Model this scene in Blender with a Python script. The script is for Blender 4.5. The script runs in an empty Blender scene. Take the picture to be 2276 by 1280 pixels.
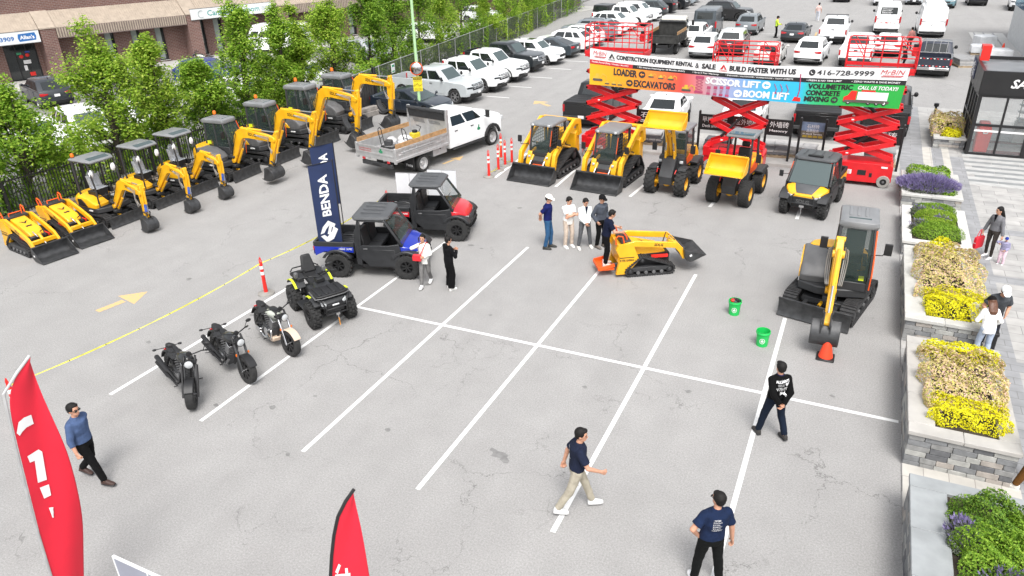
import bpy, bmesh, math, random
from math import sin, cos, pi, radians, sqrt, atan2, hypot
from mathutils import Vector, Matrix, Quaternion
random.seed(7)
SC = bpy.context.scene
COL = SC.collection
V = Vector
# ---------------------------------------------------------------- camera model
CF, CYAW, CPITCH, CROLL = 1649.1, -0.44623, 0.45762, -0.02774
CPOS = V((11.698, -14.523, 9.386))
def _axes():
 f = V((sin(CYAW)*cos(CPITCH), cos(CYAW)*cos(CPITCH), -sin(CPITCH)))
 r = V((cos(CYAW), -sin(CYAW), 0)); u = r.cross(f)
 c, s = cos(CROLL), sin(CROLL)
 return f, r*c+u*s, u*c-r*s
CAMF, CAMR, CAMU = _axes()
def G(px, py, z=0.0):
 "point of the level z seen at this place of the photograph"
 d = CAMF*CF + CAMR*(px-1138) - CAMU*(py-640)
 return CPOS + d*((z-CPOS.z)/d.z)
def GY(px, py, y):
 "point of the vertical plane Y=y seen at this place of the photograph"
 d = CAMF*CF + CAMR*(px-1138) - CAMU*(py-640)
 return CPOS + d*((y-CPOS.y)/d.y)
# ---------------------------------------------------------------- materials
def lin(h):
 h = h.lstrip('#'); o = []
 for i in (0, 2, 4):
  c = int(h[i:i+2], 16)/255
  o.append(c/12.92 if c <= .04045 else ((c+.055)/1.055)**2.4)
 return o
MATS = {}
def col4(c):
 if isinstance(c, str): c = lin(c)
 return (c[0], c[1], c[2], 1)
def mat(name, c, rough=.5, metal=0., var=.12, vscale=3., coat=0., bump=0., bscale=40., spec=.5, trans=0., alpha=1.):
 if name in MATS: return MATS[name]
 m = bpy.data.materials.new(name); m.use_nodes = True; MATS[name] = m
 nt = m.node_tree; b = nt.nodes['Principled BSDF']; c = col4(c)
 b.inputs['Roughness'].default_value = rough; b.inputs['Metallic'].default_value = metal
 b.inputs['Specular IOR Level'].default_value = spec
 if coat: b.inputs['Coat Weight'].default_value = coat; b.inputs['Coat Roughness'].default_value = .06
 b.inputs['Base Color'].default_value = c
 if trans: b.inputs['Transmission Weight'].default_value = trans; b.inputs['IOR'].default_value = 1.1
 if alpha < 1: b.inputs['Alpha'].default_value = alpha
 tc = nt.nodes.new('ShaderNodeTexCoord')
 if var:
  n = nt.nodes.new('ShaderNodeTexNoise'); n.inputs['Scale'].default_value = vscale; n.inputs['Detail'].default_value = 6
  nt.links.new(tc.outputs['Object'], n.inputs['Vector'])
  r = nt.nodes.new('ShaderNodeMapRange'); r.inputs['From Min'].default_value = .3; r.inputs['From Max'].default_value = .7
  r.inputs['To Min'].default_value = 1-var; r.inputs['To Max'].default_value = 1+var
  nt.links.new(n.outputs['Fac'], r.inputs['Value'])
  x = nt.nodes.new('ShaderNodeVectorMath'); x.operation = 'SCALE'; x.inputs[0].default_value = c[:3]
  nt.links.new(r.outputs['Result'], x.inputs['Scale']); nt.links.new(x.outputs['Vector'], b.inputs['Base Color'])
  r2 = nt.nodes.new('ShaderNodeMapRange'); r2.inputs['To Min'].default_value = max(0, rough-.08); r2.inputs['To Max'].default_value = min(1, rough+.12)
  nt.links.new(n.outputs['Fac'], r2.inputs['Value']); nt.links.new(r2.outputs['Result'], b.inputs['Roughness'])
 if bump:
  n2 = nt.nodes.new('ShaderNodeTexNoise'); n2.inputs['Scale'].default_value = bscale; n2.inputs['Detail'].default_value = 4
  nt.links.new(tc.outputs['Object'], n2.inputs['Vector'])
  bp = nt.nodes.new('ShaderNodeBump'); bp.inputs['Strength'].default_value = bump; bp.inputs['Distance'].default_value = .02
  nt.links.new(n2.outputs['Fac'], bp.inputs['Height']); nt.links.new(bp.outputs['Normal'], b.inputs['Normal'])
 return m
def paint(c, name=None):
 return mat(name or 'paint_'+str(c), c, .32, 0, .05, 2., coat=.6)
def cloth(c):
 return mat('cloth_'+str(c), c, .9, 0, .18, 9., bump=.4, bscale=90, spec=.2)
YEL = mat('machine_yellow', (.80, .41, .010), .40, 0, .11, 3., coat=.3)
ORA = mat('safety_orange', (.78, .10, .012), .4, 0, .06)
DGR = mat('machine_dark_grey', (.035, .036, .038), .5, 0, .2, 4.)
MGR = mat('machine_mid_grey', (.11, .11, .112), .5, 0, .15, 4.)
STEEL = mat('bucket_steel', (.055, .056, .058), .42, .4, .35, 6., bump=.1)
BLK = mat('black_plastic', (.012, .012, .013), .5, 0, .2)
RUB = mat('tyre_rubber', (.022, .022, .022), .85, 0, .35, 14., bump=.3, bscale=60)
TRK = mat('track_rubber', (.028, .028, .029), .8, 0, .4, 10.)
CHR = mat('chrome', (.6, .6, .61), .15, 1., .05)
ALU = mat('aluminium', (.52, .52, .52), .40, .6, .12, 5.)
RIMM = mat('alloy_rim', (.4, .4, .41), .3, .8, .05)
RIMB = mat('black_rim', (.02, .02, .021), .35, .3, .05)
RIMY = mat('yellow_rim', (.70, .36, .03), .45, 0, .1)
GLS = mat('car_glass', (.012, .016, .017), .05, 0, 0, spec=.8)
GLW = mat('windscreen_glass', (.05, .075, .075), .06, 0, 0, spec=1.)
GLT = mat('tinted_glass', (.02, .024, .024), .04, 0, 0, spec=.8, alpha=.72)
GLC = mat('clear_cab_glass', (.05, .075, .068), .03, 0, 0, spec=.5, alpha=.30)
HL = mat('headlight_glass', (.55, .57, .58), .12, .2, 0)
TL = mat('tail_light_red', (.42, .01, .015), .2, 0, 0, coat=.5)
AMB = mat('amber_lens', (.75, .16, .01), .25, 0, 0)
WHT = mat('white_print', (.75, .75, .75), .6, 0, .03)
RED = mat('lift_red', (.62, .008, .014), .4, 0, .1, 3., coat=.3)
REDP = mat('red_plastic', (.75, .022, .015), .45, 0, .06)
SKIN = mat('skin', (.50, .26, .17), .5, 0, .08, 12.)
HAIR = mat('black_hair', (.009, .008, .0075), .65, 0, .3, 60., spec=.25)
HAIRB = mat('brown_hair', (.10, .04, .02), .45, 0, .3, 60.)
# ---------------------------------------------------------------- mesh builder
class MB:
 def __init__(s, m=None):
  s.v = []; s.f = []; s.fm = []; s.mats = []; s.cur = 0; s.T = None
  if m: s.use(m)
 def use(s, m):
  if m is None: return s
  if m not in s.mats: s.mats.append(m)
  s.cur = s.mats.index(m); return s
 def add(s, vs, fs, m=None):
  if m is not None: s.use(m)
  o = len(s.v)
  if s.T is not None: vs = [s.T @ V(p) for p in vs]
  s.v.extend([tuple(p) for p in vs])
  for f in fs: s.f.append([o+i for i in f]); s.fm.append(s.cur)
  return s
 def box(s, x0, x1, y0, y1, z0, z1, m=None):
  vs = [(x, y, z) for x in (x0, x1) for y in (y0, y1) for z in (z0, z1)]
  return s.add(vs, [(0,1,3,2), (4,6,7,5), (0,4,5,1), (2,3,7,6), (0,2,6,4), (1,5,7,3)], m)
 def cb(s, c, d, m=None, R=None):
  "centred box, R = rotation matrix"
  vs = []
  for x in (-.5, .5):
   for y in (-.5, .5):
    for z in (-.5, .5):
     p = V((x*d[0], y*d[1], z*d[2]))
     if R is not None: p = R @ p
     vs.append(p+V(c))
  return s.add(vs, [(0,1,3,2), (4,6,7,5), (0,4,5,1), (2,3,7,6), (0,2,6,4), (1,5,7,3)], m)
 def beam(s, a, b, w, h, m=None, w2=None, h2=None, up=(0,0,1)):
  a = V(a); b = V(b); d = (b-a).normalized(); up = V(up)
  sd = d.cross(up)
  if sd.length < 1e-3: sd = d.cross(V((0, 1, 0)))
  sd.normalize(); u = sd.cross(d); w2 = w if w2 is None else w2; h2 = h if h2 is None else h2
  vs = [a-sd*w/2-u*h/2, a+sd*w/2-u*h/2, a+sd*w/2+u*h/2, a-sd*w/2+u*h/2,
    b-sd*w2/2-u*h2/2, b+sd*w2/2-u*h2/2, b+sd*w2/2+u*h2/2, b-sd*w2/2+u*h2/2]
  return s.add(vs, [(3,2,1,0), (4,5,6,7), (0,1,5,4), (1,2,6,5), (2,3,7,6), (3,0,4,7)], m)
 def tube(s, pts, r, n=8, m=None, caps=True):
  pts = [V(p) for p in pts]; k = len(pts)
  rs = r if isinstance(r, (list, tuple)) else [r]*k
  vs = []; fs = []; pu = None
  for i, p in enumerate(pts):
   d = (pts[min(i+1, k-1)]-pts[max(i-1, 0)]).normalized()
   if pu is None:
    pu = V((0, 0, 1)) if abs(d.z) < .9 else V((1, 0, 0))
   pu = (pu-d*pu.dot(d)).normalized(); q = d.cross(pu)
   for j in range(n):
    a = 2*pi*j/n; vs.append(p+(pu*cos(a)+q*sin(a))*rs[i])
  for i in range(k-1):
   for j in range(n):
    a = i*n+j; b = i*n+(j+1) % n; fs.append((a, b, b+n, a+n))
  if caps: fs.append(tuple(range(n-1, -1, -1))); fs.append(tuple(range((k-1)*n, k*n)))
  return s.add(vs, fs, m)
 def prism(s, poly, a0, a1, m=None, ax='y', inset=0.):
  "outline in the plane across ax, from a0 to a1; inset shrinks both end faces about the outline's middle"
  n = len(poly)
  cx = sum(p[0] for p in poly)/n; cz = sum(p[1] for p in poly)/n
  def P(u, v, a):
   return (u, a, v) if ax == 'y' else ((a, u, v) if ax == 'x' else (u, v, a))
  vs = [P(u, v, a0) for u, v in poly]+[P(u, v, a1) for u, v in poly]
  fs = [tuple(range(n-1, -1, -1)), tuple(range(n, 2*n))]+[(i, (i+1) % n, n+(i+1) % n, n+i) for i in range(n)]
  return s.add(vs, fs, m)
 def lathe(s, prof, c=(0,0,0), ax='y', n=20, m=None, a0=0, a1=2*pi):
  "profile of (radius, height along ax)"
  c = V(c); vs = []; fs = []; k = len(prof); full = abs(a1-a0-2*pi) < 1e-6
  cnt = n if full else n+1
  for j in range(cnt):
   a = a0+(a1-a0)*j/n
   for r, h in prof:
    if ax == 'y': p = V((r*cos(a), h, r*sin(a)))
    elif ax == 'x': p = V((h, r*cos(a), r*sin(a)))
    else: p = V((r*cos(a), r*sin(a), h))
    vs.append(c+p)
  for j in range(n):
   j2 = (j+1) % cnt
   for i in range(k-1):
    fs.append((j*k+i, j2*k+i, j2*k+i+1, j*k+i+1))
  return s.add(vs, fs, m)
 def cyl(s, c, r, h, ax='z', n=14, m=None, r2=None):
  r2 = r if r2 is None else r2
  return s.lathe([(0, -h/2), (r, -h/2), (r2, h/2), (0, h/2)], c, ax, n, m)
 def ball(s, c, r, m=None, n=10, R=None):
  "ellipsoid, r scalar or 3 radii"
  if not isinstance(r, (tuple, list)): r = (r, r, r)
  vs = []; fs = []; k = n//2+1
  for i in range(k+1):
   t = pi*i/k
   for j in range(n):
    a = 2*pi*j/n
    p = V((r[0]*sin(t)*cos(a), r[1]*sin(t)*sin(a), r[2]*cos(t)))
    if R is not None: p = R @ p
    vs.append(V(c)+p)
  for i in range(k):
   for j in range(n):
    fs.append((i*n+j, (i+1)*n+j, (i+1)*n+(j+1) % n, i*n+(j+1) % n))
  return s.add(vs, fs, m)
 def loft(s, rings, m=None, caps=True, closed=True):
  n = len(rings[0]); vs = [p for r in rings for p in r]; fs = []
  for i in range(len(rings)-1):
   for j in range(n if closed else n-1):
    j2 = (j+1) % n
    fs.append((i*n+j, i*n+j2, (i+1)*n+j2, (i+1)*n+j))
  if caps: fs.append(tuple(range(n-1, -1, -1))); fs.append(tuple(range((len(rings)-1)*n, len(rings)*n)))
  return s.add(vs, fs, m)
 def quad(s, a, b, c, d, m=None):
  return s.add([a, b, c, d], [(0, 1, 2, 3)], m)
 def slab(s, q, t, m=None):
  "four corner points given thickness t to both sides along their normal"
  q = [V(p) for p in q]; n = (q[1]-q[0]).cross(q[3]-q[0]).normalized()*t
  return s.add([p-n for p in q]+[p+n for p in q], [(3,2,1,0), (4,5,6,7), (0,1,5,4), (1,2,6,5), (2,3,7,6), (3,0,4,7)], m)
 def build(s, name, parent=None, bevel=0., seg=1, smooth=35., loc=None, rz=0.):
  me = bpy.data.meshes.new(name)
  me.from_pydata(s.v, [], s.f)
  for m in s.mats: me.materials.append(m)
  me.polygons.foreach_set('material_index', s.fm)
  bm = bmesh.new(); bm.from_mesh(me)
  bmesh.ops.remove_doubles(bm, verts=bm.verts, dist=1e-5)
  bmesh.ops.recalc_face_normals(bm, faces=bm.faces); bm.to_mesh(me); bm.free()
  if smooth:
   me.polygons.foreach_set('use_smooth', [True]*len(me.polygons))
   me.set_sharp_from_angle(angle=radians(smooth))
  return link(name, me, parent, bevel, seg, loc, rz)
def link(name, me, parent=None, bevel=0., seg=1, loc=None, rz=0.):
 o = bpy.data.objects.new(name, me); COL.objects.link(o)
 if parent: o.parent = parent
 if loc is not None: o.location = loc
 if rz: o.rotation_euler = (0, 0, rz)
 if bevel:
  b = o.modifiers.new('bevel', 'BEVEL'); b.width = bevel; b.segments = seg; b.limit_method = 'ANGLE'; b.angle_limit = radians(40)
  b.harden_normals = False
 return o
def tag(o, label, cat, group=None, kind=None):
 if label: o['label'] = label
 if cat: o['category'] = cat
 if group: o['group'] = group
 if kind: o['kind'] = kind
 return o
def thing(name, label, cat, loc=(0,0,0), rz=0., group=None):
 o = bpy.data.objects.new(name, None); COL.objects.link(o); o.empty_display_size = .2
 o.location = loc; o.rotation_euler = (0, 0, rz)
 return tag(o, label, cat, group)
def dup(root, loc, rz, label, group=None, scale=None):
 "a copy of a thing with copies of its parts and sub-parts"
 def cp(o, par):
  c = o.copy(); COL.objects.link(c)
  if par: c.parent = par
  for ch in o.children: cp(ch, c)
  return c
 r = cp(root, None); r.location = loc; r.rotation_euler = (0, 0, rz); r['label'] = label
 if group: r['group'] = group
 if scale: r.scale = (scale,)*3 if not isinstance(scale, tuple) else scale
 return r
def struct(o): o['kind'] = 'structure'; return o
# ---------------------------------------------------------------- lettering
TCACHE = {}
def text_geo(t, bold=0., shear=0., res=2, space=1.):
 k = (t, bold, shear, space)
 if k in TCACHE: return TCACHE[k]
 cu = bpy.data.curves.new('lettering', 'FONT'); cu.body = t; cu.size = 1; cu.offset = bold; cu.shear = shear
 cu.resolution_u = res; cu.space_character = space
 ob = bpy.data.objects.new('lettering', cu); COL.objects.link(ob)
 dg = bpy.context.evaluated_depsgraph_get()
 me = bpy.data.meshes.new_from_object(ob.evaluated_get(dg))
 vs = [v.co.copy() for v in me.vertices]; fs = [tuple(p.vertices) for p in me.polygons]
 bpy.data.objects.remove(ob); bpy.data.curves.remove(cu); bpy.data.meshes.remove(me)
 if vs:
  x0 = min(v.x for v in vs); x1 = max(v.x for v in vs); y0 = min(v.y for v in vs); y1 = max(v.y for v in vs)
  w = max(x1-x0, 1e-6); h = max(y1-y0, 1e-6)
  vs = [((v.x-x0)/w, (v.y-y0)/h) for v in vs]; asp = w/h
 else: asp = 1
 TCACHE[k] = (vs, fs, asp); return TCACHE[k]
def letter(mb, t, o, ux, uy, m, w=None, h=None, bold=.012, shear=0., fn=None, lift=.004, space=1.):
 """writing on a surface: o lower left corner, ux / uy unit directions, fitted to width w and/or height h"""
 vs, fs, asp = text_geo(t, bold, shear, space=space)
 if not vs: return mb
 if w is None: w = h*asp
 if h is None: h = w/asp
 o = V(o); ux = V(ux).normalized(); uy = V(uy).normalized(); n = ux.cross(uy)
 pts = []
 for a, b in vs:
  if fn: pts.append(fn(a*w, b*h))
  else: pts.append(o+ux*(a*w)+uy*(b*h)+n*lift)
 return mb.add(pts, fs, m)
def poly_on(mb, pts, o, ux, uy, m, lift=.004, fn=None):
 o = V(o); ux = V(ux).normalized(); uy = V(uy).normalized(); n = ux.cross(uy)
 vs = [fn(a, b) if fn else o+ux*a+uy*b+n*lift for a, b in pts]
 return mb.add(vs, [tuple(range(len(vs)))], m)
# ---------------------------------------------------------------- wheels
WC = {}
def wheel_mesh(r, w, rr, style, rim_m, nsp=6):
 k = (round(r, 3), round(w, 3), round(rr, 3), style, rim_m.name, nsp)
 if k in WC: return WC[k]
 t = MB(RUB); h = w/2; s = .12*w
 prof = [(rr, -h*.8), (rr+.01, -h*.92), ((r+rr)/2, -h), (r-.035, -h*.97), (r-.008, -h*.78), (r, -h*.5), (r, h*.5), (r-.008, h*.78), (r-.035, h*.97), ((r+rr)/2, h), (rr+.01, h*.92), (rr, h*.8)]
 t.lathe(prof, n=28)
 if style == 'lug':       # blocky off-road tread
  N = 18
  for i in range(N):
   a = 2*pi*i/N
   for q, (yy, da) in enumerate(((-.62, 0), (0, .5), (.62, 0))):
    b = a+da*2*pi/N; R = Matrix.Rotation(-b, 3, 'Y')
    c = V((cos(b)*(r+.006), yy*h, sin(b)*(r+.006)))
    t.cb(c, (.045, h*.5, 2*pi*r/N*.55), None, R)
 if style == 'ag':        # chevron bars
  N = 16
  for sd in (-1, 1):
   for i in range(N):
    a = 2*pi*(i+(.5 if sd > 0 else 0))/N
    p0 = V((cos(a)*(r+.01), .04*sd, sin(a)*(r+.01))); a2 = a+.32
    p1 = V((cos(a2)*(r-.005), h*.98*sd, sin(a2)*(r-.005)))
    t.beam(p0, p1, .055, .06, up=(cos(a+.16), 0, sin(a+.16)))
 if style == 'turf':
  N = 26
  for i in range(N):
   a = 2*pi*i/N
   for j in range(5):
    yy = (j-2)/2*.78*h; b = a+(j % 2)*pi/N; R = Matrix.Rotation(-b, 3, 'Y')
    t.cb((cos(b)*(r+.003), yy, sin(b)*(r+.003)), (.02, h*.28, 2*pi*r/N*.62), None, R)
 to = t
 rm = MB(rim_m)
 for sd in (1, -1):
  f = h*.62*sd
  rm.lathe([(rr*1.0, h*.82*sd), (rr*.93, h*.80*sd), (rr*.88, f*.7), (rr*.88, f*.5)], n=24)
  if style in ('ag', 'turf', 'steel', 'dually'):
   rm.lathe([(rr*.88, f*.55), (rr*.55, f*(.2 if style != 'dually' else -.2)), (rr*.34, f*.7), (0.001, f*.72)], n=20)
   for i in range(8):
    a = 2*pi*i/8; rm.cyl((cos(a)*rr*.44, f*.55, sin(a)*rr*.44), rr*.05, .03, 'y', 6, CHR if style != 'ag' else MGR)
   rm.use(rim_m)
  else:
   rm.lathe([(rr*.88, f*.15), (0.001, f*.15)], n=20, m=BLK); rm.use(rim_m)
   rm.lathe([(rr*.26, f*.5), (rr*.26, f*.82), (rr*.15, f*.9), (.001, f*.9)], n=14)
   for i in range(nsp):
    a = 2*pi*i/nsp
    p0 = V((cos(a)*rr*.2, f*.78, sin(a)*rr*.2)); p1 = V((cos(a)*rr*.92, f*.98, sin(a)*rr*.92))
    rm.beam(p0, p1, rr*.20, .035, up=(0, 1, 0), w2=rr*.26)
 WC[k] = (to, rm); a = to.build('wheel'); b = rm.build('rim')
 WC[k] = (a.data, b.data)
 bpy.data.objects.remove(a); bpy.data.objects.remove(b)
 return WC[k]
def wheel(parent, x, y, z, r, w, rr, style='road', rim_m=None, nsp=6, steer=0., name='wheel'):
 a, b = wheel_mesh(r, w, rr, style, rim_m or RIMM, nsp)
 o = link(name, a, parent, loc=(x, y, z), rz=steer); link('rim', b, o)
 return o
# ---------------------------------------------------------------- ground
def asphalt_mat(name, base, crack=1., seed=0.):
 m = bpy.data.materials.new(name); m.use_nodes = True; nt = m.node_tree; N = nt.nodes; L = nt.links; b = N['Principled BSDF']
 tc = N.new('ShaderNodeTexCoord'); mp = N.new('ShaderNodeMapping'); mp.inputs['Location'].default_value = (seed, seed, 0); L.new(tc.outputs['Object'], mp.inputs['Vector'])
 def noise(sc, det=5, rough=.6):
  n = N.new('ShaderNodeTexNoise'); n.inputs['Scale'].default_value = sc; n.inputs['Detail'].default_value = det; n.inputs['Roughness'].default_value = rough; L.new(mp.outputs['Vector'], n.inputs['Vector']); return n
 def rng(src, a, c, d, e):
  r = N.new('ShaderNodeMapRange'); r.inputs['From Min'].default_value = a; r.inputs['From Max'].default_value = c; r.inputs['To Min'].default_value = d; r.inputs['To Max'].default_value = e; L.new(src, r.inputs['Value']); return r.outputs['Result']
 def mul(a, c):
  x = N.new('ShaderNodeMath'); x.operation = 'MULTIPLY'; L.new(a, x.inputs[0])
  if isinstance(c, float): x.inputs[1].default_value = c
  else: L.new(c, x.inputs[1])
  return x.outputs[0]
 big = rng(noise(.16, 5).outputs['Fac'], .3, .7, .965, 1.035); med = rng(noise(1.3, 6).outputs['Fac'], .3, .7, .955, 1.045); grain = rng(noise(30, 4, .8).outputs['Fac'], .28, .72, .72, 1.28); fine = rng(noise(150, 2, .8).outputs['Fac'], .3, .7, .72, 1.28)
 # stretched wear where cars drive
 mp2 = N.new('ShaderNodeMapping'); mp2.inputs['Rotation'].default_value = (0, 0, .35); mp2.inputs['Scale'].default_value = (1., .12, 1); L.new(tc.outputs['Object'], mp2.inputs['Vector'])
 st = N.new('ShaderNodeTexNoise'); st.inputs['Scale'].default_value = 1.1; st.inputs['Detail'].default_value = 4; L.new(mp2.outputs['Vector'], st.inputs['Vector']); streak = rng(st.outputs['Fac'], .35, .65, .97, 1.03)
 v = mul(mul(mul(mul(big, med), grain), fine), streak)
 # cracks
 wn = noise(.9, 6, .65); va = N.new('ShaderNodeVectorMath'); va.operation = 'MULTIPLY_ADD'; L.new(wn.outputs['Color'], va.inputs[0]); va.inputs[1].default_value = (1.6, 1.6, 0); L.new(mp.outputs['Vector'], va.inputs[2])
 vo = N.new('ShaderNodeTexVoronoi'); vo.feature = 'DISTANCE_TO_EDGE'; vo.inputs['Scale'].default_value = .30; L.new(va.outputs[0], vo.inputs['Vector'])
 c1 = rng(vo.outputs['Distance'], .0, .0036, .0, 1.)
 vo2 = N.new('ShaderNodeTexVoronoi'); vo2.feature = 'DISTANCE_TO_EDGE'; vo2.inputs['Scale'].default_value = 1.5; L.new(va.outputs[0], vo2.inputs['Vector'])
 c2 = rng(vo2.outputs['Distance'], .0, .016, .0, 1.)
 gate = rng(noise(.22, 3).outputs['Fac'], .50, .58, 0., 1.); gate2 = rng(noise(.35, 4).outputs['Fac'], .58, .64, 0., 1.)
 def crackmul(c, g, dark):
  a = N.new('ShaderNodeMath'); a.operation = 'SUBTRACT'; a.inputs[0].default_value = 1.; L.new(c, a.inputs[1]); k = mul(mul(a.outputs[0], g), dark*crack); s = N.new('ShaderNodeMath'); s.operation = 'SUBTRACT'; s.inputs[0].default_value = 1.; L.new(k, s.inputs[1]); return s.outputs[0]
 v = mul(v, crackmul(c1, gate, .50)); v = mul(v, crackmul(c2, gate2, .36))
 # oil drips
 dn = noise(1.7, 4, .7); drip = rng(dn.outputs['Fac'], .715, .75, 1., .60); v = mul(v, drip)
 sc = N.new('ShaderNodeVectorMath'); sc.operation = 'SCALE'; sc.inputs[0].default_value = base; L.new(v, sc.inputs['Scale']); L.new(sc.outputs['Vector'], b.inputs['Base Color'])
 b.inputs['Roughness'].default_value = .9; b.inputs['Specular IOR Level'].default_value = .25
 bp = N.new('ShaderNodeBump'); bp.inputs['Strength'].default_value = .35; bp.inputs['Distance'].default_value = .01; L.new(grain, bp.inputs['Height']); L.new(bp.outputs['Normal'], b.inputs['Normal'])
 return m
ASP = asphalt_mat('weathered_asphalt', (.290, .284, .277))
ASP2 = asphalt_mat('neighbour_asphalt', (.20, .195, .19), 1.2, 37.)
def wornpaint(name, c, thr=.60):
 m = bpy.data.materials.new(name); m.use_nodes = True; nt = m.node_tree; b = nt.nodes['Principled BSDF']; b.inputs['Roughness'].default_value = .75
 tc = nt.nodes.new('ShaderNodeTexCoord'); n = nt.nodes.new('ShaderNodeTexNoise'); n.inputs['Scale'].default_value = 16; n.inputs['Detail'].default_value = 8; n.inputs['Roughness'].default_value = .75; nt.links.new(tc.outputs['Object'], n.inputs['Vector'])
 r = nt.nodes.new('ShaderNodeValToRGB'); r.color_ramp.elements[0].position = thr; r.color_ramp.elements[0].color = col4(c); r.color_ramp.elements[1].position = thr+.08; r.color_ramp.elements[1].color = (.30, .295, .285, 1)
 nt.links.new(n.outputs['Fac'], r.inputs['Fac']); nt.links.new(r.outputs['Color'], b.inputs['Base Color']); return m
LINE = wornpaint('road_paint_white', (.70, .70, .69), .58); LINEY = wornpaint('road_paint_yellow', (.60, .40, .17), .52); LINEO = wornpaint('road_paint_old', (.66, .66, .65), .50)
def sheet(name, pts, m, z):
 b = MB(m); b.add([(x, y, z) for x, y in pts], [tuple(range(len(pts)))]); o = b.build(name, smooth=0); return struct(o)
sheet('ground', [(-400, -120), (400, -120), (400, 600), (-400, 600)], mat('far_ground', (.20, .195, .18), .9, var=.3, vscale=.05), -.05)
sheet('parking_lot', [(-15.6, -60), (13.5, -60), (13.5, 30.6), (60, 30.6), (60, 180), (-30, 180), (-22.2, 75)], ASP, 0.)
sheet('neighbour_lot', [(-120, -60), (-16.1, -60), (-22.6, 75), (-30, 180), (-120, 180)], ASP2, -.004)
LN = MB(LINE)
def line(a, b, w=.095, z=.004, mb=None):
 a = V((a[0], a[1], z)); b = V((b[0], b[1], z)); d = (b-a).normalized(); n = V((-d.y, d.x, 0))*w/2
 (mb or LN).quad(a-n, b-n, b+n, a+n)
S = 2.7
for i, (y0, y1) in enumerate(((-5.66, 5.2), (-5.62, 5.56), (-5.66, 5.08), (-5.66, 5.5), (-6.4, 3.72))): line((i*S, y0), (i*S, -.056)); line((i*S, .056), (i*S, y1))
line((-.05, 0), (13.45, 0), .10)
p0, p1 = G(245, 877), G(640, 640); line(p0, p0+(p1-p0)*1.9, .105)
for a, b in (((1235, 415), (1278, 378)), ((1400, 437), (1440, 404)), ((1577, 460), (1588, 448)), ((1771, 487), (1782, 455)), ((1100, 395), (1172, 340))):
 line(G(*a), G(*b), .12)
for y in (22.7, 25.9, 29.1, 32.4, 35.8, 39.1, 42.3, 45.2, 48.3, 51.5, 54.8, 58.2, 61.6, 65.4, 68.8, 72.2): line((-9.0, y), (-8.0+.02*y, y), .11)
for x in (4.2, 7.0, 9.7): line((x, 46), (x+.8, 51), .1); line((x-2, 57.2), (x+1, 57.35), .1)
struct(LN.build('parking_lines', smooth=0))
AR = MB(LINEY)
def arrow(tail, tip, w, z=.004):
 a = V((tail.x, tail.y, z)); b = V((tip.x, tip.y, z)); d = (b-a); L = d.length; d.normalize(); n = V((-d.y, d.x, 0))
 AR.quad(a-n*w*.35, a+d*L*.52-n*w*.35, a+d*L*.52+n*w*.35, a+n*w*.35); AR.add([a+d*L*.56-n*w*1.5, b, a+d*L*.56+n*w*1.5], [(0, 1, 2)])
arrow(G(216, 692), G(328, 648), .30); arrow(G(985, 364), G(1030, 347), .2); arrow(G(1222, 236), G(1188, 224), .35)
for k in range(3): p = G(1788-2*k, 140-14*k);
line(G(1800, 112), G(1815, 72), .16, mb=AR); struct(AR.build('pavement_arrows', smooth=0))
OS = MB(mat('oil_stain', (.185, .182, .178), .8, 0, .25, 8.)); random.seed(3)
for px, py, r in ((1108, 1010, .16), (1122, 1022, .10), (1096, 1000, .08), (862, 955, .07), (606, 905, .08), (1046, 545, .10), (950, 632, .09), (938, 642, .07), (1070, 552, .06), (1500, 640, .05), (1155, 462, .09), (480, 900, .07), (1420, 700, .05), (330, 760, .08), (1300, 860, .06), (700, 880, .05), (640, 1010, .05), (1530, 870, .07), (1850, 880, .06), (1090, 700, .05), (420, 620, .09), (560, 700, .07)):
 c = G(px, py, .0018+.00012*len(OS.f)); ph = random.random()*6
 OS.add([c+V((r*(1+.22*sin(3*a+ph)+.12*sin(5*a))*cos(a), r*.8*(1+.3*sin(2*a+ph))*sin(a), 0)) for a in [2*pi*i/16 for i in range(16)]], [tuple(range(16))])
struct(OS.build('oil_stains', smooth=0))
# kerb strip in front of the scissor lifts, kerb of the plaza, timber edging below the fence
CONC = mat('kerb_concrete', (.40, .39, .37), .85, 0, .14, 2., bump=.15)
K = MB(CONC); K.box(.4, 13.49, 17.15, 17.42, -.02, .13); struct(K.build('kerb', bevel=.02, seg=2))
K = MB(CONC); K.box(-.4, 13.49, 17.42, 21.2, -.02, .10); struct(K.build('kerb_island', bevel=.01))
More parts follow.
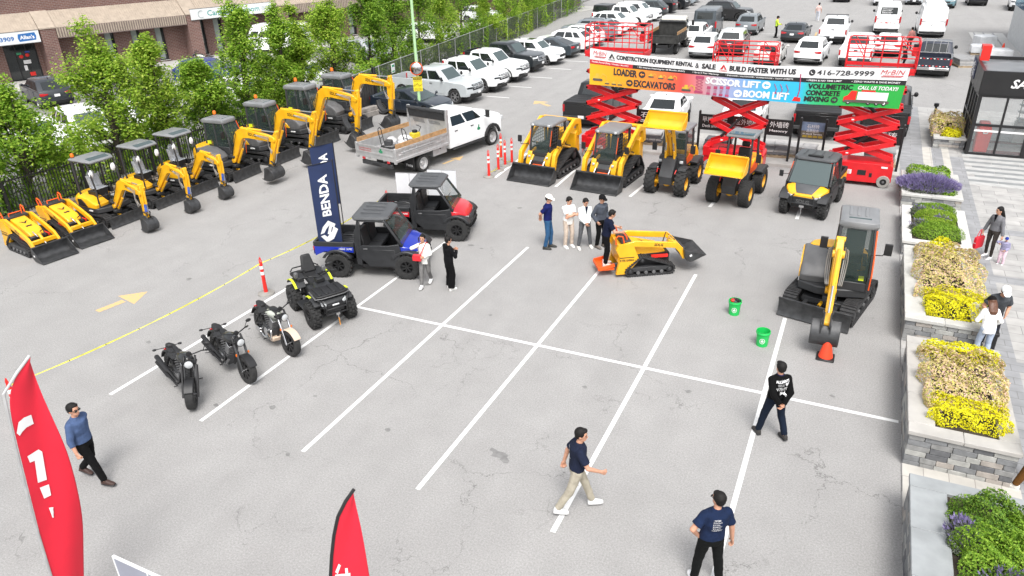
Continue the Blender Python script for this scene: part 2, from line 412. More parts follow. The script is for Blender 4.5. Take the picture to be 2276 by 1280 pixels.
# plaza of long pale pavers
def paver_mat(name, c1, c2, mortar, sw, sh, rot=0., off=.5):
 m = bpy.data.materials.new(name); m.use_nodes = True; nt = m.node_tree; b = nt.nodes['Principled BSDF']; b.inputs['Roughness'].default_value = .75
 tc = nt.nodes.new('ShaderNodeTexCoord'); mp = nt.nodes.new('ShaderNodeMapping'); mp.inputs['Rotation'].default_value = (0, 0, rot); nt.links.new(tc.outputs['Object'], mp.inputs['Vector'])
 br = nt.nodes.new('ShaderNodeTexBrick'); br.inputs['Scale'].default_value = 1; br.inputs['Brick Width'].default_value = sw; br.inputs['Row Height'].default_value = sh; br.inputs['Mortar Size'].default_value = .008; br.offset = off
 br.inputs['Color1'].default_value = col4(c1); br.inputs['Color2'].default_value = col4(c2); br.inputs['Mortar'].default_value = col4(mortar); nt.links.new(mp.outputs['Vector'], br.inputs['Vector'])
 n = nt.nodes.new('ShaderNodeTexNoise'); n.inputs['Scale'].default_value = 2.2; n.inputs['Detail'].default_value = 7; nt.links.new(tc.outputs['Object'], n.inputs['Vector'])
 mr = nt.nodes.new('ShaderNodeMapRange'); mr.inputs['From Min'].default_value = .3; mr.inputs['From Max'].default_value = .7; mr.inputs['To Min'].default_value = .85; mr.inputs['To Max'].default_value = 1.15; nt.links.new(n.outputs['Fac'], mr.inputs['Value'])
 sc = nt.nodes.new('ShaderNodeVectorMath'); sc.operation = 'SCALE'; nt.links.new(br.outputs['Color'], sc.inputs[0]); nt.links.new(mr.outputs['Result'], sc.inputs['Scale']); nt.links.new(sc.outputs['Vector'], b.inputs['Base Color'])
 return m
PAV = paver_mat('plaza_pavers', (.32, .315, .305), (.39, .38, .365), (.19, .185, .18), .9, .45); PAVD = paver_mat('dark_pavers', (.245, .248, .255), (.28, .283, .29), (.17, .17, .17), .9, .30); PAVL = paver_mat('cream_pavers', (.43, .41, .375), (.47, .45, .41), (.28, .26, .24), .42, .9, 0., 0.)
PB = MB(PAV); PB.box(13.5, 60, -60, 30.6, -.06, .03); struct(PB.build('plaza', smooth=0))
PD = MB(PAVD)
for y0, y1 in ((12.0, 12.5), (8.0, 8.5), (3.0, 3.45), (-6, -5.5)): PD.box(15.9, 40, y0, y1, .0, .034)
PD.box(15.42, 15.9, -9, 21, .0, .036); PD.box(13.52, 14.4, 16.7, 30.5, .0, .034); PD.box(14.75, 15.15, 16.7, 22.2, .0, .034); struct(PD.build('dark_paving_bands', smooth=0))
PL = MB(PAVL); PL.box(14.4, 14.75, 16.7, 22.2, .0, .035); PL.box(15.15, 15.42, 16.7, 22.2, .0, .035); PL.box(13.51, 15.42, -2.75, -1.42, .0, .035); struct(PL.build('cream_paving', smooth=0))
ST = MB(mat('step_pale', (.40, .40, .39), .7, var=.12)); SD = mat('step_dark', (.22, .23, .23), .7, var=.12)
for k in range(7):     # broad shallow treads, pale with dark inlays, up to the doors
 y0 = 17.25+.66*k; ST.box(15.9, 30, y0, y0+.36, .03, .042, None if False else MATS['step_pale'])
 for j in range(14): ST.box(15.9+j*1.0+.01+.25*(k % 2), 16.88+j*1.0+.25*(k % 2), y0+.36, y0+.66, .03, .040, SD)
struct(ST.build('banded_forecourt', smooth=0))
AP = MB(mat('apron_concrete', (.46, .455, .44), .8, var=.1)); AP.box(18.9, 21.4, 43.5, 62, .0, .02)
for x in (19.2, 19.9, 20.6): AP.box(x, x+.12, 43.5, 62, .02, .024, PAVD)
struct(AP.build('apron', smooth=0))
# ---------------------------------------------------------------- brick unit across the fence
def brick_mat(name, c1, c2, mor, rx=True):
 m = bpy.data.materials.new(name); m.use_nodes = True; nt = m.node_tree; b = nt.nodes['Principled BSDF']; b.inputs['Roughness'].default_value = .85
 tc = nt.nodes.new('ShaderNodeTexCoord'); sp = nt.nodes.new('ShaderNodeSeparateXYZ'); nt.links.new(tc.outputs['Object'], sp.inputs[0]); ad = nt.nodes.new('ShaderNodeMath'); nt.links.new(sp.outputs['X'], ad.inputs[0]); nt.links.new(sp.outputs['Y'], ad.inputs[1])
 cb = nt.nodes.new('ShaderNodeCombineXYZ'); nt.links.new(ad.outputs[0], cb.inputs['X']); nt.links.new(sp.outputs['Z'], cb.inputs['Y'])
 br = nt.nodes.new('ShaderNodeTexBrick'); br.inputs['Scale'].default_value = 1; br.inputs['Brick Width'].default_value = .30; br.inputs['Row Height'].default_value = .11; br.inputs['Mortar Size'].default_value = .012
 br.inputs['Color1'].default_value = col4(c1); br.inputs['Color2'].default_value = col4(c2); br.inputs['Mortar'].default_value = col4(mor); nt.links.new(cb.outputs[0], br.inputs['Vector'])
 n = nt.nodes.new('ShaderNodeTexNoise'); n.inputs['Scale'].default_value = .8; n.inputs['Detail'].default_value = 8; nt.links.new(tc.outputs['Object'], n.inputs['Vector'])
 mr = nt.nodes.new('ShaderNodeMapRange'); mr.inputs['To Min'].default_value = .6; mr.inputs['To Max'].default_value = 1.4; nt.links.new(n.outputs['Fac'], mr.inputs['Value'])
 sc = nt.nodes.new('ShaderNodeVectorMath'); sc.operation = 'SCALE'; nt.links.new(br.outputs['Color'], sc.inputs[0]); nt.links.new(mr.outputs['Result'], sc.inputs['Scale']); nt.links.new(sc.outputs['Vector'], b.inputs['Base Color'])
 return m
BRK = brick_mat('brown_brick', (.125, .058, .048), (.165, .080, .064), (.24, .20, .18))
BEIGE = mat('beige_roof_metal', (.36, .30, .24), .6, .1, .12); BROWN = mat('brown_fascia', (.17, .13, .115), .6, 0, .1); CURT = mat('pale_blinds', (.30, .34, .32), .7, 0, .1)
bd = thing('brick_building', 'brown brick commercial unit with beige ribbed awnings behind the trees', 'building', (-43.06, 20.61, -.05), radians(69.1))
WINS = [(5.45, 6.15), (7.38, 8.05), (9.2, 9.9), (12.55, 13.2), (14.0, 14.7), (16.0, 16.7), (20.5, 21.3), (23.5, 24.3), (27, 27.8)]
w = MB(BRK); xs = [-14]+[v for a in [(-1.3, .75)]+WINS for v in a]+[60]
for i in range(0, len(xs), 2): w.box(xs[i], xs[i+1], 0, .35, 0, 4.7)
for a, b_ in WINS: w.box(a, b_, 0, .35, 0, .25); w.box(a, b_, 0, .35, 2.95, 4.7)
w.box(-1.3, .75, 0, .35, 2.55, 4.7); w.box(-14, 60, .002, 14, 4.7, 6.6); w.box(-14, -13.6, .35, 14, 0, 4.7); w.box(59.6, 60, .35, 14, 0, 4.7)
for a, b_ in ((1.0, 2.0), (11.4, 12.4), (19.4, 20.2), (30, 31)): w.prism([(-1.25, 0), (0, 0), (0, 4.55), (-1.25, 3.5)], a, b_, ax='x')
w.build('wall', bd, smooth=0)
m = MB(mat('roof_gravel', (.3, .29, .27), .9)); m.box(-14.1, 60.1, -.05, 14.1, 6.6, 6.75); m.build('roof', bd)
for a, b_ in ((1.0, 2.0), (11.4, 12.4), (19.4, 20.2), (30, 31)): m = MB(BEIGE); m.prism([(-1.29, 3.5), (0, 4.56), (0, 4.66), (-1.29, 3.60)], a-.04, b_+.04, ax='x'); m.build('pier_cap', bd, .01)
for a, b_, rib in ((-14, .95, 0), (2.05, 11.35, 1), (12.45, 19.35, 0), (20.25, 29.95, 1), (31.05, 60, 1)):
 m = MB(BEIGE); m.prism([(-1.2, 3.50), (-.002, 4.56), (-.002, 4.60), (-1.2, 3.54)], a, b_, ax='x'); d = V((0, -1.2, -1.06)).normalized(); n = int((b_-a)/.17)
 for i in range(n): x = a+.05+(b_-a-.1)*i/max(1, n-1); m.beam((x, -.01, 4.615), (x, -1.19, 3.555), .035, .04, up=(0, -.66, .75))
 if rib:
  m.box(a, b_, -1.215, -1.2, 2.86, 3.54, BROWN)
  for i in range(n): x = a+.05+(b_-a-.1)*i/max(1, n-1); m.box(x-.045, x+.045, -1.245, -1.2, 2.88, 3.52, BEIGE)
  m.box(a, b_, -1.26, -1.2, 2.82, 2.88, BROWN)
 else: m.box(a, b_, -1.2, -.02, 3.46, 3.5, BROWN)
 m.build('awning', bd, smooth=0)
for a, b_ in WINS:
 m = MB(BLK);
 for x in (a, b_-.06): m.box(x, x+.06, .12, .22, .25, 2.95)
 for z in (.25, .95, 1.05, 2.89): m.box(a+.06, b_-.06, .13, .21, z, z+.06)
 f = m.build('window', bd); m = MB(CURT); m.box(a+.06, a+.06+(b_-a)*.62, .17, .18, .31, 2.89); m.box(a+.06+(b_-a)*.62, b_-.06, .17, .18, .31, 2.89, GLS); m.build('pane', f)
 m = MB(CONC); m.box(a-.06, b_+.06, -.06, .12, .20, .25); m.build('sill', f)
m = MB(GLS); m.box(-1.3, .75, .2, .24, 0, 2.55)
for x in (-1.3, -.6, .05, .69): m.box(x, x+.06, .16, .2, 0, 2.55, BLK)
m.use(REDP); m.ball((-.3, .15, 1.72), (.14, .02, .12)); m.ball((.1, .15, 1.78), (.14, .02, .12)); m.box(-.05, .3, .15, .16, .35, .6, REDP); m.use(WHT); m.box(-.25, .22, .15, .16, 1.2, 1.45); m.box(-.3, -.1, .15, .16, .75, 1.1); m.box(-.55, -.25, .15, .16, 1.85, 2.0, mat('sticker_green', (.05, .3, .15))); m.box(-.0, .3, .15, .16, 1.95, 2.05, mat('sticker_blue', (.03, .08, .4))); m.build('door', bd)
SW = MB(CONC); SW.box(-14, 60, -4.2, -.0, .0, .12); struct(SW.build('sidewalk', loc=bd.location, rz=radians(69.1)))
# shop signs hang on the building: things of their own
def shopsign(label, a, b_, z0, z1, draw):
 T = bd.matrix_basis; t = thing('shop_sign', label, 'sign', (0, 0, 0), 0, 'shop signs on the brick building'); t.location = bd.location; t.rotation_euler = bd.rotation_euler
 m = MB(mat('sign_panel', (.68, .70, .70), .4, 0, .03)); m.box(a, b_, -1.34, -1.27, z0, z1); draw(m); m.use(MGR); m.box(a-.03, b_+.03, -1.33, -1.262, z0-.04, z0); m.box(a-.03, b_+.03, -1.33, -1.262, z1, z1+.04); m.box(a+.2, b_-.2, -1.30, -1.0, z0-.02, z0); m.build('panel', t, smooth=0)
TEAL = mat('sign_teal', (.03, .27, .25), .5); SBLU = mat('sign_blue', (.02, .13, .38), .5)
def d1(m):
 letter(m, '905-602 3909', (-3.2, -1.342, 2.95), (1, 0, 0), (0, 0, 1), SBLU, w=2.5, h=.30, bold=.03)
 o = [(-.42, 2.86), (.62, 2.90), (.68, 3.15), (.62, 3.40), (-.42, 3.36), (-.48, 3.1)]; m.add([(x, -1.345, z) for x, z in o], [tuple(range(6))], SBLU); letter(m, "Allan's", (-.35, -1.347, 3.0), (1, 0, 0), (0, 0, 1), WHT, w=.9, h=.26, bold=.03)
shopsign('white shop sign with a blue telephone number above the dark glass door', -6, .88, 2.74, 3.5, d1)
def d2(m):
 m.tube([(12.6+.26*cos(a), -1.345, 3.5+.26*sin(a)) for a in [radians(60+30*i) for i in range(9)]], .03, 5, mat('sign_grey', (.35, .4, .4)))
 letter(m, 'Canaan Bathroom', (13.1, -1.342, 3.32), (1, 0, 0), (0, 0, 1), TEAL, w=4.5, h=.42, bold=.01); letter(m, '迦南', (17.75, -1.342, 3.36), (1, 0, 0), (0, 0, 1), mat('sign_grey', (.35, .4, .4)), w=.72, h=.34, bold=.0)
shopsign('long white shop sign with teal lettering seen through a tree', 11.75, 18.7, 3.12, 3.9, d2)
# ---------------------------------------------------------------- glazed entrance box on the right
eb = thing('entrance_vestibule', 'black framed glass entrance box with a flat grey roof', 'building', (16.0, 21.6, 0))
FB = mat('black_frame', (.012, .012, .013), .35, 0, .1); X1, Y1, HH = 9., 4.1, 3.5
m = MB(FB)
for x in (0, 2.0, 4.0, 6.0, 8.85): m.box(x, x+.14, 0, .14, .03, 2.55)
for x in (.95, 2.95, 5.0): m.box(x+.08, x+.16, .03, .11, .1, 2.5)
for z in (.03, 1.25, 2.45): m.box(.14, X1, .02, .12, z, z+.10)
for y in (.9, 1.8, 2.7, 3.9): m.box(0, .12, y, y+.12, .03, 2.55)
for z in (.03, 1.25, 2.4): m.box(.01, .11, .14, Y1, z, z+.1)
m.build('frame', eb, .006)
m = MB(FB); m.box(-.03, X1, -.03, .12, 2.55, HH); m.box(-.03, .10, .12, Y1, 2.55, HH)
letter(m, 'SALES', (1.03, -.035, 2.86), (1, 0, 0), (0, 0, 1), WHT, h=.36, bold=.03, shear=.25); m.build('fascia', eb, .01)
m = MB(mat('roof_membrane', (.16, .165, .17), .35, 0, .3, 1.2)); m.box(.1, X1, .12, Y1, 3.30, 3.36); m.box(-.03, X1, Y1-.12, Y1, 3.3, HH+.001, FB); m.build('roof', eb)
g = MB(mat('clear_glass', (.30, .33, .33), .02, 0, 0, spec=.8, alpha=.22)); g.box(.14, X1, .06, .07, .13, 2.5); g.box(.05, .06, .14, Y1-.1, .13, 2.5); g.build('glass', eb)
m = MB(mat('entrance_mat', (.12, .012, .018), .95)); m.box(.5, X1, .2, 1.0, .034, .045); m.box(1.6, X1, -.0, .15, .034, .04) ; m.box(.3, X1, 2.3, 2.7, .034, .05); m.build('entrance_mat', eb)
m = MB(WHT); m.box(.14, X1, .055, .058, 1.02, 1.10); m.build('glass_band', eb)
m = MB(mat('snowflake_sign', (.02, .03, .09), .5)); m.box(-.06, -.035, 2.6, 3.9, 2.7, 3.45)
for k in range(4): a = k*pi/4; m.beam((-.07, 3.2-.5*cos(a)*.8, 3.05-.33*sin(a)), (-.07, 3.2+.5*cos(a)*.8, 3.05+.33*sin(a)), .02, .06, WHT, up=(1, 0, 0))
m.build('side_sign', eb)
t = tag(MB(REDP).box(0, .35, 0, .55, 0, .62).box(-.01, 0, .12, .42, .15, .45, WHT).build('red_box', bevel=.03, seg=2, loc=(16.02, 24.2, 3.5)), 'red plastic box sitting on the corner of the vestibule roof', 'box')
t = thing('red_kiosk', 'red stand with a white mark just inside the vestibule glass', 'stand', (16.35, 22.1, .03)); m = MB(REDP); m.prism([(0, 0), (.5, 0), (.55, .9), (.42, 1.25), (.05, 1.25), (0, .9)], 0, .6); m.build('body', t, .04, 2); m = MB(WHT); m.tube([(.18, -.012, .98), (.24, -.012, .82), (.36, -.012, .84), (.4, -.012, .98)], .03, 5); m.build('mark', t)
for i, (x, y) in enumerate(((18.0, 24.2), (19.8, 24.4))):
 t = thing('glass_display', ('pale glass display counter seen through the vestibule', 'display counter with a blue panel deep in the vestibule')[i], 'display', (x, y, .03)); m = MB(mat('display_white', (.6, .6, .58), .5)); m.box(0, 1.5, 0, .6, 0, .9);
 for k in range(3): m.box(0, 1.5, .02, .5, 1.0+.3*k, 1.04+.3*k)
 for q in (0, 1.46): m.box(q, q+.04, .0, .04, .9, 1.9)
 if i: m.box(.2, 1.2, .5, .55, 1.1, 1.8, SBLU)
 m.build('cabinet', t, .01)
# main building behind with its blue glazing
mb_ = thing('glass_building', 'showroom corner with blue glazing and a green glass canopy', 'building', (21.4, 45, 0))
m = MB(mat('cladding_white', (.55, .56, .56), .5)); m.box(0, 40, .05, 14, 0, 9); m.build('wall', mb_)
m = MB(mat('blue_glazing', (.10, .19, .30), .08, 0, .25, .6, spec=.8)); m.box(.12, 40, -.02, .04, 2.6, 8.6); m.box(-.05, -.0, .2, 13.8, 2.6, 8.6); m.build('window', mb_)
m = MB(mat('canopy_glass', (.22, .30, .27), .15, 0, .2)); m.box(-.35, 40, -1.2, -.03, 2.25, 2.40)
for k in range(12): m.box(-.36, 40, -1.22+.1*k, -1.2+.1*k, 2.40, 2.43, ALU)
m.build('canopy', mb_)
# ---------------------------------------------------------------- fences along the left edge
pf = thing('picket_fence', 'long black metal picket fence behind the row of excavators', 'fence', (-16.3, 0, 0), radians(-6.9))
FM = mat('fence_black', (.012, .012, .012), .5, 0, .1); m = MB(FM);
for z in (.18, 1.36): m.box(-.02, .02, -14, 19.3, z, z+.045)
y = -14
while y < 19.3: m.box(-.012, .012, y, y+.028, .1, 1.52); y += .115
m.build('picket_panel', pf, smooth=0)
for k in range(12):
 m = MB(FM); m.box(-.05, .05, -14+3*k-.05, -14+3*k+.05, 0, 1.62); m.build('post', pf)
ed = struct((lambda mm: [mm.box(-.14, .14, -14, 19.6, -.02, .16), mm.box(.14, .3, -14, 19.6, -.02, .06)] and mm)(MB(mat('timber_edging', (.16, .13, .105), .9, 0, .3, 4.))).build('fence_kerb', bevel=.015, loc=(-15.95, 0, 0), rz=radians(-6.9)))
hb = thing('hoarding_panel', 'dark corrugated hoarding with tall posts beside the last excavator', 'fence', (-13.6, 17.6, 0), radians(82)); m = MB(mat('dark_corrugated', (.035, .034, .034), .6, 0, .2))
for k in range(14): m.box(.0+.2*k, .13+.2*k, -.03, .03, .4, 2.15); m.box(.13+.2*k, .2+.2*k, -.005, .005, .4, 2.15)
m.build('panel', hb, smooth=0)
for x in (-.1, 2.9): m = MB(BLK); m.box(x-.07, x+.07, -.09, .09, 0, 2.4); m.build('post', hb, .01)
m = MB(WHT); m.box(.55, 1.75, -.06, -.035, 1.3, 1.75); m.use(SBLU); m.box(.6, 1.0, -.064, -.06, 1.35, 1.7, mat('notice_blue', (.2, .25, .4))); m.box(1.1, 1.4, -.064, -.06, 1.4, 1.65, mat('notice_yellow', (.6, .5, .05)));
for k in range(4): m.box(1.42, 1.7, -.063, -.06, 1.38+.08*k, 1.41+.08*k, MGR)
m.build('notice', hb)
cw = struct((lambda mm: [mm.box(0, 6.5, -.15, .15, 0, .28), mm.box(.3, 6.2, -.1, .2, .285, .5)] and mm)(MB(mat('timber_sleeper', (.27, .25, .23), .9, 0, .3, 3., bump=.3))).build('retaining_edge', bevel=.02, loc=(-13.2, 17.0, 0), rz=radians(80)))
def chain_mat():
 m = bpy.data.materials.new('chain_mesh'); m.use_nodes = True; nt = m.node_tree; b = nt.nodes['Principled BSDF']; b.inputs['Base Color'].default_value = (.10, .105, .105, 1); b.inputs['Roughness'].default_value = .5; b.inputs['Metallic'].default_value = .5
 tc = nt.nodes.new('ShaderNodeTexCoord'); mp = nt.nodes.new('ShaderNodeMapping'); mp.inputs['Rotation'].default_value = (radians(45), 0, 0); mp.inputs['Scale'].default_value = (0, 14, 14); nt.links.new(tc.outputs['Object'], mp.inputs['Vector'])
 fr = nt.nodes.new('ShaderNodeVectorMath'); fr.operation = 'FRACTION'; nt.links.new(mp.outputs['Vector'], fr.inputs[0]); sp = nt.nodes.new('ShaderNodeSeparateXYZ'); nt.links.new(fr.outputs[0], sp.inputs[0])
 mn = nt.nodes.new('ShaderNodeMath'); mn.operation = 'MINIMUM'; nt.links.new(sp.outputs['Y'], mn.inputs[0]); nt.links.new(sp.outputs['Z'], mn.inputs[1]); lt = nt.nodes.new('ShaderNodeMath'); lt.operation = 'LESS_THAN'; lt.inputs[1].default_value = .17; nt.links.new(mn.outputs[0], lt.inputs[0]); nt.links.new(lt.outputs[0], b.inputs['Alpha']); return m
a, b_ = V((-14.3, 17.6, 0)), V((-20.3, 73.4, 0)); Lc = (b_-a).length
cf = thing('chain_link_fence', 'grey chain link fence running behind the parked cars', 'fence', a, atan2(b_.y-a.y, b_.x-a.x)-pi/2); m = MB(chain_mat()); m.box(-.006, .006, 0, Lc, .05, 1.85); m.build('mesh_panel', cf, smooth=0)
m = MB(ALU); m.tube([(0, 0, 1.88), (0, Lc, 1.88)], .022, 6); m.build('top_rail', cf)
for k in range(20): m = MB(ALU); m.tube([(0, Lc*k/19, 0), (0, Lc*k/19, 1.95)], .035, 6); m.build('post', cf)
for i, (px, py, c) in enumerate(((790, 182, 'g'), (865, 150, 'g'), (907, 130, 'w'))):
 f = G(px, py, 1.5); k = (f-a).dot((b_-a).normalized()); p = a+(b_-a).normalized()*k
 t = tag(MB(WHT).box(-.012, .012, -.22, .22, 1.2, 1.75).box(.012, .016, -.16, .16, 1.25, 1.33, mat('sticker_green', (.05, .3, .15))).box(.012, .016, -.16, .16, 1.55, 1.68, mat('sticker_green', (.05, .3, .15))).build('parking_notice', loc=(p.x+.07, p.y, 0), rz=cf.rotation_euler.z), ('small white notice with green bars on the fence by the last excavator', 'white notice with green bars on the fence above the dark car', 'white notice with green bars on the fence behind the light pole')[i], 'sign', 'notices on the chain link fence')
# ---------------------------------------------------------------- road vehicles
# kind: L, W, H, wheelbase, wheel radius, hood z, belt z, cowl x, roof front x, roof rear x, rear glass base x, deck z, shift of the wheelbase
CARS = {
 'sedan':  dict(L=4.75, W=1.84, H=1.43, wb=2.75, r=.33, hz=.88, bz=.95, cx=.98, rf=.28, rr=-1.05, gx=-1.78, dz=1.02, ws=.02),
 'fast':   dict(L=4.72, W=1.90, H=1.44, wb=2.88, r=.34, hz=.84, bz=.94, cx=1.18, rf=.22, rr=-.75, gx=-1.95, dz=1.04, ws=-.02),
 'suv':    dict(L=4.65, W=1.88, H=1.68, wb=2.70, r=.36, hz=1.06, bz=1.12, cx=.98, rf=.42, rr=-1.55, gx=-2.12, dz=1.12, ws=.0),
 'bigsuv': dict(L=5.00, W=1.98, H=1.82, wb=2.90, r=.40, hz=1.16, bz=1.22, cx=1.05, rf=.52, rr=-1.90, gx=-2.35, dz=1.22, ws=.0),
 'pickup': dict(L=5.85, W=2.03, H=1.93, wb=3.68, r=.42, hz=1.20, bz=1.28, cx=1.30, rf=.72, rr=-.82, gx=-1.04, dz=1.32, ws=.0),
 'van':    dict(L=5.95, W=2.02, H=2.42, wb=3.75, r=.37, hz=1.22, bz=1.34, cx=2.25, rf=1.55, rr=-2.82, gx=-2.93, dz=1.34, ws=.1),
}
def bil(q, u, v):
 a, b, c, d = [V(p) for p in q]
 return a*(1-u)*(1-v)+b*u*(1-v)+c*u*v+d*(1-u)*v
def pane(q, u0, u1, v0, v1, t=.006, u0t=None, u1t=None):
 "part of a four-cornered face (front-low, rear-low, rear-top, front-top)"
 u0t = u0 if u0t is None else u0t; u1t = u1 if u1t is None else u1t
 return [bil(q, u0, v0), bil(q, u1, v0), bil(q, u1t, v1), bil(q, u0t, v1)]
def arc_pts(cx, r, z0, n=9, zc=None):
 zc = r if zc is None else zc
 a0 = math.asin(max(-1, min(1, (z0-zc)/r)))
 return [(cx+r*cos(a0+(pi-2*a0)*i/n), zc+r*sin(a0+(pi-2*a0)*i/n)) for i in range(n+1)]
def car(label, cat, kind, color, loc, rz, name=None, group=None, roof=None, rails=False, rim=None, plate='b', grille=BLK, cover=None, wins=True, trim=True, sunroof=False, box=False, bedopen=False, blackarch=False, door_open=False, rearwin=True):
 S = CARS[kind]; L, W, H, wb, r = S['L'], S['W'], S['H'], S['wb'], S['r']
 names = dict(sedan='sedan', fast='sedan', suv='parked_suv', bigsuv='parked_suv', pickup='pickup_truck', van='cargo_van')
 t = thing(name or names[kind], label, cat, loc, rz, group)
 pm = paint(color); xf, xr = L/2, -L/2; zb = .26 if kind in ('sedan', 'fast') else (.30 if kind != 'pickup' else .42)
 hz, bz, cx, gx, dz = S['hz'], S['bz'], S['cx'], S['gx'], S['dz']
 fx, rx = wb/2+S['ws'], -wb/2+S['ws']; ar = r+.065
 pk = kind == 'pickup'; bed0 = gx-.06
 # lower body with wheel arches, several slices across so that corners and edges are rounded
 top = [(xf-.06, zb+.02), (xf, zb+.14), (xf, zb+.32), (xf-.05, hz-.20), (xf-.16, hz-.05), (xf-.40, hz)]
 top += [(cx+.30, bz-.03), (cx, bz)]
 if pk: top += [(bed0, bz), (bed0, zb+.1)]
 elif kind in ('sedan', 'fast'): top += [(gx, bz+.02), (xr+.30, dz), (xr+.06, dz-.05), (xr, dz-.3), (xr, zb+.15), (xr+.06, zb+.02)]
 else: top += [(gx, bz), (xr+.10, dz), (xr+.03, dz-.12), (xr, zb+.35), (xr, zb+.12), (xr+.06, zb+.02)]
 ra = arc_pts(rx, ar, zb, zc=r)[::-1]; fa = arc_pts(fx, ar, zb, zc=r)[::-1]
 ol = top + ([] if pk else ra) + fa
 ts = [-1, -.955, -.80, -.4, 0, .4, .80, .955, 1]
 mz = .75
 def place(p, k):
  x, z = p; a = abs(k)
  e = max(0, (a-.955)/.045);
  if z > bz-.35 or x > xf-.5 or x < xr+.5:
   if z > mz: z -= .045*e
  wf = max(0, min(1, (x-(xf-1.0))/1.0)); wr = max(0, min(1, ((xr+.7)-x)/.7))
  if pk: wr = 0
  x -= .30*wf*a**3; x += .16*wr*a**3
  yy = k*W/2*(1-.03*max(0, (.55-z)/.3))
  return (x, yy*(1-.05*wf*wf-.03*wr*wr), z)
 def prof(pts, z):
  pts = sorted(pts, key=lambda p: p[1])
  for a, c in zip(pts, pts[1:]):
   if a[1] <= z <= c[1]: return a[0]+(c[0]-a[0])*(z-a[1])/max(1e-6, c[1]-a[1])
  return pts[-1][0] if z > pts[-1][1] else pts[0][0]
 fpts = top[:6]; rpts = [q for q in top[-5:] if q[0] < xr+.2] if not pk else []
 def skin(m, ks, zl, zh, end=1, t=.012):
  "a strip lying on the front (end 1) or rear skin, ks across, zl / zh heights (a number or one per k)"
  n = len(ks); zl = zl if isinstance(zl, (list, tuple)) else [zl]*n; zh = zh if isinstance(zh, (list, tuple)) else [zh]*n
  rows = []
  for off in (t, -.08):
   for zz in (zl, zh):
    rows.append([V(place((prof(fpts if end > 0 else rpts, z), z), k))+V((off*end, (off if off > 0 else 0)*k*.6, 0)) for k, z in zip(ks, zz)])
  rings = [[rows[0][i], rows[1][i], rows[3][i], rows[2][i]] for i in range(n)]
  return m.loft(rings)
 b = MB(pm)
 b.loft([[place(p, k) for p in ol] for k in ts])
 # greenhouse
 wbm = W/2-.045; wt = W/2-(.20 if kind != 'van' else .13); rf, rr = S['rf'], S['rr']
 if pk: wt = W/2-.17
 z0 = bz-.02; z1 = H-.09
 def ring(x0, x1, w, z, ch): return [(x0, -w*ch, z), (x0, w*ch, z), (x0-.16, w, z), (x1+.10, w, z), (x1, w*ch, z), (x1, -w*ch, z), (x1+.10, -w, z), (x0-.16, -w, z)]
 g0 = ring(cx, gx, wbm, z0, .82); g1 = ring(rf, rr, wt, z1, .84); lr = rf-rr; g2 = ring(rf-.14*lr, rr+.10*lr, wt-.10, H-.02, .84)
 b.loft([g0, g1, g2, ring(rf-.36*lr+.06, rr+.32*lr-.06, wt-.35, H, .84)], roof and paint(roof) or pm)
 b.use(pm)
 # dark underside and wheel housings
 b.box(xr+.25, xf-.3, -W/2+.24, W/2-.24, .20, .62, BLK)
 if pk:
  bh = bz-.02; w = W/2
  bo = [(bed0, zb+.1), (bed0, bh), (xr+.02, bh), (xr, bh-.05), (xr+.02, .55), (xr+.05, zb+.1)]+arc_pts(rx, ar, zb+.1, zc=r)[::-1]
  for sgn in (-1, 1): b.prism(bo, sgn*(w-.09), sgn*(w-.005), pm)
  b.box(xr+.06, bed0, -w+.09, w-.09, .62, .72, BLK); b.box(bed0-.04, bed0, -w+.09, w-.09, .72, bh, pm)
  for sgn in (-1, 1): b.box(rx-ar-.03, rx+ar+.03, sgn*(w-.34), sgn*(w-.085), .70, r*2+.12, BLK)
  b.use(pm)
  tg = MB(pm); tg.box(xr+.005, xr+.07, -w+.10, w-.10, .66, bh, pm); tg.box(xr-.004, xr+.01, -w+.2, w-.2, .74, bh-.12, pm); tg.cb((xr-.005, 0, bh-.1), (.03, .22, .06), BLK)
  tg.build('tailgate', t, .012)
  b.cb((xr-.02, 0, .58), (.16, W-.12, .16), CHR if grille == CHR else DGR); b.cb((xr-.12, 0, .45), (.14, .08, .08), BLK)
  if cover:
   c = MB(mat('tonneau_cover', (.018, .018, .019), .6)); c.box(xr+.03, bed0-.02, -w+.03, w-.03, bh+.003, bh+.05)
   for i in range(1, 4): c.box(xr+.03+(bed0-xr)*i/4, xr+.05+(bed0-xr)*i/4, -w+.04, w-.04, bh+.05, bh+.058)
   c.build('tonneau_cover', t, .012)
  if box:
   c = MB(pm if box == 'paint' else paint('#101112')); c.loft([[(xr+.05, -w+.04, bh), (xr+.05, w-.04, bh), (bed0-.03, w-.04, bh), (bed0-.03, -w+.04, bh)], [(xr+.15, -w+.14, H-.06), (xr+.15, w-.14, H-.06), (bed0-.03, w-.14, H-.04), (bed0-.03, -w+.14, H-.04)], [(xr+.3, -w+.3, H), (xr+.3, w-.3, H), (bed0-.1, w-.3, H), (bed0-.1, -w+.3, H)]])
   for sg in (-1, 1):
    c.slab([(xr+.35, sg*(w-.075), bh+.15), (bed0-.25, sg*(w-.075), bh+.15), (bed0-.25, sg*(w-.125), H-.18), (xr+.35, sg*(w-.125), H-.18)], .01, GLS)
   c.build('truck_cap', t, .03)
 b.build('body', t, .018, 2, smooth=32)
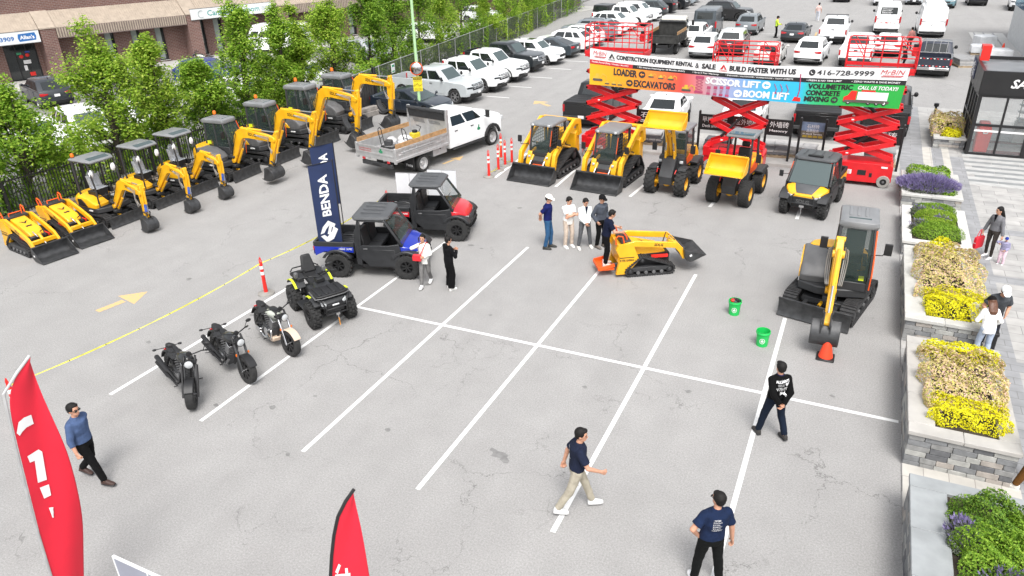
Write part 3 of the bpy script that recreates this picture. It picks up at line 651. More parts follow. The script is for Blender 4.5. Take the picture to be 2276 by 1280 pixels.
 if trim:
  d = MB(BLK)
  skin(d, (-.8, -.4, 0, .4, .8), zb+.03, zb+.19, 1, .016)
  if not pk: d.build('rear_trim' if False else 'front_trim', t, .015); d = MB(BLK); skin(d, (-.955, -.8, -.4, 0, .4, .8, .955), zb+.04, zb+.22, -1, .022)
  for sg in (-1, 1): sl = MB(BLK); sl.box(rx+ar+.02, fx-ar-.02, sg*(W/2-.035)-.02, sg*(W/2-.035)+.02, zb-.02, zb+.12); sl.build('side_sill', t, .01)
  if blackarch:
   for sg in (-1, 1):
    for x in (fx, rx):
     o1 = arc_pts(x, ar+.075, zb, zc=r); i1 = arc_pts(x, ar-.004, zb, zc=r)
     wa = MB(BLK); wa.prism(o1+i1[::-1], sg*(W/2-.06), sg*(W/2+.016)); wa.build('wheel_arch', t, .015)
  d.build('front_trim' if pk else 'rear_trim', t, .015)
 # glass
 front = (g0[0], g0[1], g1[1], g1[0])
 m = MB(GLW); m.slab(pane(front, .06, .94, .06, .93), .008); m.build('windscreen', t)
 rear = (g0[5], g0[4], g1[4], g1[5])
 if rearwin and not box:
  m = MB(GLS); v0 = .12 if kind not in ('sedan', 'fast') else .06
  if kind == 'van': m.slab(pane(rear, .08, .92, .34, .88), .008)
  else: m.slab(pane(rear, .07, .93, v0, .9), .008)
  m.build('rear_window', t)
 if kind == 'van':
  m = MB(BLK); m.box(xr-.006, xr+.05, -.008, .008, .5, 1.3); m.cb((xr-.01, .1, 1.05), (.03, .04, .16)); m.cb((xr-.06, 0, .45), (.16, 1.5, .10)); m.build('rear_bumper', t, .01)
 lw = .04
 if kind == 'van': segs = [(.03, .20)] if wins is not True else [(.03, .17), (.2, .42)]
 elif pk: segs = [(.06, .48), (.53, .90)]
 elif kind in ('suv', 'bigsuv'): segs = [(.07, .40), (.44, .70), (.745, .93)]
 else: segs = [(.09, .48), (.53, .86)]
 for sg in (2, 7):
  q = (g0[sg], g0[3 if sg == 2 else 6], g1[3 if sg == 2 else 6], g1[sg])
  for (u0, u1) in segs:
   m = MB(GLS); m.slab(pane(q, u0, u1, .10 if kind != 'van' else .06, .88 if kind != 'van' else .52), .008); m.build('side_window', t)
 # doors, proud of the flank by a few millimetres so that seams show
 x0 = cx-.12; nd = 1 if kind == 'van' else 2; x1 = max(rx+ar*.55, gx+.15) if not pk else gx+.04
 dl = (x0-x1)/nd if kind != 'van' else 1.15
 for sg in (-1, 1):
  for i in range(nd):
   a, c = x0-dl*i-.012, x0-dl*(i+1)+.012
   m = MB(pm); lo = zb+.13
   if not pk and i == nd-1 and kind != 'van': xa = rx+ar+.03; pl = [(a, lo), (a, bz-.08), (c, bz-.08), (c, r+ar+.03), (max(c+.02, xa-.12), r+ar*.8), (xa, lo)] if c < xa else [(a, lo), (a, bz-.08), (c, bz-.08), (c, lo)]
   else: pl = [(a, lo), (a, bz-.08), (c, bz-.08), (c, lo)]
   if a > fx-ar: pl[0] = (min(a, fx-ar-.02), lo)
   m.prism(pl, sg*(W/2-.05), sg*(W/2+.007))
   o = m.build('door', t, .008)
   hm = MB(BLK if kind in ('pickup', 'van') else pm); hm.cb((c+.16, sg*(W/2+.02), bz-.17), (.17, .025, .03)); hm.build('handle', o)
  m = MB(BLK if kind in ('pickup', 'van') else pm); hh = .15 if kind not in ('pickup', 'van') else .24
  m.ball((cx-.24, sg*(W/2+.10), bz+.10), (.06, .11, hh/2), n=10); m.beam((cx-.22, sg*(W/2-.06), bz+.02), (cx-.24, sg*(W/2+.06), bz+.07), .05, .04); m.build('wing_mirror', t)
 # lights, grille, plates
 fl = hz-.22
 for sg in (-1, 1):
  m = MB(HL)
  if pk: skin(m, [sg*k for k in (.60, .8, .95)], fl-.11, fl+.08, 1, .016); skin(m.use(GLS), [sg*k for k in (.61, .8, .94)], fl-.095, fl-.01, 1, .026)
  else: skin(m, [sg*k for k in (.50, .66, .82, .955)], [fl-.08, fl-.09, fl-.07, fl-.02], [fl-.02, fl+.0, fl+.03, fl+.06], 1, .02)
  m.build('headlight', t, .01)
  m = MB(TL)
  if pk: m.box(xr-.004, xr+.14, sg*(W/2-.10), sg*(W/2+.006), bz-.46, bz-.10)
  elif kind == 'van': m.box(xr+.05, xr+.2, sg*(W/2-.13), sg*(W/2-.002), 1.0, 1.5)
  else:
   zt = dz-.22
   skin(m, [sg*k for k in (.48, .64, .82, .96)], [zt-.0, zt-.05, zt-.07, zt-.05], [zt+.05, zt+.07, zt+.09, zt+.09], -1, .022)
  m.build('tail_light', t, .01)
 m = MB(grille)
 if pk:
  skin(m, (-.58, -.3, 0, .3, .58), fl-.20, fl+.12)
  for i in range(3): skin(m.use(DGR if grille != CHR else CHR), (-.54, -.4, 0, .4, .54), fl-.15+.09*i, fl-.12+.09*i, 1, .026)
  m.cb((xf+.02, 0, fl), (.03, .26, .11), CHR)
 else: skin(m, (-.5, -.4, 0, .4, .5), fl-.26, fl-.08); m.cb((xf-.0, 0, fl-.02), (.03, .12, .07), CHR)
 m.build('grille', t, .012)
 if plate:
  m = MB(WHT)
  if 'f' in plate: m.cb((xf+.015, 0, zb+.22), (.012, .31, .15))
  zp = .62 if pk else (dz-.30 if kind != 'van' else .62)
  m.cb((xr-.012 if not pk else xr-.105, .0, zp), (.012, .31, .15)); m.build('licence_plate', t)
 m = None
 for sg in (-1, 1):
  for x in (fx, rx): wheel(t, x, sg*(W/2-.13), r, r, .24, r*.66, 'road', rim or RIMM, 5 if not pk else 6)
 if rails:
  m = MB(BLK if rails is True else rails)
  for sg in (-1, 1): m.tube([(rf-.35, sg*(wt-.03), H-.04), (rf-.5, sg*(wt-.05), H+.05), (rr+.35, sg*(wt-.05), H+.05), (rr+.2, sg*(wt-.03), H-.04)], .018, 6)
  if rails is not True:
   for k in range(3): m.tube([(rf-.6-(rf-rr-1)*k/2, -wt, H+.07), (rf-.6-(rf-rr-1)*k/2, wt, H+.07)], .018, 6)
  m.build('roof_rail', t)
 if sunroof:
  m = MB(GLS); m.box(rf-.95, rf-.4, -.40, .40, H-.012, H+.006); m.build('sunroof', t, .004)
 m = MB(BLK); m.ball((rr+.32, 0, H+.02), (.09, .025, .05), n=8); m.build('roof_antenna', t)
 return t
# ---------------------------------------------------------------- construction machines
def hull(circs, n=20):
 pts = []
 for x, z, r in circs: pts += [(x+r*cos(2*pi*i/n), z+r*sin(2*pi*i/n)) for i in range(n)]
 pts = sorted(set((round(a, 5), round(b, 5)) for a, b in pts))
 def half(ps):
  h = []
  for p in ps:
   while len(h) > 1 and (h[-1][0]-h[-2][0])*(p[1]-h[-2][1])-(h[-1][1]-h[-2][1])*(p[0]-h[-2][0]) <= 0: h.pop()
   h.append(p)
  return h
 a = half(pts); b = half(pts[::-1]); return a[:-1]+b[:-1]
def resample(poly, step):
 out = []; n = len(poly); carry = 0
 for i in range(n):
  a = V(poly[i]+(0,)) ; b = V(poly[(i+1) % n]+(0,)); L = (b-a).length
  if L < 1e-6: continue
  d = (b-a)/L; s = carry
  while s < L: out.append((a+d*s, d)); s += step
  carry = s-L
 return out
def track(parent, circs, y, w, cleat=.09, th=.045, name='track', rollers=3, body=DGR):
 m = MB(TRK); o = hull([(x, z, r) for x, z, r in circs]); i = hull([(x, z, r-th) for x, z, r in circs])
 # belt as a closed ring
 def ringpts(poly, k): return poly
 n = 72;
 oo = resample(o, sum(hypot(o[j][0]-o[j-1][0], o[j][1]-o[j-1][1]) for j in range(len(o)))/n)
 O = [(p.x, p.y) for p, d in oo]; I = [(p.x+d.y*-th, p.y+d.x*th) for p, d in oo]
 vs = []; fs = []; k = len(O)
 for a, b in zip(O, I): vs += [(a[0], y-w/2, a[1]), (a[0], y+w/2, a[1]), (b[0], y+w/2, b[1]), (b[0], y-w/2, b[1])]
 for j in range(k):
  j2 = (j+1) % k
  for q in range(4): fs.append((j*4+q, j2*4+q, j2*4+(q+1) % 4, j*4+(q+1) % 4))
 m.add(vs, fs)
 for p, d in resample(o, cleat):
  R = Matrix.Rotation(-atan2(d.y, d.x), 3, 'Y')
  m.cb((p.x+d.y*.008, y, p.y-d.x*.008), (cleat*.5, w*1.0, .034), None, R)
 t = m.build(name, parent)
 f = MB(body); xs = sorted(circs)
 lo = [c for c in circs if c[1] < .35]; x0 = min(c[0] for c in lo); x1 = max(c[0] for c in lo); zc = min(c[1] for c in lo)
 f.box(x0-.02, x1+.02, y-w*.36, y+w*.36, zc-.02, zc+.11)
 for x, z, r in circs: f.cyl((x, y, z), r-th-.015, w*.8, 'y', 14, BLK); f.cyl((x, y, z), (r-th)*.45, w*.9, 'y', 10, body)
 for j in range(rollers):
  f.cyl((x0+(x1-x0)*(j+1)/(rollers+1), y, zc-.06), .055, w*.9, 'y', 10, MGR)
 f.build('track_frame', t, .008)
 return t
def ribbon(pts, ws):
 L = []; R = []; k = len(pts)
 for i in range(k):
  a = pts[max(i-1, 0)]; b = pts[min(i+1, k-1)]; dx, dz = b[0]-a[0], b[1]-a[1]; l = hypot(dx, dz) or 1
  w = ws[i]/2; L.append((pts[i][0]-dz/l*w, pts[i][1]+dx/l*w)); R.append((pts[i][0]+dz/l*w, pts[i][1]-dx/l*w))
 return L+R[::-1]
def bez(a, b, c, n=6): return [((1-t)**2*a[0]+2*t*(1-t)*b[0]+t*t*c[0], (1-t)**2*a[1]+2*t*(1-t)*b[1]+t*t*c[1]) for t in [i/n for i in range(n+1)]]
def shellbucket(m, prof, w, th=.02, side=None, y=0.):
 "open bucket: bent plate along prof (x,z), closed by two side plates"
 m.prism(ribbon(prof, [th]*len(prof)), y-w/2, y+w/2)
 for sg in (-1, 1): m.prism(side or prof, y+sg*w/2-.012, y+sg*w/2+.012)
def cylinder(m, a, b, r=.035):
 a = V(a); b = V(b); c = a+(b-a)*.58
 m.tube([a, c], r, 8, YEL if r > .03 else DGR); m.tube([c, b], r*.55, 8, CHR)
def XZ(T, p, y=0.): return T @ V((p[0], y, p[1]))
def excavator(label, loc, rz, s=1., cab=True, pose=None, swing=0., by=-.05, group=None, beacon=True, wrap=False, thumb=False, mirrors=2, orange=True, turn=0., flank=False, aw=1.):
 t = thing('excavator', label, 'excavator', loc, rz, group); t.scale = (s, s, s)
 for sg in (-1, 1): track(t, [(-.86, .27, .26), (.86, .27, .26)], sg*.70, .34, .085)
 m = MB(DGR); m.box(-.75, .75, -.5, .5, .28, .42); m.cyl((0, 0, .5), .42, .16, 'z', 20, BLK)
 for sg in (-1, 1): m.beam((.2, sg*.3, .35), (1.28, sg*.42, .24), .1, .09, DGR)
 m.cyl((.55, 0, .36), .04, .1, 'y'); m.build('undercarriage', t, .01)
 m = MB(STEEL); pr = [(1.38, .52), (1.33, .40), (1.31, .25), (1.33, .10), (1.38, .02)]
 m.prism(ribbon(pr, [.035]*5), -.87, .87); m.beam((1.30, -.8, .46), (1.30, .8, .46), .06, .05); m.beam((1.3, -.8, .1), (1.3, .8, .1), .06, .05); m.build('dozer_blade', t, .006)
 m = MB(BLK); cylinder(m, (.45, 0, .36), (1.27, 0, .33), .04); m.build('blade_cylinder', t)
 if turn:
  for o in t.children: o.rotation_euler = (0, 0, turn)
 # upper structure: base tray, yellow tail, dark engine hood on the right
 m = MB(DGR); m.prism([(-1.0, -.55), (-.8, -.80), (.55, -.80), (.78, -.35), (.78, .2), (.62, .80), (-.7, .80), (-1.0, .55)], .58, .80, ax='z'); m.build('turntable', t, .03, 2)
 arc = [(-.55, .74), (-.85, .68), (-1.02, .48), (-1.08, .2), (-1.08, -.2), (-1.02, -.48), (-.85, -.70), (-.55, -.78)]
 m = MB(YEL); zt = 1.42 if cab else 1.30
 def ar(z, k): return [(x*k+(-.3)*(1-k), y*k, z) for x, y in arc]+[(-.45, -.6, z), (-.45, .6, z)]
 m.loft([ar(.80, 1.), ar(1.05, 1.02), ar(zt-.12, .97), ar(zt, .84)]); m.use(BLK)
 for k in range(3): m.slab([(-1.075, -.42, .92+.1*k), (-1.075, -.1, .92+.1*k), (-1.075, -.1, .96+.1*k), (-1.075, -.42, .96+.1*k)], .02)
 m.build('counterweight', t, .02, 2)
 hood_m = MGR if cab else YEL
 m = MB(hood_m); h = zt-.02
 ys = [-.80, -.77, -.66, -.25, -.12]
 def hs(y, k): return [(-.56, y, .80), (.56-.1*k, y, .80), (.60-.12*k, y, .98), (.44-.1*k, y, h-.22-.08*k), (.05, y, h-.04-.10*k), (-.56, y, h-.06*k)]
 m.loft([hs(-.80, 1), hs(-.775, .4), hs(-.68, 0), hs(-.28, 0), hs(-.14, .3)]); m.build('engine_hood', t, .02, 2)
 m = MB(YEL if cab else BLK); m.prism([(-.54, .84), (.02 if not flank else .42, .84), (-.1 if not flank else .40, 1.0), (-.3 if not flank else .2, 1.16 if not flank else 1.26), (-.54, 1.15 if not flank else 1.34)], -.825, -.79); m.use(WHT); m.box(.05, .3, -.822, -.795, .66, .72); m.build('side_panel', t, .008)
 if cab:
  fr = MB(mat('cab_frame', (.03, .031, .033), .45, 0, .1)); x0, x1, y0, y1 = -.62, .68, -.10, .80; z0, z1 = .80, 2.48
  A = [(x1, .80), (x1+.06, 1.2), (x1-.02, 1.75), (x1-.22, 2.36)]
  for y in (y0, y1):
   yy = y+(.03 if y < 0 else -.03); q = lambda p: (p[0], yy-(0 if p[1] < 1.6 else (.05 if y > 0 else -.05)*(p[1]-1.6)/.9), p[1])
   for a, b in zip(A, A[1:]): fr.beam(q(a), q(b), .07, .07)
   for px in (.02 if y > 0 else .0,): fr.beam(q((px, .80)), q((px-.05, 2.36)), .06, .07)
   fr.beam(q((x0, .80)), q((x0+.06, 2.36)), .08, .08)
   fr.box(x0, x1, yy-.03, yy+.03, .80, 1.22 if y > 0 else 1.34)
   fr.beam(q((x0, 1.3)), q((x1, 1.3)), .05, .05)
  fr.box(x0, x0+.06, y0+.05, y1-.05, .80, 1.4); fr.box(x0, x1, y0+.02, y1-.02, .79, .84); fr.box(x1-.02, x1+.05, y0+.06, y1-.06, .80, 1.02)
  fr.build('cab_frame', t, .012)
  g = MB(GLC)
  for a, b in zip(A, A[1:]):
   if a[1] < 1: a = (a[0]+.02, 1.02)
   g.slab([(a[0]+.01, y0+.07, a[1]), (a[0]+.01, y1-.07, a[1]), (b[0]+.01, y1-.09, b[1]), (b[0]+.01, y0+.09, b[1])], .004)
  for y in (y0+.02, y1-.02):
   g.slab([(x0+.1, y, 1.34), (-.03, y, 1.34), (-.06, y+(.03 if y < 0 else -.04), 2.34), (x0+.13, y+(.03 if y < 0 else -.04), 2.34)], .004)
   g.slab([(.05, y, 1.24), (x1-.0, y, 1.24), (x1-.2, y+(.03 if y < 0 else -.04), 2.33), (.02, y+(.03 if y < 0 else -.04), 2.34)], .004)
  g.slab([(x0+.02, y0+.07, 1.42), (x0+.02, y1-.07, 1.42), (x0+.06, y1-.09, 2.34), (x0+.06, y0+.09, 2.34)], .004); g.build('cab_window', t)
  r = MB(mat('cab_roof', (.19, .195, .20), .42, 0, .12)); yc = (y0+y1)/2
  def rr(z, i): return [(x0-.04+i, y0+i, z), (x1-.2-i*.7, y0+i, z), (x1-.12-i, y0+.12+i, z), (x1-.12-i, y1-.12-i, z), (x1-.2-i*.7, y1-i, z), (x0-.04+i, y1-i, z)]
  r.loft([rr(2.34, .02), rr(2.40, 0), rr(2.49, .02), rr(2.53, .09), rr(2.54, .16)])
  for k in range(3): r.box(-.42, .2, y0+.2+.18*k, y0+.28+.18*k, 2.54, 2.555)
  r.slab([(x1-.34, y0+.2, 2.545), (x1-.34, y1-.2, 2.545), (x1-.20, y1-.2, 2.50), (x1-.20, y0+.2, 2.50)], .012, GLW); r.build('cab_roof', t, .015)
  st = MB(BLK); st.box(-.35, .12, .14, .58, 1.1, 1.28); st.beam((-.34, .36, 1.2), (-.46, .36, 1.95), .46, .12, up=(1, 0, 0)); st.box(-.4, .1, .2, .52, .84, 1.1)
  for y in (.05, .64): st.box(-.3, .3, y-.05, y+.05, 1.3, 1.4); st.tube([(.25, y, 1.4), (.27, y, 1.56)], .02, 6)
  st.build('operator_seat', t, .03, 2)
  if orange:
   o = MB(ORA); o.beam((x1+.02, y1+.012, .86), (x1+.07, y1+.012, 1.2), .03, .06); o.beam((x1+.07, y1+.012, 1.2), (x1-.0, y1-.01, 1.75), .03, .06); o.beam((x1, y1-.01, 1.75), (x1-.18, y1-.04, 2.32), .03, .05); o.build('orange_stripe', t)
   st2 = MB(WHT); st2.use(mat('sticker_yellow', '#c8d820', .5)); st2.cb((x1+.05, y1-.2, 1.15), (.01, .12, .12)); st2.cb((-.4, y0-.0, 1.5), (.2, .02, .14)); st2.build('safety_sticker', t)
  for i, (y, sg) in enumerate(((y1, 1), (y0, -1))[:mirrors]):
   o = MB(BLK); c = (x1-.0, y+sg*.26, 1.95)
   o.tube([(x1-.06, y, 1.75), (x1-.02, y+sg*.16, 1.78), c], .014, 6); o.cb(c, (.07, .17, .28)); o.build('mirror', t, .02, 2)
 else:
  fr = MB(mat('canopy_frame', (.03, .03, .032), .5, 0, .1)); zc = 2.78
  for y in (-.62, .62):
   fr.tube([(-.50, y, .8), (-.54, y, 1.6), (-.52, y, zc)], .045, 8)
   fr.tube([(.56, y, .8), (.60, y, 1.7), (.44, y, zc)], .036, 8)
  fr.tube([(.64, -.6, 1.3), (.64, .6, 1.3)], .02, 6); fr.tube([(.62, .5, 1.0), (.72, .62, 1.2), (.72, .62, 1.7), (.62, .6, 1.8)], .018, 6)
  fr.box(-.45, .6, -.62, .6, .80, .86); fr.build('canopy_frame', t)
  r = MB(mat('cab_roof', (.19, .195, .20), .42, 0, .12))
  def rr(z, i): return [(-.68+i, -.68+i, z), (.35-i, -.68+i, z), (.60-i, -.56+i, z-.05), (.60-i, .56-i, z-.05), (.35-i, .68-i, z), (-.68+i, .68-i, z)]
  r.loft([rr(2.76, .03), rr(2.82, 0), rr(2.88, .06), rr(2.90, .2)])
  r.slab([(.22, -.48, 2.905), (.22, .48, 2.905), (.54, .48, 2.81), (.54, -.48, 2.81)], .012, GLW); r.build('canopy_roof', t, .015)
  st = MB(BLK); st.box(-.38, .12, -.22, .26, 1.3, 1.45); st.beam((-.34, .02, 1.36), (-.46, .02, 2.0), .46, .12, up=(1, 0, 0)); st.box(-.4, .1, -.2, .24, .84, 1.3)
  for y in (-.36, .4): st.box(-.3, .2, y-.06, y+.06, 1.2, 1.42); st.tube([(.14, y, 1.42), (.18, y, 1.64)], .022, 6)
  st.tube([(.42, -.1, .86), (.4, -.1, 1.3)], .02, 6); st.tube([(.42, .1, .86), (.4, .1, 1.3)], .02, 6); st.build('operator_seat', t, .03, 2)
  if wrap:
   o = MB(mat('plastic_film', (.45, .47, .5), .2, 0, .3, 9, alpha=.75)); o.beam((-.28, .02, 1.40), (-.42, .02, 2.02), .50, .18, up=(1, 0, 0)); o.ball((-.44, .02, 2.08), (.11, .17, .13)); o.box(-.36, .15, -.25, .28, 1.46, 1.5); w = o.build('seat_cover', t, .03, 2)
   o = MB(WHT); o.ball((.5, -.58, 2.3), (.06, .10, .18), n=8); o.build('wrapped_lamp', t); o = MB(WHT); o.ball((.5, .5, 2.34), (.06, .12, .18), n=8); o.build('wrapped_lamp', t)
 if beacon:
  o = MB(AMB); o.lathe([(.075, 0), (.075, .1), (.05, .15), (.001, .16)], (-.55, .66 if cab else -.5, (2.56 if cab else 2.92)), 'z', 12); o.lathe([(.085, -.03), (.085, 0), (.001, 0)], (-.55, .66 if cab else -.5, (2.56 if cab else 2.92)), 'z', 12, BLK); o.build('beacon', t)
 # digging arm in its own vertical plane
 pose = pose or dict(base=(.86, .78), knee=(1.15, 2.75), tip=(2.75, 2.45), end=(2.85, .95), rot=0)
 T = Matrix.Translation((.72, by, 0)) @ Matrix.Rotation(swing, 4, 'Z') @ Matrix.Translation((-.72, 0, 0))
 bz_, kn, tp, en = pose['base'], pose['knee'], pose['tip'], pose['end']
 m = MB(DGR); m.T = T; m.box(.62, .95, -.16, .16, .5, .62); m.box(.62, .95, -.16, .16, .92, 1.0); m.cyl((.72, 0, .75), .1, .6); m.build('swing_post', t, .01)
 lp = lambda a, b, f: (a[0]+(b[0]-a[0])*f, a[1]+(b[1]-a[1])*f)
 c1 = [bz_, lp(bz_, kn, .3), lp(bz_, kn, .6)]+bez(lp(bz_, kn, .78), kn, lp(kn, tp, .26), 4)[:-1]; pts = c1+[lp(kn, tp, .26), lp(kn, tp, .5), lp(kn, tp, .75), tp]
 ws = [w*aw for w in (.20, .28, .36, .41, .42, .42, .41, .38, .34, .28, .19)]
 m = MB(YEL); m.T = T; m.prism(ribbon(pts, ws), -.085, .085); m.cyl((bz_[0], 0, bz_[1]), .1, .26, 'y'); m.cyl((tp[0], 0, tp[1]), .09, .26, 'y')
 k = len(c1); a = V((pts[k][0], 0, pts[k][1])); b = V((pts[-2][0], 0, pts[-2][1])); d = (b-a).normalized(); dn = V((0, -1, 0)).cross(d); dn = V((-d.z, 0, d.x))
 letter(m, 'SDLG', a+d*.02-dn*.055+V((0, -.086, 0)), d, dn, BLK, h=.13, bold=.03, space=1.1)
 letter(m, 'SDLG', b-d*.1-dn*.055+V((0, .086, 0)), -d, dn, BLK, h=.13, bold=.03, space=1.1)
 boom = m.build('boom', t, .01)
 m = MB(YEL); m.T = T; dx, dz = tp[0]-en[0], tp[1]-en[1]; l = hypot(dx, dz); ux, uz = dx/l, dz/l
 up = (tp[0]+ux*.38, tp[1]+uz*.34)
 st = [up, tp, (tp[0]*.6+en[0]*.4, tp[1]*.6+en[1]*.4), en]
 m.prism(ribbon(st, [.12*aw, .30*aw, .22*aw, .13]), -.075, .075); m.cyl((en[0], 0, en[1]), .07, .2, 'y'); m.cyl((up[0], 0, up[1]), .06, .2, 'y'); m.build('stick', t, .01)
 m = MB(YEL); m.T = T
 cylinder(m, (bz_[0]+.15, 0, bz_[1]-.10), (pts[k-1][0]+.02, 0, pts[k-1][1]-.22), .05)
 cylinder(m, (pts[5][0], 0, pts[5][1]+.24), (up[0], 0, up[1]), .05)
 nx, nz = uz, -ux     # forward side of the stick
 if nx < 0: nx, nz = -nx, -nz
 lk = (en[0]+ux*.22+nx*.19, en[1]+uz*.22+nz*.19)
 cylinder(m, (tp[0]+ux*.1+nx*.20, 0, tp[1]+uz*.1+nz*.20), (lk[0], 0, lk[1]), .042); m.build('arm_cylinder', t)
 m = MB(mat('hydraulic_hose', (.30, .29, .27), .4, .3, .2)); m.T = T
 for sg in (-1, 1):
  for j in range(3):
   y = sg*(.11+.03*j)
   m.tube([(pts[-3][0], y, pts[-3][1]+.05), (tp[0]-.22, y*1.2, tp[1]+.10-.04*j), (tp[0]-.30+.05*j, y*1.3, tp[1]-.25), (tp[0]-.12, y*1.2, tp[1]-.48-.05*j), (tp[0]*.55+en[0]*.45, y, tp[1]*.55+en[1]*.45)], .013, 5)
 m.tube([(bz_[0]-.05, -.12, bz_[1]+.1), (pts[2][0]-.1, -.14, pts[2][1]), (pts[4][0]-.1, -.13, pts[4][1]+.1)], .014, 5, BLK); m.build('hose', t)
 # bucket
 bw = pose.get('bw', .62); rot = pose.get('rot', 0.)
 m = MB(STEEL); m.T = T @ Matrix.Translation((en[0], 0, en[1])) @ Matrix.Rotation(rot, 4, 'Y')
 pr = [(-.10, -.05), (.10, -.04)]+bez((.10, -.04), (.40, -.12), (.36, -.40), 5)[1:]+bez((.36, -.40), (.28, -.60), (-.02, -.60), 5)[1:]+[(-.22, -.56)]
 shellbucket(m, pr, bw, .025, side=pr+[(-.14, -.30)])
 for sg in (-1, 1): m.prism([(-.1, -.1), (-.06, .09), (.1, .09), (.26, -.08)], sg*.1-.015, sg*.1+.015)
 for j in range(5): y = -bw/2+.04+(bw-.08)*j/4; m.beam((-.16, y, -.575), (-.34, y, -.535), .06, .05, None, .035, .015)
 m.build('bucket', t, .006)
 m = MB(DGR); m.T = T
 bl = (en[0]+.16*cos(rot), en[1]+.05-.16*sin(rot))
 for sg in (-1, 1): m.beam((lk[0], sg*.1, lk[1]), (en[0]+ux*.25, sg*.1, en[1]+uz*.25), .03, .06); m.beam((lk[0], sg*.07, lk[1]), (bl[0], sg*.07, bl[1]), .03, .06)
 if thumb: m.prism(ribbon([(en[0]-.02, en[1]+.25), (en[0]-.40, en[1]+.1), (en[0]-.62, en[1]+.35), (en[0]-.66, en[1]+.62)], [.1, .13, .1, .05]), -.13, .13)
 m.build('bucket_linkage', t, .006)
 if wrap:
  o = MB(mat('blue_wrap', (.05, .10, .38), .35, 0, .3, 8)); o.T = T
  o.tube([(en[0]*.75+tp[0]*.25+.1, 0, en[1]*.75+tp[1]*.25), (en[0]*.45+tp[0]*.55+.1, 0, en[1]*.45+tp[1]*.55)], [.09, .07], 8); o.build('cylinder_wrap', t); o = MB(MATS['blue_wrap']); o.T = T; o.tube([(bz_[0]+.1, 0, bz_[1]+.05), (bz_[0]+.3, 0, bz_[1]+.55)], [.09, .08], 8); o.build('cylinder_wrap', t)
 return t
def track_loader(label, loc, rz, group=None):
 t = thing('track_loader', label, 'track loader', loc, rz, group)
 for sg in (-1, 1): track(t, [(-1.0, .24, .22), (.72, .24, .22), (-.62, .66, .25)], sg*.72, .36, .10, rollers=4)
 m = MB(DGR); m.box(-1.15, .75, -.52, .52, .30, .95); m.prism([(.45, .35), (.98, .35), (1.0, .70), (.62, 1.0), (.45, 1.0)], -.50, .50); m.build('chassis', t, .02)
 for sg in (-1, 1):
  m = MB(YEL); m.prism([(.45, .62), (.62, .34), (1.02, .34), (1.06, .62), (.86, 1.02), (.45, 1.12)], sg*.52-.02 if sg < 0 else sg*.34, sg*.34 if sg < 0 else .54); m.build('front_fender', t, .025, 2)
 m = MB(YEL); m.prism([(-1.38, .62), (-.95, .62), (-.95, 1.45), (-1.18, 1.62), (-1.32, 1.4)], -.74, .74); m.build('body', t, .025, 2)
 m = MB(ORA); m.box(1.0, 1.16, -.22, .22, .42, .56); m.build('hitch_coupler', t, .012)
 for sg in (-1, 1):
  m = MB(YEL); pts = [(-1.25, 1.35), (-1.15, 1.92), (-.75, 1.98), (-.1, 1.66), (.62, 1.20), (.98, .98), (1.10, .55), (1.13, .30)]
  m.prism(ribbon(pts, [.30, .30, .24, .22, .22, .26, .22, .12]), sg*.76-.07, sg*.76+.07)
  d = V((.72, 0, -.46)).normalized(); n = V((.46, 0, .72)).normalized()
  letter(m, 'SDLG', V((.05 if sg < 0 else .55, sg*.832, 1.50 if sg < 0 else 1.18)), d*(1 if sg < 0 else -1), n, BLK, h=.12, bold=.03)
  m.build('lift_arm', t, .012)
  o = MB(DGR); cylinder(o, (-.7, sg*.62, .9), (.35, sg*.64, 1.28), .05); cylinder(o, (.75, sg*.30, .92), (1.18, sg*.30, .55), .045); o.build('arm_cylinder', t)
 m = MB(YEL); m.tube([(-1.05, -.76, 1.99), (-1.05, .76, 1.99)], .075, 10); m.build('arm_crossbar', t)
 f = MB(mat('cab_frame', (.03, .031, .033), .45, 0, .1)); A = [(.78, .88), (.80, 1.3), (.62, 2.02)]
 for sg in (-1, 1):
  y = sg*.44
  for a, b in zip(A, A[1:]): f.beam((a[0], y, a[1]), (b[0], y, b[1]), .08, .08)
  f.beam((-.6, y, .9), (-.55, y, 2.02), .08, .08); f.box(-.6, .75, y-.03, y+.03, .85, 1.15)
  for k in range(6): f.beam((-.55, y, 1.2+.13*k), (.68-.05*k, y, 1.2+.13*k), .02, .02)
  for k in range(6): f.beam((-.4+.18*k, y, 1.15), (-.4+.18*k, y, 2.0), .014, .014)
 f.prism([(.76, .86), (.84, .86), (.84, 1.0), (.76, 1.0)], -.42, .42); f.build('cab_frame', t, .01)
 g = MB(GLC); g.slab([(.84, -.36, 1.0), (.84, .36, 1.0), (.85, .40, 1.3), (.85, -.40, 1.3)], .006); g.slab([(.85, -.40, 1.3), (.85, .40, 1.3), (.66, .40, 2.0), (.66, -.40, 2.0)], .006); g.build('front_window', t)
 for sg in (-1, 1): o = MB(ORA); o.beam((.82, sg*.47, 1.3), (.67, sg*.47, 1.9), .02, .05); o.build('orange_stripe', t)
 r = MB(mat('cab_roof', (.19, .195, .20), .42, 0, .12)); r.loft([[(-.68+i, -.5+i, z), (.72-i, -.5+i, z), (.72-i, .5-i, z), (-.68+i, .5-i, z)] for z, i in ((2.02, .02), (2.06, 0), (2.14, .02), (2.17, .1))]); r.build('cab_roof', t, .02, 2)
 for x, y, z in ((.73, -.36, 2.08), (.73, .36, 2.08), (1.0, -.4, .86), (1.0, .4, .86)): h = MB(HL); h.cb((x, y, z), (.06, .1, .08)); h.build('work_light', t, .01)
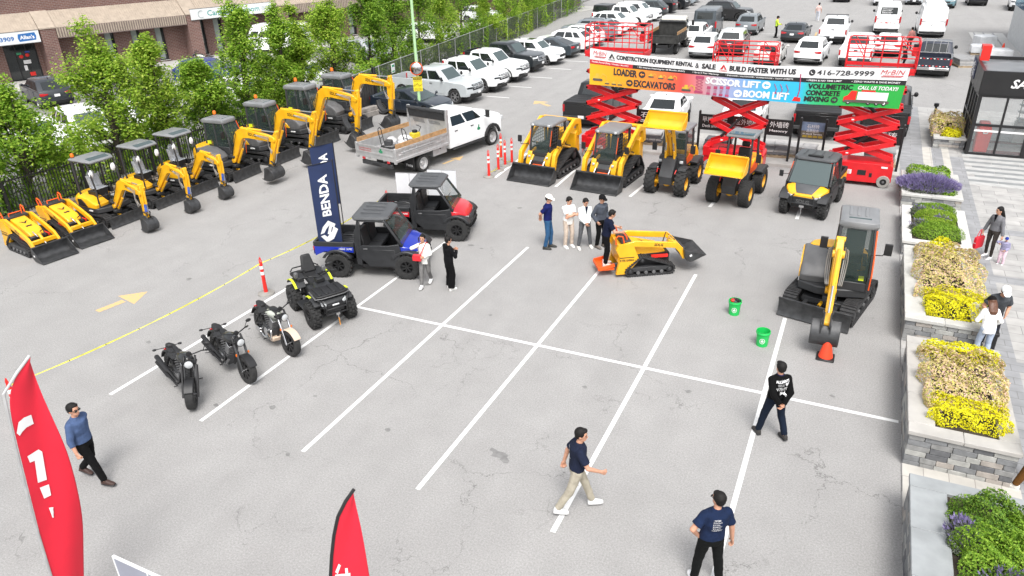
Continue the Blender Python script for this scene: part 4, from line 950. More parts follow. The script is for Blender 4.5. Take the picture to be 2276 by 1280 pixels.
 st = MB(BLK); st.box(-.3, .25, -.25, .25, 1.0, 1.2); st.beam((-.3, 0, 1.1), (-.42, 0, 1.8), .46, .14, up=(1, 0, 0)); st.build('operator_seat', t, .04, 2)
 for sg in (-1, 1):
  o = MB(BLK); o.tube([(.72, sg*.5, 1.3), (.86, sg*.86, 1.28), (.86, sg*.9, 1.38)], .015, 6); o.cb((.86, sg*.90, 1.5), (.06, .16, .26)); o.build('mirror', t, .02)
 b = MB(STEEL); pr = [(1.92, .02), (1.40, .03)]+bez((1.40, .03), (1.22, .10), (1.24, .34), 4)[1:]+[(1.38, .62)]
 shellbucket(b, pr, 1.92, .025); b.beam((1.86, -.96, .03), (1.86, .96, .03), .12, .035); b.beam((1.39, -.96, .62), (1.39, .96, .62), .05, .06); b.box(1.12, 1.24, -.6, .6, .16, .5); b.build('bucket', t, .006)
 return t
def mini_loader(label, loc, rz, raised=False, group=None):
 t = thing('mini_loader', label, 'mini loader', loc, rz, group)
 for sg in (-1, 1): track(t, [(-.60, .17, .15), (.58, .17, .15), (-.26, .50, .12)] if True else None, sg*.40, .23, .075, .035, rollers=4)
 m = MB(BLK); m.box(-.75, .62, -.28, .28, .14, .62); m.build('chassis', t, .02)
 m = MB(YEL)
 for sg in (-1, 1):
  m.prism([(-1.02, .10), (-.72, .10), (-.34, .52), (-.55, 1.02), (-.98, 1.02), (-1.05, .88), (-.92, .62)], sg*.42-.05, sg*.42+.05)
 m.box(-.96, -.7, -.38, .38, .45, .98)
 letter(m, 'STR1000H', (-.93, -.471, .50), (1, 0, 0), (0, 0, 1), BLK, w=.42, bold=.03); m.use(BLK); m.box(-.93, -.5, -.474, -.46, .61, .635)
 m.build('rear_body', t, .02)
 m = MB(YEL); m.loft([[(-.66, -.27, .5), (-.66, .27, .5), (-.66, .24, 1.04), (-.66, -.24, 1.04)], [(.30, -.27, .5), (.30, .27, .5), (.30, .24, .80), (.30, -.24, .80)], [(.52, -.26, .42), (.52, .26, .42), (.50, .2, .66), (.50, -.2, .66)]])
 d = V((.96, 0, -.24)).normalized(); n = V((0, 1, 0))
 m.use(BLK); o = V((-.1, 0, .91));
 poly_on(m, [(-.11, -.11), (-.02, -.03), (-.02, .03), (-.11, .11), (.08, 0)][::-1] if False else [(-.12, -.13), (.06, 0), (-.12, .13), (-.08, .05), (-.02, 0), (-.08, -.05)], V((-.15, 0, .915)), d, n, BLK, .006)
 poly_on(m, [(-.05, -.09), (.03, -.09), (.03, .09), (-.05, .09)], V((.1, 0, .852)), d, n, BLK, .006)
 m.build('engine_hood', t, .03, 2)
 m = MB(DGR); m.box(-.86, -.56, -.34, .34, .98, 1.08); m.box(-.76, -.60, -.18, .18, 1.08, 1.10)
 for k in range(3): m.tube([(-.8, -.12+.12*k, 1.05), (-.82, -.12+.12*k, 1.2)], .016, 6)
 m.build('control_panel', t, .02)
 for sg in (-1, 1): m = MB(ORA); m.tube([(-.78, sg*.34, 1.03), (-.84, sg*.36, 1.24), (-.98, sg*.36, 1.27), (-1.04, sg*.36, 1.20), (-1.02, sg*.34, 1.0)], .022, 8); m.build('grab_handle', t)
 m = MB(ORA); m.tube([(-.66, -.2, 1.08), (-.68, -.2, 1.17), (-.68, .2, 1.17), (-.66, .2, 1.08)], .02, 6); m.build('grab_handle', t)
 rz_ = .28 if raised else 0.
 for sg in (-1, 1):
  m = MB(YEL); p = [(-.86, .95), (-.48, 1.02), (.2, .80+rz_*.5), (.74, .60+rz_), (.92, .42+rz_), (1.02, .16+rz_)]
  m.prism(ribbon(p, [.14, .17, .17, .17, .17, .10]), sg*.41-.04 + (.0), sg*.41+.04)
  a = V((p[2][0], 0, p[2][1])); b_ = V((p[3][0], 0, p[3][1])); dd = (b_-a).normalized(); nn = V((-dd.z, 0, dd.x))
  if sg < 0: letter(m, 'SDLG', a-dd*.12-nn*.04+V((0, -.451, 0)), dd, nn, BLK, h=.085, bold=.03)
  else: letter(m, 'SDLG', b_-dd*.2-nn*.04+V((0, .451, 0)), -dd, nn, BLK, h=.085, bold=.03)
  m.build('lift_arm', t, .01)
  m = MB(REDP); m.box(.05, .55, sg*.33-.03, sg*.33+.03, .50, .58); m.build('red_lock_bar', t)
 m = MB(DGR); m.beam((.84, -.4, .5+rz_), (.84, .4, .5+rz_), .12, .12, YEL); cylinder(m, (.62, 0, .66+rz_*.8), (1.02, 0, .36+rz_), .05); m.cb((1.05, 0, .28+rz_), (.08, .6, .30), DGR)
 m.tube([(.5, .1, .7), (.62, .16, .78+rz_), (.8, .12, .62+rz_)], .02, 6, BLK); m.tube([(.5, -.1, .7), (.62, -.16, .80+rz_), (.8, -.12, .64+rz_)], .02, 6, CHR); m.build('bucket_hitch', t, .01)
 b = MB(STEEL); T = Matrix.Translation((1.06, 0, .03+rz_)) @ Matrix.Rotation(-.42 if raised else 0, 4, 'Y'); b.T = T
 pr = [(.62, 0), (.18, .0)]+bez((.18, 0), (.02, .05), (.03, .22), 4)[1:]+[(.10, .44)]
 shellbucket(b, pr, 1.14, .02); b.beam((.10, -.57, .44), (.10, .57, .44), .04, .04); b.beam((.58, -.57, .0), (.58, .57, .0), .09, .03); b.cb((.2, -.585, .2), (.07, .008, .06), WHT); b.build('bucket', t, .005)
 if raised:
  m = MB(ORA); m.box(-1.52, -1.04, -.34, .34, .20, .25); m.box(-1.52, -1.48, -.34, .34, .25, .30)
  for sg in (-1, 1): m.beam((-1.5, sg*.34, .26), (-1.04, sg*.34, .36), .03, .12)
  m.build('operator_platform', t, .01)
 return t
def wheel_loader(label, loc, rz, cab=True, up=True, tyre='ag', group=None):
 t = thing('wheel_loader', label, 'wheel loader', loc, rz, group)
 for sg in (-1, 1):
  for x in (-.88, .88): wheel(t, x, sg*.58, .46, .46, .38, .25, tyre, RIMY)
 for x in (-.88, .88): m = MB(YEL); m.tube([(x, -.5, .43), (x, .5, .43)], .075, 10); m.ball((x, 0, .43), (.15, .17, .15)); m.build('axle', t)
 m = MB(DGR); m.prism([(.2, .42), (1.12, .42), (1.18, .72), (.72, 1.35), (.30, 1.35), (.2, .9)], -.25, .25); m.prism([(.05, .5), (.3, .5), (.3, 1.0), (.05, 1.0)], -.18, .18)
 for sg in (-1, 1):
  if cab: m.prism([(.45, .97), (.95, .99), (.98, .95), (.95, 1.03), (.8, 1.05), (.45, 1.02)], sg*.56-.15, sg*.56+.15)
  m.prism([(.3, .60), (.55, .70), (.52, 1.30), (.3, 1.35)], sg*.36-.12, sg*.36+.12)
 m.build('front_frame', t, .012)
 for sg in (-1, 1): h = MB(HL); h.cb((.56, sg*.40, 1.16), (.08, .14, .11)); h.build('headlight', t, .02)
 m = MB(DGR); m.prism([(-1.62, .48), (.0, .48), (.05, .75), (-.1, 1.0), (-1.62, .95)], -.34, .34)
 for sg in (-1, 1): m.prism([(-1.38, .86), (-.45, .86), (-.40, .95), (-.65, 1.02), (-1.15, 1.02)], sg*.56-.19, sg*.56+.19)
 m.build('rear_frame', t, .015)
 m = MB(YEL); m.loft([[(-1.62, -.42, .62), (-1.62, .42, .62), (-.35, .46, .80), (-.35, -.46, .80)], [(-1.66, -.44, 1.0), (-1.66, .44, 1.0), (-.35, .46, 1.0), (-.35, -.46, 1.0)], [(-1.58, -.36, 1.30), (-1.58, .36, 1.30), (-.4, .40, 1.36), (-.4, -.40, 1.36)]]); m.build('engine_hood', t, .04, 2)
 fr = MB(mat('cab_frame', (.03, .031, .033), .45, 0, .1)); z1 = 2.26; x0, x1 = -.72, .26
 for sg in (-1, 1):
  y = sg*.45
  fr.beam((x1, y, .95), (x1-.1, y*.92, z1), .07, .07); fr.beam((x0, y, .95), (x0+.04, y*.92, z1), .07, .07); fr.box(x0, x1, y-.03, y+.03, .9, 1.1 if cab else .98)
 fr.box(x0, x1, -.45, .45, .88, .95); fr.box(x1-.05, x1+.02, -.45, .45, .9, 1.38 if cab else 1.2); fr.tube([(.12, .0, 1.2), (.0, 0, 1.55)], .03, 8); fr.lathe([(.16, -.012), (.185, 0), (.16, .012)], (-.02, 0, 1.57), 'z', 16); fr.build('cab_frame', t, .012)
 if cab:
  g = MB(GLC)
  for sg in (-1, 1): g.slab([(x0+.06, sg*.45, 1.12), (x1-.05, sg*.45, 1.12), (x1-.14, sg*.42, 2.22), (x0+.1, sg*.42, 2.22)], .004)
  g.slab([(x1+.01, -.41, 1.40), (x1+.01, .41, 1.40), (x1-.08, .38, 2.22), (x1-.08, -.38, 2.22)], .004); g.build('cab_window', t)
 r = MB(mat('cab_roof', (.19, .195, .20), .42, 0, .12)); r.loft([[(x0-.12+i, -.52+i, z), (x1+.0-i, -.52+i, z), (x1+.0-i, .52-i, z), (x0-.12+i, .52-i, z)] for z, i in ((2.25, .02), (2.29, 0), (2.36, .02), (2.39, .12))])
 if not cab: r.slab([(x1-.02, -.44, 2.375), (x1-.02, .44, 2.375), (x1-.34, .44, 2.405), (x1-.34, -.44, 2.405)], .01, GLW)
 r.build('cab_roof', t, .02, 2)
 st = MB(BLK); st.box(-.52, -.1, -.25, .25, 1.05, 1.22); st.beam((-.5, 0, 1.14), (-.6, 0, 1.72), .46, .14, up=(1, 0, 0)); st.cb((-.63, 0, 1.84), (.12, .30, .20)); st.build('operator_seat', t, .05, 2)
 for sg in (-1, 1):
  o = MB(ORA); o.prism([(-.68, .98), (.1, .98), (.12, 1.2), (-.2, 1.32), (-.68, 1.32)], sg*.47-.012, sg*.47+.012)
  if not cab: o.beam((x1+.0, sg*.48, 1.0), (x1-.06, sg*.455, 1.7), .02, .05)
  o.build('side_panel', t, .006)
 for sg in (-1, 1):
  o = MB(BLK); o.tube([(.2, sg*.42, 1.85), (.32, sg*.72, 1.9), (.32, sg*.74, 1.7)], .015, 6); o.cb((.33, sg*.74, 1.62), (.07, .17, .30)); o.build('mirror', t, .03, 2)
 # lift arm and bucket
 if up: piv, tip = (.48, 1.28), (1.25, 2.86); ba = -.0
 else: piv, tip = (.48, 1.28), (1.28, 1.58); ba = .0
 m = MB(YEL); dx, dz = tip[0]-piv[0], tip[1]-piv[1]
 mid = (piv[0]+dx*.55-dz*.14*(-1 if not up else 1)*(.6), piv[1]+dz*.5+dx*.2)
 for sg in (-1, 1): m.prism(ribbon(bez(piv, mid, tip, 6), [.18, .2, .22, .22, .2, .18, .16]), sg*.13-.03, sg*.13+.03)
 m.tube([(piv[0]+dx*.5, -.13, mid[1]), (piv[0]+dx*.5, .13, mid[1])], .06, 8); m.tube([(piv[0], -.2, piv[1]), (piv[0], .2, piv[1])], .07, 8); m.cb((tip[0]-.02, 0, tip[1]), (.1, .8, .4)); m.build('lift_arm', t, .01)
 m = MB(DGR)
 for sg in (-1, 1): cylinder(m, (.62, sg*.2, .85), (piv[0]+dx*.5, sg*.12, mid[1]-.05), .045)
 cylinder(m, (piv[0]+.05, 0, piv[1]+.12), (tip[0]-.02, 0, tip[1]+.16), .05); m.build('arm_cylinder', t)
 m = MB(mat('hydraulic_hose_blue', (.02, .06, .28), .4, 0, .2))
 for k in range(6): m.tube([(.55, -.1+.04*k, .72), (.95, -.12+.05*k, .88+.03*(k % 3)), (1.1, -.1+.04*k, .70)], .014, 5, None if k % 2 else BLK)
 m.use(REDP)
 for sg in (-1, 1): m.tube([(.8, sg*.3, .86), (1.0, sg*.36, .98), (1.12, sg*.34, .86)], .014, 5)
 m.build('hose', t)
 b = MB(YEL); c = (tip[0]+.08, tip[1]-.26) if up else (tip[0]+.08, tip[1]-.24); b.T = Matrix.Translation((c[0], 0, c[1])) @ Matrix.Rotation(-.22 if up else -.05, 4, 'Y')
 pr = [(.66, -.02), (.2, .0)]+bez((.2, 0), (.02, .03), (.0, .30), 4)[1:]+[(.10, .58)]
 bw = 1.42 if up else 1.34; shellbucket(b, pr, bw, .025); b.beam((.1, -bw/2, .58), (.1, bw/2, .58), .06, .05); b.beam((.62, -bw/2, -.01), (.62, bw/2, -.01), .1, .03); b.build('bucket', t, .006)
 return t
# ---------------------------------------------------------------- side-by-sides, quad bike, motorcycles
PLA = mat('moulded_plastic', (.022, .023, .025), .45, 0, .15, 5.)
PLG = mat('grey_moulded_plastic', (.075, .078, .082), .5, 0, .12, 5.)
VINYL = mat('seat_vinyl', (.014, .014, .015), .55, 0, .2, 8., bump=.2)
def utility_vehicle(label, loc, rz, color, doors=True, group=None, work=False):
 t = thing('utility_vehicle', label, 'utility vehicle', loc, rz, group); pm = color if not isinstance(color, str) else paint(color)
 wb = 1.04; r = .385
 for sg in (-1, 1):
  for x in (-wb, wb): wheel(t, x, sg*.64, r, r, .28, .19, 'lug', RIMB, 7)
 m = MB(BLK); m.box(-1.3, 1.35, -.42, .42, .32, .52); m.box(-.6, .75, -.70, .70, .36, .46)
 for x in (-wb, wb):
  for sg in (-1, 1): m.beam((x, sg*.2, .40), (x, sg*.55, .37), .06, .05); m.tube([(x+.12, sg*.35, .4), (x+.05, sg*.40, .82)], .03, 6, ORA if work else MGR); m.use(BLK)
 m.build('chassis', t, .01)
 # hood and fenders
 m = MB(pm);
 def hr(x, w, z0, z1): return [(x, -w, z0), (x, -w*.96, (z0+z1)/2+.06), (x, -w*.72, z1), (x, w*.72, z1), (x, w*.96, (z0+z1)/2+.06), (x, w, z0)]
 m.loft([hr(.62, .72, .86, 1.14), hr(.95, .70, .86, 1.08), hr(1.28, .62, .82, 1.0), hr(1.52, .52, .74, .90), hr(1.58, .40, .70, .82)])
 m.build('hood', t, .02, 2)
 if work:
  m = MB(PLG); m.loft([[(x, -w, z), (x, w, z), (x, w*.9, z+.02), (x, -w*.9, z+.02)] for x, w, z in ((.60, .44, 1.135), (.95, .40, 1.085), (1.28, .34, 1.005), (1.54, .26, .90))]); m.build('hood_panel', t, .01)
 m = MB(PLA); m.loft([[(1.3, -.66, .58), (1.3, .66, .58), (1.3, .62, .84), (1.3, -.62, .84)], [(1.56, -.58, .52), (1.56, .58, .52), (1.6, .50, .76), (1.6, -.50, .76)], [(1.64, -.42, .50), (1.64, .42, .50), (1.66, .36, .74), (1.66, -.36, .74)]])
 for sg in (-1, 1):
  m.tube([(1.50, sg*.40, .42), (1.72, sg*.38, .50), (1.74, sg*.36, .80), (1.66, sg*.30, .88)], .026, 8)
  for x in (wb, -wb): o = arc_pts(x, .52, .64, zc=r); i = arc_pts(x, .44, .64, zc=r); wf = MB(PLA); wf.prism(o+i[::-1], sg*.46 if sg > 0 else -.80, sg*.46 if sg < 0 else .80); wf.build('wheel_fender', t, .015)
 m.tube([(1.74, -.36, .56), (1.74, .36, .56)], .026, 8); m.tube([(1.74, -.36, .78), (1.74, .36, .78)], .026, 8)
 if work: letter(m, 'SDLG', (1.675, -.22, .56), (0, 1, 0), (0, 0, 1), MGR, w=.44, bold=.03);
 m.build('front_bumper', t, .015)
 if work: m = MB(CHR); m.tube([(1.75, 0, .5), (1.76, 0, .16)], .012, 5); m.cb((1.74, 0, .47), (.08, .16, .08)); m.build('winch_hook', t)
 for sg in (-1, 1):
  h = MB(HL); h.loft([[(1.50, sg*.57, .78), (1.60, sg*.36, .74), (1.60, sg*.36, .82), (1.50, sg*.55, .86)], [(1.3, sg*.55, .8), (1.4, sg*.36, .76), (1.4, sg*.36, .84), (1.3, sg*.55, .86)]]); h.build('headlight', t, .01)
 for sg in (-1, 1): a = MB(AMB); a.cb((1.12, sg*.73, .84), (.08, .03, .05)); a.build('side_marker', t, .01)
 # cab
 f = MB(PLA)
 for sg in (-1, 1):
  y = sg*.70
  f.tube([(.72, y, 1.12), (.22, sg*.62, 1.86), (-.60, sg*.62, 1.90), (-.72, y, 1.2), (-.70, y, .6)], .045, 8)
  f.prism([(-.72, .45), (-.56, .45), (-.52, 1.90), (-.74, 1.5)], y-.04, y+.04)
 f.box(-.74, -.66, -.68, .68, .55, 1.12); f.tube([(-.66, -.62, 1.5), (-.66, .62, 1.5)], .03, 6); f.box(.55, .75, -.68, .68, .85, 1.10); f.tube([(.52, .32, 1.05), (.36, .32, 1.22)], .025, 6)
 R = Matrix.Rotation(radians(-55), 3, 'Y'); f.lathe([(.15, -.012), (.17, 0), (.15, .012)], (0, 0, 0), 'z', 16)
 k = 16*3
 for q in range(len(f.v)-k, len(f.v)): p = R @ V(f.v[q]); f.v[q] = (p.x+.34, p.y+.32, p.z+1.24)
 f.build('roll_cage', t, .008)
 r_ = MB(PLG)
 def rr(z, i, j=0): return [(-.78+i, -.60+i, z-.03), (-.70+i, -.70+i, z-.05), (.18-i, -.70+i, z-.05), (.36-i+j, -.56+i, z-.06), (.36-i+j, .56-i, z-.06), (.18-i, .70-i, z-.05), (-.70+i, .70-i, z-.05), (-.78+i, .60-i, z-.03)]
 r_.loft([rr(1.92, .03), rr(1.96, 0), rr(2.02, .02), rr(2.045, .08), rr(2.05, .2)])
 for y in (-.42, -.14, .14, .42): r_.box(-.55, .1, y-.02, y+.02, 2.045, 2.058)
 if work: r_.cb((.18, 0, 2.03), (.12, .5, .05), BLK)
 r_.build('roof', t, .02, 2)
 w = MB(GLW if work else GLC); w.slab([(.76, -.64, 1.13), (.76, .64, 1.13), (.30, .58, 1.85), (.30, -.58, 1.85)], .006); w.build('windscreen', t)
 st = MB(VINYL)
 for y in (-.34, .34): st.box(-.55, -.05, y-.31, y+.31, .78, .94); st.beam((-.50, y, .90), (-.62, y, 1.52), .56, .13, up=(1, 0, 0))
 st.box(-.55, .55, -.6, .6, .5, .56); st.build('bench_seat', t, .05, 2)
 for sg in (-1, 1):
  d = MB(PLA if not work else BLK); y = sg*.74
  d.prism([(.62, .52), (.70, .95), (.66, 1.16), (.30, 1.10), (-.52, 1.10), (-.64, 1.0), (-.60, .70), (-.30, .42), (.50, .42)], y-.03, y+.03)
  d.prism([(.50, .58), (.52, .98), (-.40, .98), (-.34, .62)], y+sg*.03-.006, y+sg*.03+.012)
  d.tube([(.70, y-.02*sg, 1.14), (.24, sg*.66, 1.84), (-.56, sg*.66, 1.86), (-.64, y-.01*sg, 1.1)], .03, 6)
  d.cb((-.4, y+sg*.04, 1.0), (.14, .02, .04), MGR); o = d.build('door', t, .012)
  if work: g = MB(GLC); g.slab([(.60, y, 1.15), (-.58, y, 1.15), (-.52, sg*.66, 1.84), (.2, sg*.66, 1.82)], .004); g.build('side_window', t); e = MB(ORA); e.beam((.66, sg*.72, 1.2), (.30, sg*.67, 1.76), .02, .04); e.build('orange_stripe', t)
  q = MB(BLK)
  if work: q.tube([(.5, sg*.7, 1.35), (.6, sg*.95, 1.35)], .014, 6); q.cb((.6, sg*.97, 1.36), (.06, .13, .22)); q.build('mirror', t, .02)
 # load bed
 m = MB(PLA); m.box(-1.72, -.78, -.66, .66, .80, .86)
 for k in range(9): m.box(-1.68, -.82, -.6+.15*k-.02, -.6+.15*k+.02, .86, .875)
 m.box(-.83, -.78, -.70, .70, .8, 1.16)
 for sg in (-1, 1): m.box(-1.72, -.78, sg*.70-.03, sg*.70+.03, 1.02, 1.17)
 m.box(-1.77, -1.71, -.70, .70, 1.02, 1.17); b = m.build('load_bed', t, .012)
 for sg in (-1, 1):
  p = MB(pm); p.prism([(-1.74, 1.03), (-.80, 1.03), (-.80, .84), (-1.05, .86), (-1.5, .86), (-1.74, .72)], sg*.715-.015, sg*.715+.015); p.box(-1.72, -.8, sg*.69-.012, sg*.69+.012, .86, 1.02, PLA)
  if not work: letter(p, '1000 XPE', (-1.15 if sg < 0 else -.82, sg*.732, .93), (1 if sg < 0 else -1, 0, 0), (0, 0, 1), WHT, w=.33, shear=.2)
  p.build('bed_side_panel', t, .01)
 p = MB(pm); p.box(-1.785, -1.772, -.68, .68, .74, 1.03); p.box(-1.772, -1.72, -.68, .68, .78, 1.02, PLA); p.build('tailgate', t, .01)
 for sg in (-1, 1): l = MB(TL); l.cb((-1.77, sg*.66, .95), (.03, .08, .14)); l.build('tail_light', t, .01)
 ks = [(-1.8, -1.78), (-.78, -.50), (.76, .96), (1.1, 1.12), (1.8, 1.50)]
 for o in t.children_recursive:      # wheels keep their shape, the rest takes the short nose and forward cab
  if o.name.startswith(('wheel', 'rim')): continue
  for v in o.data.vertices:
   for a, b in zip(ks, ks[1:]):
    if a[0] <= v.co.x <= b[0]: v.co.x = a[1]+(b[1]-a[1])*(v.co.x-a[0])/(b[0]-a[0]); break
   v.co.z *= .96
 return t
def quad_bike(label, loc, rz):
 t = thing('quad_bike', label, 'quad bike', loc, rz); YG = mat('lime_accent', (.62, .72, .02), .35, 0, .05)
 for x, st in ((-.66, 0), (.66, .0)):
  for sg in (-1, 1): wheel(t, x, sg*.49, .34, .34, .26, .18, 'lug', RIMB, 5, st)
 m = MB(BLK); m.box(-.75, .75, -.22, .22, .32, .60)
 for x in (-.66, .66):
  for sg in (-1, 1): m.beam((x, sg*.1, .38), (x, sg*.36, .34), .06, .05); m.tube([(x, sg*.28, .36), (x*.9, sg*.24, .78)], .03, 6, MGR); m.use(BLK)
 m.build('chassis', t, .01)
 m = MB(PLA)
 for x in (-.66, .66):
  for sg in (-1, 1):
   o = [(x+.46*cos(a), .40+.46*sin(a)) for a in [radians(42+10*i) for i in range(11)]]; i_ = [(x+.42*cos(a), .40+.42*sin(a)) for a in [radians(42+10*i) for i in range(11)]]
   m.prism(o+i_[::-1], sg*.22 if sg > 0 else -.53, sg*.22 if sg < 0 else .53)
 m.prism([(-.2, .45), (.35, .45), (.40, .80), (-.1, .85)], -.30, .30)
 for sg in (-1, 1): m.box(-.28, .28, sg*.42-.16, sg*.42+.16, .34, .39)
 m.build('fender', t, .015)
 for x in (-.66, .66):
  for sg in (-1, 1):
   aa = [radians((44 if x < 0 else 84)+(12 if x < 0 else 5)*i) for i in range(8)]; o = [(x+.475*cos(a), .40+.475*sin(a)) for a in aa]; i_ = [(x+.45*cos(a), .40+.45*sin(a)) for a in aa]
   m = MB(YG); m.prism(o+i_[::-1], sg*.505-.03, sg*.505+.03); m.build('lime_trim', t)
 m = MB(PLA); m.loft([[(.10, -.24, .72), (.10, .24, .72), (.10, .16, 1.0), (.10, -.16, 1.0)], [(.45, -.30, .70), (.45, .30, .70), (.42, .2, .95), (.42, -.2, .95)], [(.98, -.36, .62), (.98, .36, .62), (.96, .32, .82), (.96, -.32, .82)], [(1.06, -.26, .58), (1.06, .26, .58), (1.05, .22, .74), (1.05, -.22, .74)]]); m.build('front_bodywork', t, .03, 2)
 m = MB(BLK); m.prism([(.36, -.40), (.95, -.44), (1.0, -.30), (1.0, .30), (.95, .44), (.36, .40)], .90, .95, ax='z')
 for y in (-.3, -.1, .1, .3): m.box(.42, .92, y-.05, y+.05, .95, .972)
 m.use(MGR); m.prism([(.40, -.435), (.96, -.475), (1.02, -.3), (1.02, .3), (.96, .475), (.40, .435)], .87, .895, ax='z'); m.build('front_rack', t, .012)
 m = MB(BLK); m.prism([(-1.02, -.36), (-.98, -.42), (-.5, -.42), (-.5, .42), (-.98, .42), (-1.02, .36)], .86, .93, ax='z'); m.tube([(-.98, -.4, .95), (-1.08, -.3, 1.0), (-1.08, .3, 1.0), (-.98, .4, .95)], .02, 6); m.build('rear_rack', t, .015)
 for y in (-.39, .39): m = MB(MGR); m.box(-.62, -.5, y-.05, y+.05, .92, 1.08); m.build('grab_handle', t, .02)
 m = MB(VINYL); m.loft([[(-.62, -.2, .84), (-.62, .2, .84), (-.62, .17, 1.0), (-.62, -.17, 1.0)], [(-.1, -.19, .80), (-.1, .19, .80), (-.1, .16, .93), (-.1, -.16, .93)], [(.14, -.12, .84), (.14, .12, .84), (.14, .1, .95), (.14, -.1, .95)]]); m.beam((-.60, 0, .98), (-.76, 0, 1.46), .42, .12, None, .26, .09, up=(1, 0, 0)); m.build('seat', t, .05, 2)
 m = MB(BLK); m.tube([(-.02, -.40, 1.12), (.06, -.16, 1.14), (.1, 0, 1.10), (.06, .16, 1.14), (-.02, .40, 1.12)], .018, 8); m.box(.02, .26, -.11, .11, 1.0, 1.10)
 for sg in (-1, 1): m.tube([(-.02, sg*.3, 1.12), (-.04, sg*.42, 1.12)], .025, 8); m.cb((.05, sg*.46, 1.12), (.05, .16, .10)); m.tube([(.05, sg*.25, 1.14), (.02, sg*.36, 1.32)], .01, 5); m.ball((.0, sg*.38, 1.34), (.03, .09, .05))
 m.build('handlebar', t, .01)
 m = MB(BLK)
 for sg in (-1, 1): m.tube([(.8, sg*.3, .40), (1.12, sg*.28, .44), (1.17, sg*.27, .66), (1.1, sg*.34, .84), (.98, sg*.42, .86)], .022, 8)
 m.tube([(1.17, -.27, .62), (1.17, .27, .62)], .022, 6); m.tube([(1.12, -.28, .45), (1.12, .28, .45)], .022, 6); m.box(1.04, 1.12, -.22, .22, .50, .72); m.cb((1.13, 0, .70), (.01, .18, .04), WHT); m.build('front_bumper', t, .008)
 m = MB(CHR); m.cb((1.16, 0, .46), (.1, .1, .07)); m.tube([(1.2, 0, .44), (1.22, 0, .34)], .012, 5); m.use(mat('winch_strap', (.75, .30, .03), .7)); m.beam((1.22, 0, .36), (1.23, .01, .14), .035, .01); m.build('winch', t)
 for sg in (-1, 1): h = MB(HL); h.loft([[(1.02, sg*.34, .68), (1.06, sg*.22, .66), (1.06, sg*.22, .74), (1.0, sg*.34, .78)], [(.9, sg*.34, .68), (.9, sg*.22, .66), (.9, sg*.22, .74), (.9, sg*.34, .78)]]); h.build('headlight', t, .01)
 return t
